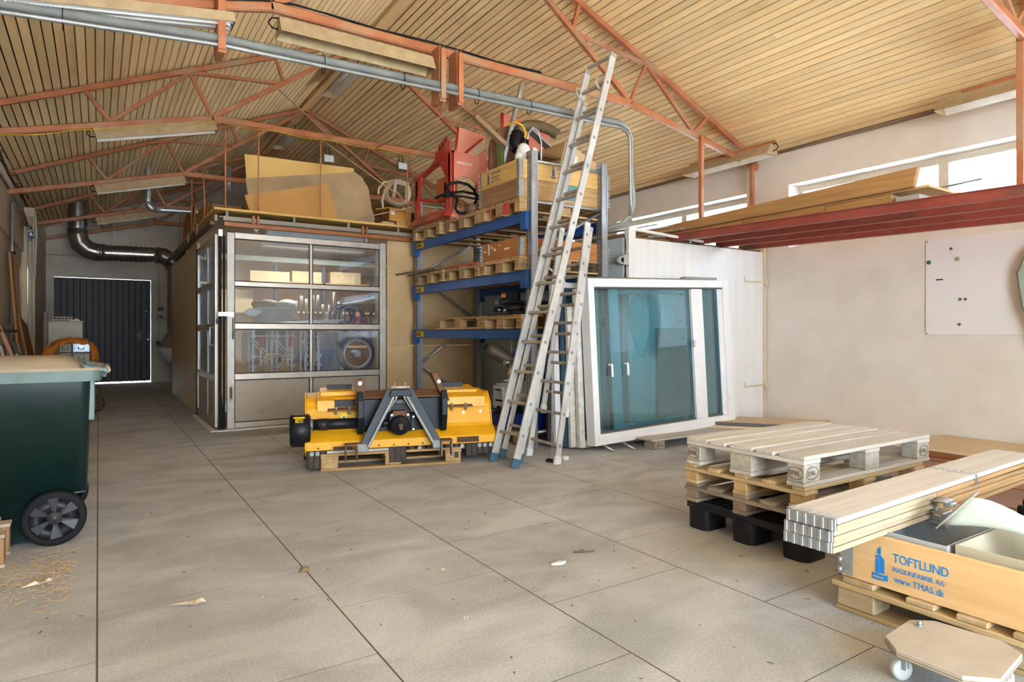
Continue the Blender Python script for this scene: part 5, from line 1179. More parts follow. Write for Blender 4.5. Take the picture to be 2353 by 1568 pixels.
obj('arm', MB().tube([(-1.08, 10.0, 2.1), (-1.05, 10.0, 2.0), (-1.06, 10.0, 1.7)], .02, 8), galv, t)
# ------------------------------------------------------------------ yellow flail mower on a pallet
MO, MR = (1.554, 5.316, 0), -.2687
mp_ = build_pallet('light pallet carrying the yellow flail mower', (MO[0], MO[1], 0), MR, kind='tan', stamps='')
mw = thing('flail_mower', 'yellow flail mower with black headstock and A-frame standing on a pallet', 'mower', MO, rz=MR)
yel_m = M('mower_yellow', (.76,.385,.012), (.68,.32,.008), rough=.38, scale=4, c3=(.42,.20,.02), s3=5, t3=(.64,.80))
mblk = M('mower_black', (.010,.011,.015), (.007,.0075,.010), rough=.4, spec=.25, scale=5, c3=(.06,.042,.03), s3=6, t3=(.62,.8))
rust = M('mower_rust', (.19,.085,.04), (.12,.055,.03), rough=.75, scale=14)
rustflat = M('chipped_rust', (.09,.045,.02), rough=.85, scale=20)
flapm = M('rubber_flap', (.055,.035,.028), (.035,.024,.02), rough=.7, scale=12, c3=(.12,.08,.06), s3=6, t3=(.62,.8))
bolt_m = M('bright_bolt', (.55,.54,.50), rough=.35, metal=.8)
worn_st = M('worn_grey_steel', (.22,.22,.205), (.14,.142,.132), rough=.5, metal=.3, scale=16)
def mo(name, mb, m, bevel=0, parent=None): return obj(name, mb, m, parent or mw, bevel, local=True)
xa, xb = -.115, 1.515
prof = [(0,.175),(0,.245),(.10,.30),(.13,.315),(.15,.34),(.20,.50),(.245,.56),(.30,.59),(.34,.60),(.72,.60),(.84,.48),(.86,.17),(.84,.17),(.82,.46),(.70,.57),(.32,.57),(.22,.50),(.17,.33),(.12,.27),(.02,.22),(.02,.175)]
mo('hood', MB().prism(prof, (xa, 0, 0), (0,1,0), (0,0,1), xb-xa), yel_m, .004)
for x in (xa-.012, xb):
    mo('end_plate', MB().prism([(0,.165),(0,.24),(.14,.33),(.20,.52),(.30,.61),(.72,.61),(.86,.47),(.87,.12),(.1,.12)], (x, 0, 0), (0,1,0), (0,0,1), .012), yel_m, .003)
mo('chipped_paint', MB().box(.10, -.0015, .172, .26, .001, .205), rustflat); mo('chipped_paint', MB().box(1.16, -.0015, .185, 1.36, .001, .235), rustflat)
for k in range(12): mo('lip_bolt', MB().cyl((-.02+.125*k, -.003, .196), (-.02+.125*k, .004, .196), .008, 8), rustflat)
# flaps
def flap(x0, x1, z0, y=.02): mo('flap', MB().hexa([(x0, y, z0), (x1, y, z0), (x1, y+.016, z0), (x0, y+.016, z0), (x0, y+.005, .18), (x1, y+.005, .18), (x1, y+.02, .18), (x0, y+.02, .18)]), flapm, .004)
for k in range(3): flap(-.10+.047*k, -.055+.047*k, .025, .01)
for k in range(3): flap(.565+.05*k, .612+.05*k, .045, -.012)
for x, z in ((.74,.135), (.82,.135), (.90,.135), (.98,.13), (1.06,.13), (1.20,.12)): flap(x, x+.045, z)
flap(1.135, 1.178, .05, .0)
for k in range(5): flap(1.25+.052*k, 1.30+.052*k, .055 if k < 2 else .07)
for x in (-.07, -.025, .83, 1.02, 1.21, 1.37, 1.42, 1.475): mo('flap_washer', MB().prism([(.018*math.cos(q), .02*math.sin(q)) for q in [2*math.pi*k/12 for k in range(12)]], (x, .02, .150), (1,0,0), (0,0,1), .01), M('worn_washer', (.33,.34,.32), rough=.5, scale=30))
mo('roller', MB().cyl((xa+.02, .70, .10), (xb-.02, .70, .10), .075, 16), flapm)
mo('skid', MB().box(xa-.02, .30, .05, xa, .75, .14), mblk, .003); mo('skid', MB().box(xb, .30, .05, xb+.02, .75, .14), mblk, .003)
# belt cover drum and shaft
dr_ = mo('belt_cover', MB().lathe([(.125,0),(.138,.012),(.138,.15),(.12,.165),(.05,.165)], (-.245, .12, .335), (1,0,0), 28), mblk)
tagy = M('yellow_sticker', (.80,.60,.01), rough=.5)
s = MB(); 
def patch(ang0, ang1, x0, x1, r=.1388, n=6):
    q = MB(); vs = []
    for k in range(n+1):
        a = ang0+(ang1-ang0)*k/n; vs += [(x0, .12-r*math.cos(a), .335+r*math.sin(a)), (x1, .12-r*math.cos(a), .335+r*math.sin(a))]
    return q.add(vs, [(2*k, 2*k+1, 2*k+3, 2*k+2) for k in range(n)])
pt = patch(.62, .88, -.20, -.14); q2 = patch(.92, 1.08, -.215, -.125); b0 = len(pt.v); pt.v += q2.v; pt.f += [[i+b0 for i in f] for f in q2.f]; pt.sm += q2.sm
st_ = mo('sticker', pt, tagy, parent=dr_)
s = MB(); a = .66; r = .1395
lettering(s, '160', .036, (-.196, .12-r*math.cos(.66), .335+r*math.sin(.66)), (1,0,0), V((0, math.sin(.75), math.cos(.75))), .001)
mo('number', s, ink, parent=dr_)
mo('shaft_cover', MB().cyl((-.09, .07, .385), (.36, .07, .385), .046, 18), mblk)
mo('shaft_band', MB().cyl((-.02, .07, .385), (.06, .07, .385), .05, 18), mblk)
mo('shaft_joint', MB().cyl((-.10, .07, .385), (-.06, .07, .385), .052, 14).box(-.11, .03, .32, -.07, .11, .36), worn_st, .004)
# headstock box
mo('headstock_plate', MB().box(.345, .10, .30, 1.03, .125, .585), mblk, .006)
mo('headstock_lid', MB().hexa([(.345, .06, .59), (1.03, .06, .59), (1.03, .30, .63), (.345, .30, .63), (.345, .06, .605), (1.03, .06, .605), (1.03, .30, .645), (.345, .30, .645)]), rust, .004)
for x0, nm in ((.30, 0), (1.02, 1)):
    mo('side_bracket', MB().prism([(-.03,.58),(-.03,.44),(.02,.30),(.14,.27),(.14,.60),(.0,.66)], (x0, 0, 0), (0,1,0), (0,0,1), .05), mblk, .005)
lp = mo('lift_post', MB().box(.295, .09, .55, .355, .125, .765), rust, .004)
mo('lift_post_face', MB().box(.285, .075, .55, .365, .09, .765), rust, .003)
rp = mo('lift_post', MB().hexa([(1.06, .10, .55), (1.12, .10, .55), (1.12, .16, .55), (1.06, .16, .55), (.965, .20, .80), (1.02, .20, .80), (1.03, .27, .80), (.95, .27, .80)]), rust, .005)
for x, y, z in ((.325, .07, .725), (.325, .07, .60), (1.03, .165, .72)): mo('post_bolt', MB().cyl((x, y-.012, z), (x, y+.02, z), .011, 8).cyl((x, y-.004, z), (x, y+.001, z), .017, 10), bolt_m)
mo('rust_slots', MB().box(.31, .0735, .645, .34, .0745, .655).box(.31, .0735, .755, .34, .0745, .762), black_rubber)
# mounting angles with black plates
for x0, x1 in ((.06, .30), (1.08, 1.34)):
    y0_ = .15
    mo('angle_plate', MB().box(x0, y0_+.06, .50, x1, y0_+.072, .575), mblk, .003)
    mo('angle_plate_back', MB().box(x0+.0, .46, .60, x1-.02, .475, .69), black_plastic, .003)
    mo('angle_foot', MB().hexa([(x0, y0_-.02, .485), (x1, y0_-.02, .485), (x1, y0_+.07, .50), (x0, y0_+.07, .50), (x0, y0_-.02, .497), (x1, y0_-.02, .497), (x1, y0_+.07, .512), (x0, y0_+.07, .512)]), rust, .003)
    for x in (x0+.07, x1-.06): mo('angle_bolt', MB().cyl((x, y0_+.005, .455), (x, y0_+.005, .52), .011, 8), bolt_m)
for x0, x1 in ((-.03, .12), (1.10, 1.47)):
    mo('hood_box', MB().hexa([(x0, .175, .475), (x1, .175, .475), (x1, .40, .60), (x0, .40, .60), (x0, .19, .575), (x1, .19, .575), (x1, .42, .635), (x0, .42, .635)]), yel_m, .006)
mo('hood_hatch', MB().hexa([(.0, .30, .60), (.30, .30, .60), (.30, .60, .60), (.0, .60, .60), (.0, .30, .64), (.30, .30, .64), (.30, .60, .655), (.0, .60, .655)]), yel_m, .006)
mo('hood_hatch', MB().hexa([(1.12, .30, .60), (1.42, .30, .60), (1.42, .62, .60), (1.12, .62, .60), (1.12, .30, .63), (1.42, .30, .63), (1.42, .62, .655), (1.12, .62, .655)]), yel_m, .006)
for x, z, y in ((1.26, .43, .175), (1.42, .435, .175)): mo('hood_bolt', MB().cyl((x, y-.012, z), (x, y+.02, z), .009, 8).cyl((x, y-.004, z), (x, y, z), .014, 10), bolt_m)
# stickers on the hood
w_ = mo('warning_sticker', MB().hexa([(.165, .158, .405), (.225, .158, .405), (.225, .16, .405), (.165, .16, .405), (.165, .175, .46), (.225, .175, .46), (.225, .178, .46), (.165, .178, .46)]), tagy)
s = MB(); s.prism([(-.02,0),(.02,0),(0,.034)], (.195, .1602, .415), (1,0,0), (0,.29,.957), .0006); mo('warning_sign', s, paper_m, parent=w_)
s = MB(); s.prism([(-.007,.004),(.008,.004),(.003,.024),(-.002,.024)], (.195, .1592, .416), (1,0,0), (0,.29,.957), .0008); mo('warning_symbol', s, ink, parent=w_)
mo('round_sticker', MB().prism([(.026*math.cos(q), .03*math.sin(q)) for q in [math.pi*k/10 for k in range(11)]], (.27, .157, .40), (1,0,0), (0,.29,.957), .001), paper_m)
mo('hood_label', MB().box(1.10, .245, .567, 1.40, .246, .568).prism([(0,0),(.20,.0),(.20,.05),(0,.05)], (1.16, .295, .6055), (1,0,0), (0,.9,.4), .001), M('faded_label', (.72,.50,.16), rough=.6))
s = MB(); lettering(s, 'MULCHER', .022, (1.20, .305, .611), (1,0,0), V((0,.9,.4)).normalized(), 0) if False else None
# A-frame
apx = (.655, -.02, .655)
mo('frame_head', MB().prism([(-.10,-.03),(.10,-.03),(.075,.03),(-.075,.03)], (.655, .0, .645), (1,0,0), (0,0,1), .06), mblk, .005)
for sg in (-1, 1):
    foot = (.655+sg*.315, -.10, .20); top = (.655+sg*.075, -.02, .665)
    mo('frame_leg', MB().bar(top, foot, .075, .012, up=(0,-1,0)), mblk, .002)
    mo('frame_leg_flange', MB().bar(top, foot, .012, .07, up=(0,-1,0), off=(sg*.034, -.03)), rust, .002)
    mo('frame_leg_inner', MB().bar((top[0]-sg*.03, top[1]+.02, top[2]-.03), (foot[0]-sg*.035, foot[1]+.02, foot[2]), .022, .05, up=(0,-1,0), off=(0, .02)), worn_st, .002)
    mo('frame_shoe', MB().hexa([(foot[0]-.045, foot[1]-.015, .165), (foot[0]+.045, foot[1]-.015, .165), (foot[0]+.045, foot[1]+.05, .165), (foot[0]-.045, foot[1]+.05, .165), (foot[0]-.055, foot[1]-.01, .235), (foot[0]+.03, foot[1]-.01, .235), (foot[0]+.03, foot[1]+.05, .235), (foot[0]-.055, foot[1]+.05, .235)]), worn_st, .004)
    x = foot[0] + (-.10 if sg < 0 else .07)
    for dx in (-.045, .045):
        mo('hitch_ear', MB().box(x+dx-.006, foot[1]-.05, .10, x+dx+.006, foot[1]+.03, .235), worn_st if sg > 0 else rust, .003)
    mo('hitch_bridge', MB().box(x-.05, foot[1]-.05, .225, x+.05, foot[1]+.04, .24), rust, .002)
    mo('toplink_plate', MB().hexa([(.655+sg*.028, -.05, .60), (.655+sg*.04, -.05, .60), (.655+sg*.04, .0, .60), (.655+sg*.028, .0, .60), (.655+sg*.03, -.05, .665), (.655+sg*.042, -.05, .665), (.655+sg*.042, .0, .665), (.655+sg*.03, .0, .665)]).hexa([(.655+sg*.105, -.01, .475), (.655+sg*.12, -.01, .475), (.655+sg*.12, .06, .475), (.655+sg*.105, .06, .475), (.655+sg*.028, -.05, .60), (.655+sg*.04, -.05, .60), (.655+sg*.04, .02, .60), (.655+sg*.028, .02, .60)]), M('pale_steel', (.50,.47,.42), rough=.45, metal=.4), .001)
mo('toplink_pin', MB().cyl((.58, -.02, .69), (.74, -.02, .69), .013, 10).cyl((.61, -.02, .68), (.61, -.02, .73), .004, 6).cyl((.70, -.02, .68), (.70, -.02, .73), .004, 6), M('pale_pin', (.60,.55,.48), rough=.4, metal=.5))
mo('pivot', MB().cyl((.60, .03, .56), (.71, .03, .56), .022, 12), worn_st)
# gearbox
mo('gearbox', MB().box(.56, .02, .31, .76, .14, .46), mblk, .012)
mo('gearbox_flange', MB().hexa([(.575, .0, .435), (.735, .0, .435), (.735, .08, .435), (.575, .08, .435), (.60, .0, .485), (.71, .0, .485), (.71, .08, .485), (.60, .08, .485)]), rust, .003)
mo('drive_cover', MB().lathe([(.08,0),(.084,.01),(.084,.06),(.07,.075),(.025,.075),(.02,.10)], (.655, .02, .365), (0,-1,0), 24), mblk)
mo('drive_stub', MB().cyl((.655, -.02, .365), (.655, -.10, .345), .013, 8), rust)
for x, y, z in ((.585, -.012, .452), (.725, -.012, .452), (.775, .01, .43), (.775, .01, .32)): mo('gearbox_bolt', MB().cyl((x, y, z), (x, y+.03, z), .010, 8), bolt_m)
mo('gearbox_arm', MB().box(.72, .05, .30, .80, .12, .45).cyl((.50, .06, .375), (.575, .06, .375), .03, 12).cyl((.515, .06, .375), (.53, .06, .375), .038, 12), mblk, .003)
s = MB(); random.seed(4)
for k in range(60):
    x, y = 1.07+random.uniform(0,.2), .30+random.uniform(-.08,.1); a = random.uniform(0,6.3); l = random.uniform(.02,.05)
    s.bar((x, y, .632), (x+l*math.cos(a), y+l*math.sin(a), .64+random.uniform(0,.012)), .002, .002)
o = mo('straw', s, M('dry_straw', (.55,.42,.22), rough=.9)); o['kind'] = 'stuff'
# spare laths between mower and pallet
single('spacer_lath', MB().hexa([V(MO)+V((math.cos(MR)*a_ - math.sin(MR)*b_, math.sin(MR)*a_ + math.cos(MR)*b_, c_)) for a_, b_, c_ in ((.05,.02,.146),(.62,.02,.146),(.62,.10,.146),(.05,.10,.146),(.05,.02,.166),(.62,.02,.166),(.62,.10,.166),(.05,.10,.166))]), gpx, 'pale lath laid on the pallet under the left half of the mower', 'lath')
# ------------------------------------------------------------------ ladders
lad_m = M('weathered_ladder_aluminium', (.56,.55,.52), (.45,.44,.42), rough=.45, metal=.45, scale=9, c3=(.70,.69,.66), s3=2.5, t3=(.5,.75))
rung_m = M('dirty_rung', (.40,.35,.285), (.31,.265,.21), rough=.6, metal=.15, scale=10)
cap_b = M('blue_grey_foot', (.05,.12,.19), rough=.6); cap_w = M('pale_cap', (.68,.68,.66), rough=.5)
rust_edge = M('brown_ladder_edge', (.28,.19,.125), rough=.7)
def ladder_section(t, near0, near1, far0, far1, n, off, first=.27, wd=.062, th=.024, foot=None, headcap=None, rung_from=0):
    """two stiles (near, far) from foot to head and n rungs 0.28 apart"""
    N0, N1, F0, F1 = V(near0), V(near1), V(far0), V(far1); d = (N1-N0).normalized(); side = (F0-N0).normalized(); nrm = d.cross(side).normalized()
    if nrm.z < 0: nrm = -nrm
    N0, N1, F0, F1 = [p + nrm*off for p in (N0, N1, F0, F1)]
    for a, b in ((N0, N1), (F0, F1)):
        st = obj('stile', MB().bar(a, b, th, wd, up=nrm), lad_m, t, .003)
        cl_ = MB(); k = rung_from
        L_ = (b-a).length
        while first + .28*k < L_ - .1:
            p = a + d*(first+.28*k)
            for sg in (1, -1): cl_.hexa([p + d*u_ + nrm*v_ + side*w_ for u_, v_, w_ in ((-.014,-.012,sg*(th/2)),(.014,-.012,sg*(th/2)),(.014,.012,sg*(th/2)),(-.014,.012,sg*(th/2)),(-.014,-.012,sg*(th/2+.0015)),(.014,-.012,sg*(th/2+.0015)),(.014,.012,sg*(th/2+.0015)),(-.014,.012,sg*(th/2+.0015)))])
            k += 1
        o = obj('rung_ends', cl_, M('rung_end_grey', (.22,.23,.23), rough=.6), st); o['kind'] = 'stuff'
        if foot: obj('foot_cap', MB().bar(a - d*.01, a + d*.07, th+.012, wd+.012, up=nrm), foot, st, .006)
        if headcap: obj('head_cap', MB().bar(b - d*.03, b + d*.015, th+.008, wd+.006, up=nrm), headcap, st, .008)
    for k in range(rung_from, n):
        p = d*(first + .28*k)
        obj('rung', MB().bar(N0 + p, F0 + p, .026, .032, up=nrm), rung_m, t, .004)
t = thing('extension_ladder', 'tall two section aluminium extension ladder with blue feet leaning in the middle of the hall', 'ladder', (3.02, 4.73, 0))
ladder_section(t, (3.027, 4.56, 0), (4.094, 4.50, 3.77), (3.018, 4.905, 0), (4.075, 4.85, 3.72), 14, .035, first=.27, foot=cap_b, headcap=rung_m, wd=.07)
ladder_section(t, (3.045, 4.605, .05), (3.965, 4.555, 3.42), (3.04, 4.868, .05), (3.955, 4.815, 3.40), 12, -.025, first=.29, foot=cap_b, headcap=rung_m, wd=.045)
for y in (4.55, 4.84):
    obj('hook', MB().tube([(3.99, y, 3.42), (3.93, y, 3.45), (3.89, y, 3.49), (3.90, y, 3.54), (3.94, y, 3.53)], .012, 8), rung_m, t)
t = thing('short_ladder', 'shorter grey two section ladder with pale caps standing right of the tall ladder', 'ladder', (3.41, 4.73, 0))
ladder_section(t, (3.399, 4.50, 0), (3.832, 4.60, 2.18), (3.418, 4.965, 0), (3.80, 4.95, 2.175), 7, 0, first=.16, foot=cap_w, headcap=cap_w, wd=.055)
ladder_section(t, (3.49, 4.56, .42), (3.86, 4.65, 2.16), (3.50, 4.92, .42), (3.83, 4.93, 2.15), 6, -.05, first=.20, foot=cap_w, headcap=galv, wd=.05)
ch = MB(); z = .03; k = 0
while z < .83:
    ch.ring((3.437, 4.62, z), (1,0,0) if k % 2 else (0,1,0), .009, .0028, 10, 5); z += .019; k += 1
chain = single('chain', ch, galv, 'thin steel chain hanging between the two ladders', 'chain')
single('rope_end', MB().tube([(3.40+.02*math.cos(a)*k_, 4.60+.03*math.sin(a)*k_, .012) for a, k_ in [(.5*i, 1+.12*i) for i in range(16)]], .007, 6), black_rubber, 'dark cord curled on the floor between the ladders', 'cord')
single('floor_block', MB().box(3.545, 4.58, 0, 3.60, 4.62, .035), white_paint, 'small white block on the floor right of the ladders', 'block', bevel=.006)

# ------------------------------------------------------------------ windows stacked against the panelled room
frame_w = M('white_window_paint', (.78,.78,.79), (.72,.72,.735), rough=.35, scale=4)
frame_old = M('flaking_white_frame', (.66,.64,.60), (.50,.46,.39), rough=.7, scale=14, c3=(.40,.32,.24), s3=5, t3=(.62,.72))
cyan = glass('tinted_glass', (.50,.76,.81), refl=.10, dust=(.45,.62,.66), dustamt=.03, dscale=2)
cyan2 = glass('clear_tinted_glass', (.62,.80,.83), refl=.08, dust=(.5,.62,.66), dustamt=.02)
bw = thing('glazed_window_unit', 'big white framed sliding window unit with blue tinted glass leaning on the panelled room', 'window unit', (4.05, 4.76, 0))
tl = math.radians(2.0); LX = V((math.cos(tl), 0, math.sin(tl))); LZ = V((-math.sin(tl)*.6, .045, math.cos(tl))).normalized(); LN = LX.cross(LZ) * -1
O = V((4.05, 4.74, .055))
LY = LN if LN.y > 0 else -LN
def wb(x0, y0, z0, x1, y1, z1):
    P = [(x0,y0,z0),(x1,y0,z0),(x1,y1,z0),(x0,y1,z0),(x0,y0,z1),(x1,y0,z1),(x1,y1,z1),(x0,y1,z1)]
    return MB().hexa([O + LX*a + LY*b + LZ*c for a, b, c in P])
W_, H_ = 2.11, 1.645; F_ = .075; D = .13
obj('left_jamb', wb(0,0,0,F_,D,H_), frame_w, bw, .004); obj('right_jamb', wb(W_-.10,0,0,W_,D,H_), frame_w, bw, .004)
obj('head', wb(F_,0,H_-.085,W_-.10,D,H_), frame_w, bw, .004); obj('sill', wb(F_,0,0,W_-.10,D,.105), frame_w, bw, .004)
for k, y in enumerate((.035, .07)): obj('track', wb(F_,y,.105,W_-.10,y+.006,.125), M('dark_track', (.10,.09,.08), rough=.5), bw)
obj('groove', wb(F_,.02,H_-.10,W_-.10,.11,H_-.085), M('dark_track', (.10,.09,.08)), bw)
# back sash stile, main pane, mullion, right light
obj('sash_stile', wb(.30,.06,.125,.44,.10,H_-.10), M('sash_pale', (.70,.76,.77), rough=.35), bw, .004)
obj('mullion', wb(1.48,.01,.105,1.66,.09,H_-.10), frame_w, bw, .005)
obj('sash_rail', wb(.44,.07,.125,1.48,.10,.165), M('sash_pale', (.70,.76,.77)), bw, .003)
obj('sash_rail', wb(.44,.07,H_-.15,1.48,.10,H_-.10), M('sash_grey', (.46,.48,.47), rough=.4), bw, .003)
obj('dark_edge', wb(1.43,.045,.125,1.48,.07,H_-.10), M('teal_seal', (.03,.10,.13), rough=.4), bw); obj('dark_edge', wb(.27,.055,.125,.30,.09,H_-.10), M('teal_seal', (.03,.10,.13)), bw); obj('dark_edge', wb(1.90,.045,.125,1.94,.08,H_-.10), M('teal_seal', (.03,.10,.13)), bw)
obj('pane', wb(F_,.040,.125,1.46,.046,H_-.10), cyan, bw); obj('pane', wb(1.66,.05,.125,1.93,.056,H_-.10), cyan2, bw)
obj('right_sash', wb(1.74,.085,.125,1.84,.115,H_-.10), M('sash_pale', (.70,.76,.77)), bw, .003); obj('right_stile', wb(1.94,.03,.105,2.01,.10,H_-.085), frame_w, bw, .004)
for x, y in ((.47, .045), (.26, .05)):
    obj('window_handle', MB().bar(O+LX*x+LZ*.78+LY*(y-.05), O+LX*x+LZ*.66+LY*(y-.05), .022, .014, up=LY).bar(O+LX*x+LZ*.78+LY*(y-.05), O+LX*x+LZ*.78+LY*y, .02, .02), frame_w, bw, .003)
obj('lock', MB().bar(O+LX*1.475+LZ*.98+LY*-.0, O+LX*1.475+LZ*.90, .02, .02, up=LY), galv, bw, .003)
mem = M('bitumen_felt', (.13,.105,.08), (.2,.17,.13), rough=.9, scale=10)
single('felt_strip', MB().hexa([O + LX*a + LY*b + LZ*c for a, b, c in ((-.02,.03,H_+.003),(1.5,.02,H_+.003),(1.5,.16,H_+.003),(-.02,.16,H_+.003),(-.02,.03,H_+.018),(1.5,.02,H_+.012),(1.5,.16,H_+.02),(-.02,.16,H_+.03))]), mem, 'brown strip of felt lying along the top of the big window unit', 'strip')
single('felt_strip', MB().hexa([O + LX*a + LY*b + LZ*c for a, b, c in ((1.42,.05,H_+.012),(1.97,.05,H_+.006),(1.97,.13,H_+.006),(1.42,.13,H_+.012),(1.45,.05,H_+.04),(1.97,.05,H_+.035),(1.97,.13,H_+.035),(1.45,.13,H_+.045))]), M('grey_felt', (.30,.28,.25), rough=.9), 'short grey felt strip on the right end of the big window unit', 'strip')
# older frames standing behind it, edges showing on the left
def old_frame(x, y, w_, h_, th, m, label, glassy=True, tilt=.05, gl=cyan2):
    t = thing('old_window_frame', label, 'window frame', (x, y, 0), 'old window frames stacked behind the big unit')
    f = .07
    def bx_(x0, z0, x1, z1):
        P = [(x0,0,z0),(x1,0,z0),(x1,th,z0),(x0,th,z0),(x0,0,z1),(x1,0,z1),(x1,th,z1),(x0,th,z1)]
        return MB().hexa([(x+a, y+b+tilt*c, c+.02) for a, b, c in P])
    obj('stile', bx_(0,0,f,h_), m, t, .004); obj('stile', bx_(w_-f,0,w_,h_), m, t, .004); obj('rail', bx_(f,0,w_-f,f), m, t, .004); obj('rail', bx_(f,h_-f,w_-f,h_), m, t, .004)
    if glassy: obj('pane', MB().hexa([(x+a, y+th*.5+b+tilt*c, c+.02) for a, b, c in ((f,0,f),(w_-f,0,f),(w_-f,.004,f),(f,.004,f),(f,0,h_-f),(w_-f,0,h_-f),(w_-f,.004,h_-f),(f,.004,h_-f))]), gl, t)
old_frame(3.985, 4.895, .30, 1.58, .055, frame_old, 'flaking white window frame directly behind the big unit')
old_frame(3.93, 4.965, .33, 1.42, .045, frame_old, 'narrow edged white window frame, second behind the big unit')
old_frame(3.90, 5.03, .30, 1.60, .04, M('dark_blue_frame', (.03,.07,.11), rough=.5), 'dark blue window frame among the stacked white ones')
old_frame(3.84, 5.09, .34, 1.66, .05, frame_w, 'clean white window frame, second from the back of the stack')
old_frame(3.80, 5.16, .32, 1.35, .04, M('umber_frame', (.045,.03,.028), rough=.6), 'dark brown window frame at the back of the stack')
single('osb_board', MB().hexa([(5.38, 5.19, .0), (6.25, 5.19, .0), (6.25, 5.21, .0), (5.38, 5.21, .0), (5.38, 5.225, 1.22), (6.25, 5.225, 1.22), (6.25, 5.245, 1.22), (5.38, 5.245, 1.22)]), M('green_grey_osb', (.24,.235,.19), (.15,.145,.11), rough=.8, scale=30), 'grey green board standing behind the glass of the big window unit', 'board')
build_pallet('stamped pallet lying under the right half of the big window unit', (4.64, 4.47, 0), .03, stamps='EPAL', L=1.2, W=.8, H=.10 if False else .144) if False else None
bl = thing('low_pallet', 'stamped grey pallet peeping out under the big window unit', 'pallet', (4.6, 4.5, 0), 'wooden pallets')
for x in (4.62, 5.35, 6.0): obj('block', MB().box(x, 4.50, 0.0, x+.13, 4.66, .085), gpblock, bl, .005)
obj('deck_board', MB().box(4.58, 4.50, .086, 6.16, 4.74, .104), gpx, bl, .003); obj('deck_board', MB().box(4.58, 4.9, .02, 6.16, 5.1, .04), gpx, bl, .003)
s = MB(); lettering(s, 'EPAL', .03, (4.645, 4.4992, .03), (1,0,0), (0,0,1)); s.tube([(4.685+.045*math.cos(a), 4.499, .042+.03*math.sin(a)) for a in [2*math.pi*q/20 for q in range(20)]], .0014, 5, closed=True)
obj('burnt_stamp', s, stamp_ink, bl)
for k, (x, y) in enumerate(((4.22, 4.66), (4.46, 4.62))):
    single('bent_rod', MB().tube([(x, y, .005), (x-.05, y+.10, .055), (x-.06, y+.18, .055)], .010, 8), galv, ['bent steel leg under the big window unit, left one', 'bent steel leg under the big window unit, right one'][k], 'leg', 'bent legs under the window unit')

# ------------------------------------------------------------------ hydraulic unit and cylinder behind the ladders
tank_b = M('tank_blue', (.008,.045,.30), (.006,.035,.24), rough=.35, scale=3)
hy = thing('hydraulic_unit', 'blue hydraulic power unit with grey motor and gauge at the bottom of the rack', 'hydraulic unit', (4.0, 5.7, .14))
obj('drip_tray', MB().hexa([(3.66, 5.46, .15), (4.62, 5.46, .15), (4.62, 6.2, .15), (3.66, 6.2, .15), (3.60, 5.42, .32), (4.62, 5.42, .32), (4.62, 6.24, .32), (3.60, 6.24, .32)]), tank_b, hy, .006)
obj('tank', MB().box(4.12, 5.50, .30, 4.58, 6.1, .70), tank_b, hy, .012)
mot = M('grey_motor', (.42,.42,.40), (.33,.33,.31), rough=.5, scale=8)
obj('motor_body', MB().lathe([(.10,0),(.155,.03),(.155,.42),(.10,.46)], (3.66, 5.72, .50), (1,0,0), 24), mot, hy)
s = MB()
for k in range(5): s.box(3.55-.01*(k % 2), 5.60+.02*k, .38+.055*k, 3.66, 5.78, .41+.055*k)
s.box(3.54, 5.62, .36, 3.64, 5.82, .60)
obj('valve_block', s, M('aluminium_casting', (.56,.57,.56), rough=.4, metal=.4), hy, .006)
obj('clamp', MB().tube([(3.53, 5.60, .66), (3.57, 5.58, .67), (3.64, 5.58, .665), (3.67, 5.6, .63)], .012, 8).cyl((3.60, 5.58, .56), (3.60, 5.56, .56), .03, 14), galv, hy)
obj('elbow_fitting', MB().cyl((3.66, 5.66, .62), (3.66, 5.66, .84), .022, 12).cyl((3.58, 5.66, .85), (3.70, 5.66, .85), .026, 12).cyl((3.66, 5.66, .70), (3.66, 5.66, .74), .032, 8).cyl((3.585, 5.66, .85), (3.60, 5.66, .85), .034, 8), M('brassy_fitting', (.46,.41,.30), rough=.3, metal=.8), hy)
obj('gauge_block', MB().box(3.72, 5.60, .74, 3.88, 5.68, .92), M('dull_block', (.36,.30,.25), rough=.5), hy, .006)
g_ = obj('gauge', MB().lathe([(.045,0),(.048,.02),(.044,.03)], (3.80, 5.58, .92), (-.2,-1,0), 20), galv, hy)
obj('gauge_dial', MB().lathe([(.001,.0),(.040,.001)], (3.7935, 5.5475, .92), (-.2,-1,0), 20), white_paint, g_)
obj('gauge_needle', MB().bar((3.775, 5.5475, .90), (3.81, 5.5455, .945), .004, .002, up=(-.2,-1,0)), ink, g_)
obj('blue_knob', MB().cyl((3.70, 5.62, .90), (3.70, 5.62, .99), .018, 10).cyl((3.70, 5.62, .93), (3.70, 5.62, .97), .03, 10), M('blue_knob', (.015,.06,.16), rough=.4), hy)
obj('red_tag', MB().box(3.83, 5.585, .775, 3.88, 5.592, .80), redp, hy)
s = MB(); random.seed(8)
for k in range(9):
    x = 4.15+.045*k; s.tube([(x, 5.5, .70), (x+random.uniform(-.05,.05), 5.45, .9+random.uniform(0,.15)), (x+random.uniform(-.08,.08), 5.52, 1.1+random.uniform(-.05,.03)), (x+random.uniform(-.1,.1), 5.6, .95)], .014, 8)
o = obj('hydraulic_hoses', s, black_rubber, hy); o['kind'] = 'stuff'
obj('valve_bank', MB().box(4.14, 5.46, .72, 4.40, 5.6, .98).cyl((4.2, 5.44, .88), (4.2, 5.47, .88), .03, 12).cyl((4.28, 5.44, .80), (4.28, 5.47, .80), .018, 10), black_plastic, hy, .006)
s = MB()
for k in range(3): s.cyl((4.22+.05*k, 5.44, .76+.04*k), (4.22+.05*k, 5.47, .76+.04*k), .016, 8)
obj('brass_ports', s, M('brass', (.60,.42,.15), rough=.3, metal=.9), hy)
s = MB()
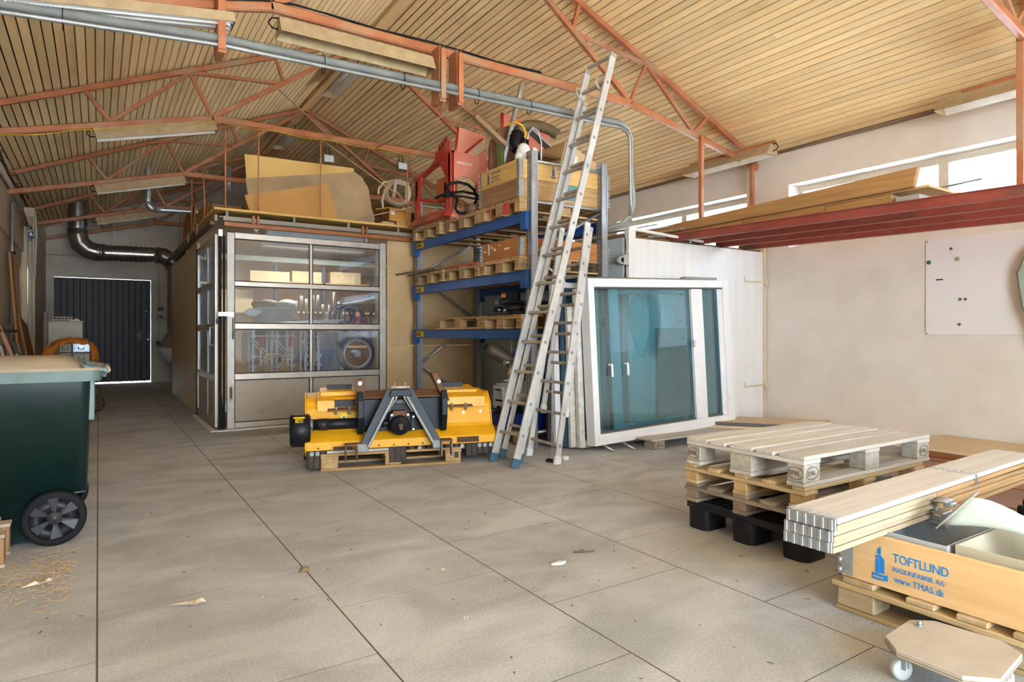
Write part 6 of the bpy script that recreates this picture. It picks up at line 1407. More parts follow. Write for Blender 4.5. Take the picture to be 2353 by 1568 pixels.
for k in range(5): s.tube([(3.6+.16*math.cos(a)*(1-.05*k), 5.60+.10*math.sin(a), .335+.014*k) for a in [2*math.pi*q/18 for q in range(18)]], .008, 6, closed=True)
o = obj('coiled_cable', s, black_rubber, hy); o['kind'] = 'stuff'
bp = thing('low_pallet', 'dusty pallet under the blue hydraulic unit', 'pallet', (4.0, 5.8, 0), 'wooden pallets')
for x in (3.62, 4.1, 4.55):
    for y in (5.45, 5.78, 6.1): obj('block', MB().box(x, y, .02, x+.10, y+.1, .10), palblock, bp, .003)
for y in (5.45, 5.62, 5.79, 5.96, 6.1): obj('deck_board', MB().box(3.6, y, .12, 4.68, y+.1, .14), palx, bp, .003)
for x in (3.62, 4.1, 4.55): obj('cross_board', MB().box(x, 5.45, .10, x+.1, 6.2, .12), paly, bp, .003)
gc = thing('gas_bottle', 'brown grey gas bottle hung slantwise under the lowest rack beam', 'gas bottle', (3.75, 5.75, .9))
a, b = V((3.46, 5.82, 1.01)), V((4.02, 5.58, .66)); d = (b-a).normalized()
obj('bottle', MB().lathe([(.02,0),(.05,.015),(.072,.06),(.075,.10),(.075,.62),(.06,.68),(.025,.71)], a, d, 22), M('brown_grey_bottle', (.10,.07,.045), (.075,.052,.033), rough=.45), gc)
obj('cap', MB().lathe([(.03,-.02),(.035,-.015),(.03,.02)], a, d, 14), black_rubber, gc)
obj('strap', MB().tube([(3.70, 5.72, .86), (3.70, 5.70, 1.0), (3.70, 5.72, 1.09)], .006, 6).ring(a+d*.52, d, .078, .006, 20, 6), galv, gc)
single('light_bulb', MB().lathe([(.014,.06),(.016,.03),(.024,.0),(.022,-.02),(.001,-.035)], (4.42, 5.42, 1.52), (0,0,1), 14).cyl((4.42, 5.42, 1.58), (4.42, 5.42, 1.66), .006, 6), M('bulb_glass', (.75,.75,.72), rough=.15), 'small bare bulb hanging in the rack behind the ladder', 'bulb')
# socket and cord on the side wall of the panelled room
t = thing('wall_socket', 'grey round power socket with hanging cord beside the corner post of the panelled room', 'socket', (4.93, 5.24, 1.98))
obj('socket_body', MB().cyl((4.86, 5.23, 1.97), (4.86, 5.29, 1.97), .045, 16).box(4.87, 5.22, 1.92, 4.95, 5.28, 2.03), M('grey_socket', (.46,.46,.43), rough=.5), t, .006)
obj('socket_face', MB().cyl((4.86, 5.224, 1.97), (4.86, 5.23, 1.97), .028, 14), black_rubber, t)
obj('cord', MB().tube([(4.90, 5.22, 2.32), (4.905, 5.21, 2.2), (4.90, 5.21, 2.1), (4.885, 5.22, 2.03)], .006, 6), cable_grey, t)
# ------------------------------------------------------------------ pallet stack on the right
bpal = thing('plastic_pallet', 'black plastic grid pallet at the bottom of the pallet stack', 'pallet', (2.95, 1.86, 0))
PX, PY, PL, PW = 2.96, 1.86, 1.24, .77
bp_m = M('black_pallet_plastic', (.013,.014,.019), (.008,.009,.012), rough=.4, spec=.3, scale=5, c3=(.03,.033,.045), s3=3, t3=(.6,.8))
for i in range(3):
    for j in range(3):
        x = PX + [0, PL/2-.10, PL-.20][i]; y = PY + [0, PW/2-.075, PW-.15][j]; lx, ly = .20, .15
        r = .045; q = []
        for cx, cy_, a0 in ((lx-r, ly-r, 0), (r, ly-r, 1), (r, r, 2), (lx-r, r, 3)):
            for k in range(5): a = math.pi/2*(a0 + k/4); q.append((cx + r*math.cos(a), cy_ + r*math.sin(a)))
        s = MB(); n = len(q); b = [(x+u, y+v, 0) for u, v in q]; tt = [(x+u*1.04-.004, y+v*1.04-.003, .135) for u, v in q]
        s.add(b + tt, [list(range(n))[::-1], list(range(n, 2*n))] ); s.add(b+tt, [(k, (k+1) % n, n+(k+1) % n, n+k) for k in range(n)], True)
        obj('foot', s, bp_m, bpal)
s = MB().box(PX, PY, .118, PX+PL, PY+.03, .158).box(PX, PY+PW-.03, .118, PX+PL, PY+PW, .158).box(PX, PY+.03, .118, PX+.03, PY+PW-.03, .158).box(PX+PL-.03, PY+.03, .118, PX+PL, PY+PW-.03, .158)
obj('rim', s, bp_m, bpal, .004)
s = MB()
k = PX + .06
while k < PX+PL-.03: s.box(k, PY+.03, .130, k+.005, PY+PW-.03, .155); k += .042
k = PY + .06
while k < PY+PW-.03: s.box(PX+.03, k, .130, PX+PL-.03, k+.005, .1545); k += .042
o = obj('grid', s, bp_m, bpal); o['kind'] = 'stuff'
def rough_pallet(label, x, y, z, L, W, H, mx, my, mb, ndeck, th=.02, bw=.09, dwid=.09, jit=.01, seed=1, rz=0.0):
    rnd = random.Random(seed); t = thing('pallet', label, 'pallet', (x, y, z), 'wooden pallets', rz)
    for k in range(3):
        yy = [0, W/2-bw/2, W-bw][k]
        obj('bottom_board', MB().box(0, yy, 0, L, yy+bw, th), mx, t, .003, local=True)
        for i in range(3):
            xx = [.0, L/2-.06, L-.12][i]
            obj('block', MB().box(xx+rnd.uniform(0,.008), yy+rnd.uniform(0,.006), th, xx+.105, yy+bw-.004, H-2*th), mb, t, .004, local=True)
    for i in range(3):
        xx = [0, L/2-.055, L-.11][i]
        obj('cross_board', MB().box(xx, -.005, H-2*th, xx+.11, W+.005, H-th-.0005), my, t, .003, local=True)
    for k in range(ndeck):
        yy = (W-dwid)*k/(ndeck-1)
        obj('deck_board', MB().box(rnd.uniform(-jit, jit), yy, H-th, L+rnd.uniform(-jit, jit), yy+dwid, H), mx, t, .003, local=True)
    return t
brx = wood('brown_grey_pallet', (.34,.27,.20), (.24,.185,.135), 'x'); bry = wood('brown_grey_pallet', (.34,.27,.20), (.24,.185,.135), 'y'); brb = wood('brown_grey_block', (.30,.22,.16), (.21,.155,.11), 'z')
yex = wood('fresh_pallet', (.58,.44,.25), (.46,.33,.17), 'x'); yey = wood('fresh_pallet', (.58,.44,.25), (.46,.33,.17), 'y'); yeb = wood('fresh_block', (.56,.38,.18), (.43,.27,.115), 'z')
rough_pallet('grey brown wooden pallet lying on the black plastic pallet', 2.945, 1.865, .159, 1.22, .765, .108, brx, bry, brb, 5, seed=3)
rough_pallet('fresh yellowish one way pallet in the middle of the stack', 2.945, 1.86, .268, 1.22, .77, .112, yex, yey, yeb, 5, seed=6, dwid=.075)
tp = build_pallet('weathered grey stamped pallet on top of the stack', (2.945, 1.862, .381), .0, kind='grey', L=1.30, W=.755, H=.155)
# ------------------------------------------------------------------ flat stock along the wall
oak = wood('pale_ply', (.66,.50,.32), (.58,.43,.26), 'y', rnd=.05); edge_dk = M('dark_edge_board', (.12,.115,.115), rough=.5)
t = thing('board_stack', 'low stack of boards with one dark edged worktop by the corner of the panelled room', 'board stack', (6.2, 4.6, 0))
for k in range(4):
    e = .02*math.sin(k*2.1)
    obj('board', MB().hexa([(5.72+e, 4.76-e, .02+.028*k), (6.45, 3.85, .02+.028*k), (7.05, 4.05, .02+.028*k), (6.45-e, 4.92, .02+.028*k), (5.72+e, 4.76-e, .046+.028*k), (6.45, 3.85, .046+.028*k), (7.05, 4.05, .046+.028*k), (6.45-e, 4.92, .046+.028*k)]), chip if k < 3 else oak, t, .002)
obj('worktop', MB().hexa([(5.78, 4.78, .136), (6.42, 3.92, .136), (7.0, 4.1, .136), (6.42, 4.88, .136), (5.78, 4.78, .166), (6.42, 3.92, .166), (7.0, 4.1, .166), (6.42, 4.88, .166)]), oak, t, .002)
obj('worktop_edge', MB().bar((5.775, 4.785, .150), (6.42, 3.91, .150), .012, .034), edge_dk, t, .004)
single('yellow_board', MB().box(6.75, 3.4, .0, 7.40, 5.05, .03), wood('yellow_ply', (.72,.50,.24), (.64,.43,.19), 'y'), 'yellow board flat on the floor in the corner by the wall', 'board', bevel=.002)
t = thing('plywood_sheets', 'pale plywood sheets lying flat along the right wall on dark boards', 'plywood', (6.9, 1.8, 0))
obj('plywood_sheet', MB().box(6.35, .2, .085, 7.36, 3.1, .105), oak, t, .002)
obj('edge_batten', MB().box(7.36, .2, .0, 7.42, 3.4, .05), wood('yellow_ply', (.72,.50,.24), (.64,.43,.19), 'y'), t, .003)
dkb = wood('russet_board', (.26,.095,.03), (.18,.06,.02), 'y', rough=.4)
for k, (xa, xb) in enumerate(((4.55, 4.85), (4.86, 5.16), (5.17, 5.47), (5.48, 5.78), (5.79, 6.09), (6.10, 6.40))):
    single('russet_board', MB().box(xa, .3+.04*k, .0, xb-.01, 2.95-.03*k, .045+.004*(k % 2)), dkb, ORD[k] + ' dark russet board from the pallet stack, lying flat towards the plywood', 'board', 'russet boards on the floor', .003)
single('russet_sheet', MB().box(6.30, .3, .0, 7.3, 3.0, .082), dkb, 'thick russet panel under the pale plywood sheet', 'board', bevel=.003)
# ------------------------------------------------------------------ collar box with printed board
pb = rough_pallet('pallet under the printed collar box in the lower right corner', 2.60, .28, 0, .80, 1.22, .144, wood('collar_pallet', (.50,.36,.19), (.38,.26,.125), 'x'), wood('collar_pallet', (.58,.42,.22), (.46,.32,.15), 'y'), wood('collar_block', (.56,.44,.28), (.42,.32,.19), 'y'), 7, seed=9, bw=.12, dwid=.12) if False else None
t = thing('pallet', 'pallet under the printed collar box in the lower right corner', 'pallet', (2.59, .28, 0), 'wooden pallets')
pxm, pym, pbm = wood('collar_pallet', (.46,.34,.19), (.36,.25,.125), 'x'), wood('collar_pallet', (.58,.42,.22), (.46,.32,.15), 'y'), wood('collar_block', (.56,.44,.28), (.42,.32,.19), 'y')
for i, x in enumerate((0, .33, .66)):
    for j, y in enumerate((1.06, .53, .0)):
        obj('block', MB().box(2.60+x, .28+y+.004, .018, 2.60+x+.13, .28+y+.156, .098), pbm, t, .006)
    obj('bottom_board', MB().box(2.60+x, .28, 0, 2.60+x+.13, 1.50, .017), pym, t, .003)
    obj('long_board', MB().box(2.585+x, .27, .0985, 2.585+x+.145, 1.51, .121), pym, t, .003)
for y in (.28, .44, .61, .78, .95, 1.12, 1.34):
    obj('deck_board', MB().box(2.585, y, .122, 3.40, y+.125 if y > 1.3 else y+.10, .144), pxm, t, .004)
cx0, cy0 = 2.605, .28
c4, B4 = collar('new pale pine pallet collar printed with blue lettering, lower right corner', (cx0, cy0, .146), .79, 1.20, .20, collar_palex, collar_pale)
B4['xn'].data.materials.clear(); B4['xn'].data.materials.append(wood('print_board', (.72,.475,.235), (.62,.385,.165), 'y', rnd=.02, scale=22))
maker_print(B4['xn'], (cx0-.0008, 1.353, .168), (0,-1,0), (0,0,1), .134, ink_bright)
# contents of the box
zinc = M('blue_grey_zinc', (.50,.54,.57), (.42,.46,.49), rough=.5, metal=.35, scale=5); putty = M('putty_sheet', (.50,.46,.34), (.44,.40,.29), rough=.6, scale=6); umb = M('umber_sheet', (.24,.17,.095), (.18,.125,.07), rough=.6, scale=20)
def openbox(name, label, x0, y0, z0, x1, y1, z1, m, m2=None, th=.006):
    t = thing(name, label, 'box', ((x0+x1)/2, (y0+y1)/2, z0))
    obj('bottom', MB().box(x0, y0, z0, x1, y1, z0+th), m, t)
    obj('side', MB().box(x0, y0, z0, x0+th, y1, z1), m, t); obj('side', MB().box(x1-th, y0, z0, x1, y1, z1), m2 or m, t)
    obj('side', MB().box(x0+th, y0, z0, x1-th, y0+th, z1), m2 or m, t); obj('side', MB().box(x0+th, y1-th, z0, x1-th, y1, z1), m, t); return t
openbox('metal_box', 'blue grey metal box standing in the printed collar, left part', 2.64, 1.10, .15, 3.05, 1.44, .36, zinc)
openbox('metal_box', 'putty coloured sheet metal box in the middle of the printed collar', 2.66, .62, .15, 3.30, 1.08, .37, putty, umb)
single('dirt_pile', blob((2.86, 1.12, .19), (.16, .10, .05), 6, 3, .4), M('leaf_dirt', (.06,.045,.03), (.12,.10,.07), rough=.95, scale=40), 'dark leaf dirt and debris in the middle of the printed collar', 'dirt', kind='stuff')
s = MB(); nu, nv = 14, 10; vs = []
for j in range(nv+1):
    for i in range(nu+1):
        u, v_ = i/nu, j/nv
        p = V((2.60,1.10,.395)).lerp(V((3.20,1.28,.45)), u).lerp(V((2.72,.52,.40)).lerp(V((3.30,.60,.40)), u), v_)
        vs.append(p + V((0,0,.11*math.sin(math.pi*u)*(1-v_*.6) + .018*math.sin(7*u+4*v_) + .012*math.sin(9*v_))))
s.add(vs, [(j*(nu+1)+i, j*(nu+1)+i+1, (j+1)*(nu+1)+i+1, (j+1)*(nu+1)+i) for j in range(nv) for i in range(nu)], True)
# grey green flap of sheeting
fl = MB(); nu, nv = 16, 8; vs = []
A, B, C, D_ = V((2.79,1.18,.395)), V((2.83,1.10,.50)), V((3.12,.62,.43)), V((3.02,.62,.385))
for j in range(nv+1):
    for i in range(nu+1):
        u, v_ = i/nu, j/nv
        p = A.lerp(B, v_).lerp(D_.lerp(C, v_), u); vs.append(p + V((0,0,.02*math.sin(6*u+2*v_) + .012*math.sin(11*u*v_))))
fl.add(vs, [(j*(nu+1)+i, j*(nu+1)+i+1, (j+1)*(nu+1)+i+1, (j+1)*(nu+1)+i) for j in range(nv) for i in range(nu)], True)
fs_ = single('sheeting_flap', fl, M('grey_green_sheeting', (.40,.43,.36), (.33,.355,.29), rough=.7, scale=6, c3=(.47,.41,.28), s3=3, t3=(.58,.8)), 'grey green flap of sheeting rising over the collar box', 'sheeting')
fs_.modifiers.new('t', 'SOLIDIFY').thickness = .006
single('flap_cord', MB().tube([(2.76,1.19,.385), (2.79,1.15,.44), (2.83,1.10,.51), (2.88,1.09,.535)], .004, 6), M('grey_cord', (.36,.33,.29), rough=.8), 'grey cord along the lifted edge of the sheeting', 'cord')
single('black_tubes', MB().cyl((3.3, 1.1, .40), (3.3, .5, .40), .02, 10).cyl((3.36, 1.1, .42), (3.36, .5, .42), .02, 10), black_rubber, 'pair of black tubes behind the sheeting flap', 'tube')
# folded collars stacked across the box corner
fc_x = wood('folded_collar', (.50,.39,.255), (.40,.30,.18), 'x', rnd=.12, c3=(.40,.25,.12), s3=2.2, t3=(.58,.82)); fc_b = wood('folded_collar_brown', (.42,.25,.11), (.32,.18,.075), 'x', rnd=.12)
topw = wood('bleached_collar', (.62,.57,.51), (.53,.48,.42), 'x', rnd=.05)
def folded(label, ox, oy, z, rz, top, tiltz=0.0):
    t = thing('folded_collar', label, 'pallet collar', (ox, oy, z), 'folded pallet collars')
    ux = V((math.cos(rz), math.sin(rz), tiltz)).normalized(); uy = V((-math.sin(rz), math.cos(rz), 0)); uz = ux.cross(uy)
    O_ = V((ox, oy, z))
    def fb(a0, b0, c0, a1, b1, c1): return MB().hexa([O_ + ux*a + uy*b + uz*c for a, b, c in ((a0,b0,c0),(a1,b0,c0),(a1,b1,c0),(a0,b1,c0),(a0,b0,c1),(a1,b0,c1),(a1,b1,c1),(a0,b1,c1))])
    d = .021
    obj('board', fb(.006,0,0,.80,.195,d), fc_x, t, .003); obj('board', fb(.806,0,0,2.0,.195,d), fc_b, t, .003)
    obj('board', fb(.006,0,d+.003,1.20 if top else .80,.195,2*d+.003), topw if top else fc_x, t, .003)
    obj('board', fb(1.206 if top else .806,0,d+.003,2.0,.195,2*d+.003), topw if top else fc_b, t, .003)
    for a in (0.0,):
        s = MB()
        q = fb(a-.004, .004, .001, a+.006, .191, 2*d+.002); s.v += q.v; s.f += q.f; s.sm += q.sm
        for k in range(6):
            b_ = .012 + .033*k
            q = fb(a-.010, b_, .002, a-.003, b_+.014, 2*d+.001); n0 = len(s.v); s.v += q.v; s.f += [[i+n0 for i in f] for f in q.f]; s.sm += q.sm
        h_ = obj('end_hinge', s, galv, t, .002)
        if top:
            s = MB()
            for k in range(6):
                b_ = .012 + .033*k; q = fb(.0, b_, 2*d+.003, .045, b_+.018, 2*d+.0045); n0 = len(s.v); s.v += q.v; s.f += [[i+n0 for i in f] for f in q.f]; s.sm += q.sm
            obj('hinge_fingers', s, galv, h_)
    s = MB()
    for k in range(7):
        b_ = .006 + .028*k; aj = 1.20 if top else .80
        q = fb(aj-.02-.012*(k % 2), b_, 2*d+.003, aj+.03+.01*(k % 2), b_+.008, 2*d+.006); n0 = len(s.v); s.v += q.v; s.f += [[i+n0 for i in f] for f in q.f]; s.sm += q.sm
    q = fb((1.20 if top else .80)-.006, -.006, -.004, (1.20 if top else .80)+.01, 0, 2*d+.003); n0 = len(s.v); s.v += q.v; s.f += [[i+n0 for i in f] for f in q.f]; s.sm += q.sm
    obj('middle_hinge', s, galv, t)
    q = fb(.76, -.05, -.012, .85, .0, -.004); q2 = fb(.78, -.065, -.03, .83, -.03, -.012); n0 = len(q.v); q.v += q2.v; q.f += [[i+n0 for i in f] for f in q2.f]; q.sm += q2.sm
    obj('hinge_ear', q, galv, t, .003)
folded('lowest of three folded pallet collars laid over the collar box', 2.235, 1.30, .349, .03, False)
folded('middle of three folded pallet collars laid over the collar box', 2.215, 1.285, .397, .022, False, .004)
folded('topmost bleached pallet collar laid over the collar box', 2.20, 1.265, .446, .028, True, .008)
# little plywood dolly
dl = thing('plywood_dolly', 'low plywood dolly with clipped corners on white castors, lower right corner', 'dolly', (2.33, .97, 0))
pp = [(2.432,1.132),(2.505,1.078),(2.53,.885),(2.46,.815),(2.235,.79),(2.165,.82),(2.16,1.05),(2.23,1.115)]
dpl = M('worn_plywood', (.47,.41,.34), (.385,.33,.265), rough=.75, scale=5, c3=(.36,.25,.16), s3=4, t3=(.55,.75))
pp = [(2.232,1.118),(2.432,1.134),(2.50,1.08),(2.525,.885),(2.475,.815),(2.24,.79),(2.165,.86),(2.165,1.05)]
obj('plate', MB().prism(pp[::-1], (0,0,.128), (1,0,0), (0,1,0), -.024), dpl, dl, .002)
for a, b, c, d_ in ((.104,.107,0,0), (.112,.115,0,0)):
    obj('ply_layer', MB().prism([(x*1.0008-.0019, y*1.001-.001) for x, y in pp[::-1]], (0,0,b), (1,0,0), (0,1,0), -(b-a)), M('ply_glue_line', (.24,.17,.11), rough=.8), dl)
for x, y in ((2.24, 1.07), (2.45, 1.06), (2.45, .86), (2.23, .86)):
    c_ = obj('castor', MB().lathe([(.018,-.012),(.034,-.011),(.036,-.004),(.036,.004),(.034,.011),(.018,.012)], (x, y, .036), (.4,.9,0), 22), M('milky_castor', (.62,.66,.62), rough=.35), dl)
    obj('fork', MB().box(x-.014, y-.02, .04, x-.008, y+.02, .10).box(x+.008, y-.02, .04, x+.014, y+.02, .10).box(x-.03, y-.03, .098, x+.03, y+.03, .104), galv, c_, .001)
obj('bolt', MB().cyl((2.41, 1.09, .128), (2.41, 1.09, .146), .008, 8).cyl((2.41, 1.09, .128), (2.41, 1.09, .132), .014, 12), galv, dl)
# ------------------------------------------------------------------ wheelie bin
bn = thing('wheelie_bin', 'large dark green wheelie bin with dusty lid at the left edge', 'bin', (-.4, 4.6, 0))
grn = M('bin_green', (.007,.020,.016), (.005,.015,.012), rough=.36, spec=.3, scale=4, c3=(.016,.032,.027), s3=3, t3=(.62,.85)); lidm = M('dusty_lid', (.36,.285,.195), (.28,.22,.15), rough=.6, scale=5, c3=(.10,.12,.10), s3=3, t3=(.62,.85))
grime = M('pale_green_rim', (.13,.175,.155), (.085,.125,.11), rough=.4, scale=6)
Yn, Yf = 4.325, 4.93
def bsec(z, x0, x1, y0, y1, r=.05, n=4):
    q = []
    for cx, cy_, a0 in ((x1-r, y1-r, 0), (x0+r, y1-r, 1), (x0+r, y0+r, 2), (x1-r, y0+r, 3)):
        for k in range(n+1): a = math.pi/2*(a0+k/n); q.append((cx+r*math.cos(a), cy_+r*math.sin(a), z))
    return q
def loft(secs, cap=True):
    n = len(secs[0]); s = MB(); vs = [p for q in secs for p in q]
    s.add(vs, [(j*n+k, j*n+(k+1) % n, (j+1)*n+(k+1) % n, (j+1)*n+k) for j in range(len(secs)-1) for k in range(n)], True)
    if cap: s.add(secs[0], [list(range(n))[::-1]]); s.add(secs[-1], [list(range(n))])
    return s
obj('body', loft([bsec(.012, -.80, -.125, Yn+.035, Yf-.035), bsec(.26, -.83, -.105, Yn+.022, Yf-.022), bsec(.26, -.85, -.055, Yn+.012, Yf-.012), bsec(.90, -.93, -.035, Yn-.012, Yf+.012)]), grn, bn)
obj('side_recess', MB().tube([(-.30, Yn+.015, .03), (-.30, Yn+.012, .235), (-.285, Yn+.01, .25), (-.06, Yn+.008, .262)], .004, 6), grime, bn)
obj('rim', loft([bsec(.885, -.96, .015, Yn-.035, Yf+.035), bsec(.945, -.965, .02, Yn-.04, Yf+.04)]), grime, bn)
obj('lid_edge', loft([bsec(.945, -.97, .022, Yn-.045, Yf+.045), bsec(.96, -.97, .015, Yn-.04, Yf+.04)]), lidm, bn)
obj('lid', loft([bsec(.955, -.96, -.07, Yn-.035, Yf+.035), bsec(.975, -.95, -.085, Yn-.02, Yf+.02), bsec(1.012, -.90, -.14, Yn+.06, Yf-.06, .08), bsec(1.02, -.86, -.17, Yn+.10, Yf-.10, .08)]), lidm, bn)
for y in (Yn-.02, Yf-.04):
    obj('handle_arm', MB().hexa([(-.06, y, .945), (.035, y, .90), (.035, y+.06, .90), (-.06, y+.06, .945), (-.09, y, .985), (.05, y, .955), (.05, y+.06, .955), (-.09, y+.06, .985)]), grime, bn, .008)
    obj('hinge_pin', MB().cyl((.022, y-.006, .928), (.022, y+.066, .928), .016, 14), black_plastic, bn)
obj('handle_bar', MB().cyl((.045, Yn+.0, .945), (.045, Yf, .945), .016, 12), lidm, bn)
for y in (Yn+.03, Yn+.12, Yf-.08): obj('rib', MB().box(-.05, y, .66, -.018, y+.02, .885), grime, bn, .004)
def wheel(x, y, z, R_, sgn):
    tw = obj('wheel', MB().lathe([(R_*.78, -.03), (R_*.93, -.035), (R_, -.025), (R_, .025), (R_*.93, .035), (R_*.78, .03)], (x, y, z), (0, sgn, 0), 40, cap=False), black_rubber, bn)
    obj('hub_disc', MB().lathe([(.001, .012), (.035, .015), (.036, .0), (R_*.80, -.012), (R_*.80, .022), (R_*.76, .024)], (x, y, z), (0, sgn, 0), 36, cap=False), black_plastic, tw)
    s = MB()
    for k in range(6):
        a = 2*math.pi*k/6 + .35; ca, sa = math.cos(a), math.sin(a); cb, sb = math.cos(a+.5), math.sin(a+.5)
        r0, r1 = .034, R_*.78
        p = [(x+ca*r0, y+sgn*.012, z+sa*r0), (x+ca*r1, y+sgn*.022, z+sa*r1), (x+cb*r1, y+sgn*.006, z+sb*r1), (x+cb*r0, y+sgn*.002, z+sb*r0)]
        s.add(p + [(q[0], q[1]-sgn*.012, q[2]) for q in p], [(0,1,2,3), (4,7,6,5), (0,4,5,1), (1,5,6,2), (2,6,7,3), (3,7,4,0)])
    obj('spoke_blades', s, M('wheel_grey', (.055,.052,.055), (.04,.038,.04), rough=.5, scale=40), tw)
    obj('axle_cap', MB().lathe([(.034, .0), (.034, .016), (.012, .018), (.012, .026), (.001, .026)], (x, y, z), (0, sgn, 0), 24), M('wheel_grey', (.055,.052,.055)), tw)
wheel(-.20, 4.275, .147, .147, -1); wheel(-.20, 4.99, .147, .147, 1)
obj('axle', MB().cyl((-.20, 4.27, .147), (-.20, 5.0, .147), .012, 10), galv, bn)
# ------------------------------------------------------------------ crate and bottle at the left edge
cr = thing('crate_pallet', 'small weathered wooden crate pallet cut by the left picture edge', 'crate', (-.5, 4.1, 0))
pwx = wood('pinkish_crate', (.50,.385,.28), (.40,.295,.205), 'y')
for x in (-.93, -.72, -.52): obj('deck_board', MB().box(x-.05, 3.86, .165, x+.09, 4.30, .183), pwx, cr, .003)
for y in (4.20, 3.98): obj('cross_board', MB().box(-.98, y, .145, -.385, y+.09, .164), wood('pinkish_crate', (.50,.385,.28), (.40,.295,.205), 'x'), cr, .003)
for x in (-.47, -.72, -.95):
    for y in (4.2, 3.98): obj('block', MB().box(x, y, .018, x+.08, y+.085, .144), wood('crate_block', (.42,.24,.11), (.32,.17,.075), 'z'), cr, .004)
for y in (4.2, 3.98): obj('bottom_board', MB().box(-.98, y, 0, -.385, y+.085, .017), wood('pinkish_crate', (.50,.385,.28), (.40,.295,.205), 'x'), cr, .003)
bt = thing('bottle', 'white bottle with red band standing on the crate at the left edge', 'bottle', (-.47, 4.11, .183))
obj('bottle_body', MB().lathe([(.03,0),(.034,.004),(.034,.075),(.022,.09),(.014,.10),(.014,.125)], (-.475, 4.11, .183), (0,0,1), 20), white_paint, bt)
obj('red_band', MB().lathe([(.0345,.006),(.0345,.034)], (-.475, 4.11, .183), (0,0,1), 20), M('bright_red', (.60,.02,.02), rough=.4), bt)
# shavings, leaves, stones, sticks on the floor
random.seed(31); s = MB()
for k in range(420):
    x, y = -.15 - abs(random.gauss(.0, .22)) + .05, 3.75 + random.gauss(0, .22); a = random.uniform(0, 6.3); l = random.uniform(.01, .04)
    if x > -.02 or y > 4.24: continue
    s.bar((x, y, .003), (x+l*math.cos(a), y+l*math.sin(a), .003+random.uniform(0,.008)), random.uniform(.002,.007), .0015)
single('wood_shavings', s, M('shavings', (.60,.43,.25), (.40,.27,.14), rough=.9, scale=60), 'scattered wood shavings on the floor in front of the bin', 'shavings', kind='stuff')
s = MB()
for k in range(260):
    x, y = random.uniform(-.9, 5.2), random.uniform(1.3, 8.0); a = random.uniform(0, 6.3); l = random.uniform(.006, .022)
    s.bar((x, y, .002), (x+l*math.cos(a), y+l*math.sin(a), .003), random.uniform(.002,.006), .002)
single('floor_crumbs', s, M('dark_crumbs', (.10,.075,.05), (.2,.16,.11), rough=.95, scale=60), 'tiny dark crumbs of bark and dirt scattered over the floor', 'crumbs', kind='stuff')
leafm = M('dry_leaf', (.42,.29,.17), (.60,.52,.40), rough=.8, scale=30)
def leaf(x, y, r, a, label, m=leafm):
    s = MB(); n = 10; vs = [(x, y, .008)]
    for k in range(n):
        q = 2*math.pi*k/n; rr = r*(1 if k % 2 else .62)*(1.5 if k in (0, 5) else .8)
        u, v_ = rr*math.cos(q), rr*.6*math.sin(q)
        vs.append((x+u*math.cos(a)-v_*math.sin(a), y+u*math.sin(a)+v_*math.cos(a), .004+random.uniform(.004,.020)))
    o = single('dry_leaf', s.add(vs, [(0, 1+k, 1+(k+1) % n) for k in range(n)]), m, label, 'leaf', 'dry leaves on the floor')
    o.modifiers.new('t', 'SOLIDIFY').thickness = .001
leaf(.335, 2.99, .055, -.1, 'largest crumpled dry leaf on the floor, in the second slab strip')
leaf(-.22, 3.61, .05, .2, 'brown dry leaf on the floor in front of the bin by the slab joint')
leaf(1.39, 2.755, .03, .3, 'curled dry leaf on the floor in the middle of the hall')
leaf(1.235, 2.24, .022, .8, 'small curled leaf nearest the camera on the open floor')
leaf(.60, 2.9, .016, .8, 'tiny leaf to the right of the largest dry leaf')
single('pale_stone', blob((1.925, 2.535, .006), (.045,.022,.007), 5, 3, .3), M('pale_stone', (.66,.64,.60), rough=.8), 'flat pale chip lying on the open floor', 'stone')
single('mud_clod', blob((.84, 3.135, .008), (.022,.016,.014), 2, 2, .5), M('mud', (.20,.13,.06), rough=.95), 'brown mud clod on the slab joint', 'clod')
single('dark_stick', MB().tube([(2.09, 2.62, .006), (2.14, 2.585, .010), (2.19, 2.575, .006)], .0045, 6).tube([(2.10, 2.615, .006), (2.15, 2.61, .012)], .003, 6), M('dark_stick', (.13,.115,.09), rough=.9), 'thin forked dark stick on the open floor', 'stick')
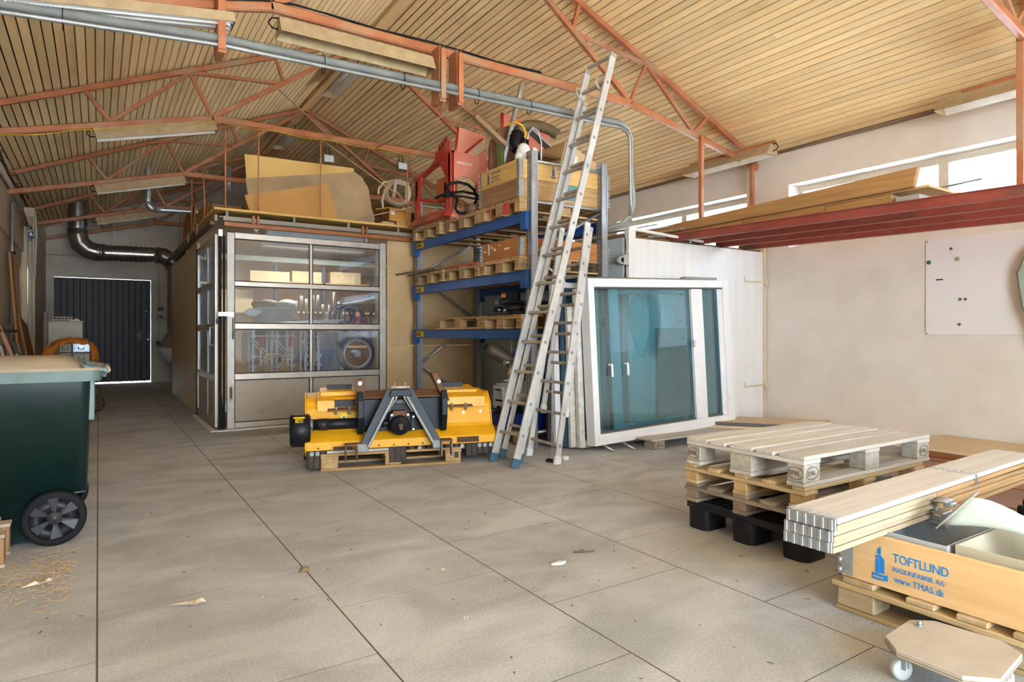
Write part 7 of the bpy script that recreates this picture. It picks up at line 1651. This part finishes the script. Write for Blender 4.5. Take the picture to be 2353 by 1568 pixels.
# ------------------------------------------------------------------ whiteboard on the right wall
wbm = M('whiteboard', (.735,.70,.685), (.72,.685,.67), rough=.3, scale=2)
wbd = thing('whiteboard', 'white magnetic board on the right wall', 'board', (7.43, 2.6, 1.64))
obj('board_face', MB().box(7.425, 1.4, 1.142, 7.439, 3.298, 2.155), wbm, wbd, .002)
for y, z in ((3.28, 2.135), (3.28, 1.155)): obj('screw', MB().cyl((7.421, y, z), (7.425, y, z), .008, 10), M('screw_grey', (.25,.24,.23), rough=.4), wbd)
def magnet(y, z, r, m, label): single('magnet', MB().lathe([(r,0),(r,.006),(r*.85,.009)], (7.4245, y, z), (-1,0,0), 16), m, label, 'magnet', 'magnets on the whiteboard')
mg = M('grey_magnet', (.13,.115,.11), rough=.5)
magnet(3.054, 2.037, .014, mg, 'topmost grey magnet on the whiteboard')
magnet(3.265, 1.913, .022, M('green_magnet', (.05,.16,.06), rough=.5), 'green magnet at the left edge of the whiteboard')
magnet(2.998, 1.925, .022, M('olive_magnet', (.34,.31,.16), rough=.5), 'olive magnet near the top of the whiteboard')
magnet(2.971, 1.508, .015, mg, 'left one of the pair of grey magnets on the whiteboard')
magnet(2.924, 1.506, .015, mg, 'right one of the pair of grey magnets on the whiteboard')
magnet(2.979, 1.249, .015, mg, 'lowest grey magnet on the whiteboard')
magnet(3.272, 1.243, .014, white_paint, 'white magnet at the lower left of the whiteboard')
single('magnet_bar', MB().box(7.416, 3.13, 1.717, 7.4245, 3.195, 1.728), black_plastic, 'short black magnetic bar on the whiteboard', 'magnet')
t = thing('oval_panel', 'pale green oval panel with dark rim at the right picture edge', 'panel', (7.2, 2.3, 1.5))
q = [(.0,.50),(.16,.42),(.24,.20),(.20,-.10),(.08,-.45),(0,-.50),(-.08,-.45),(-.20,-.10),(-.24,.20),(-.16,.42)]
obj('panel_face', MB().prism([(a, b) for a, b in q], (7.30, 2.20, 1.52), (0,1,0), (0,0,1), .015), M('pale_green_panel', (.36,.40,.34), (.30,.34,.28), rough=.5, scale=30), t, .003)
obj('rim', MB().tube([(7.305, 2.20+a*1.02, 1.52+b*1.02) for a, b in q], .010, 8, closed=True), M('rim_olive', (.16,.17,.12), rough=.5), t)
obj('wall_stub', MB().box(7.31, 2.15, 1.48, 7.435, 2.25, 1.56), galv, t)
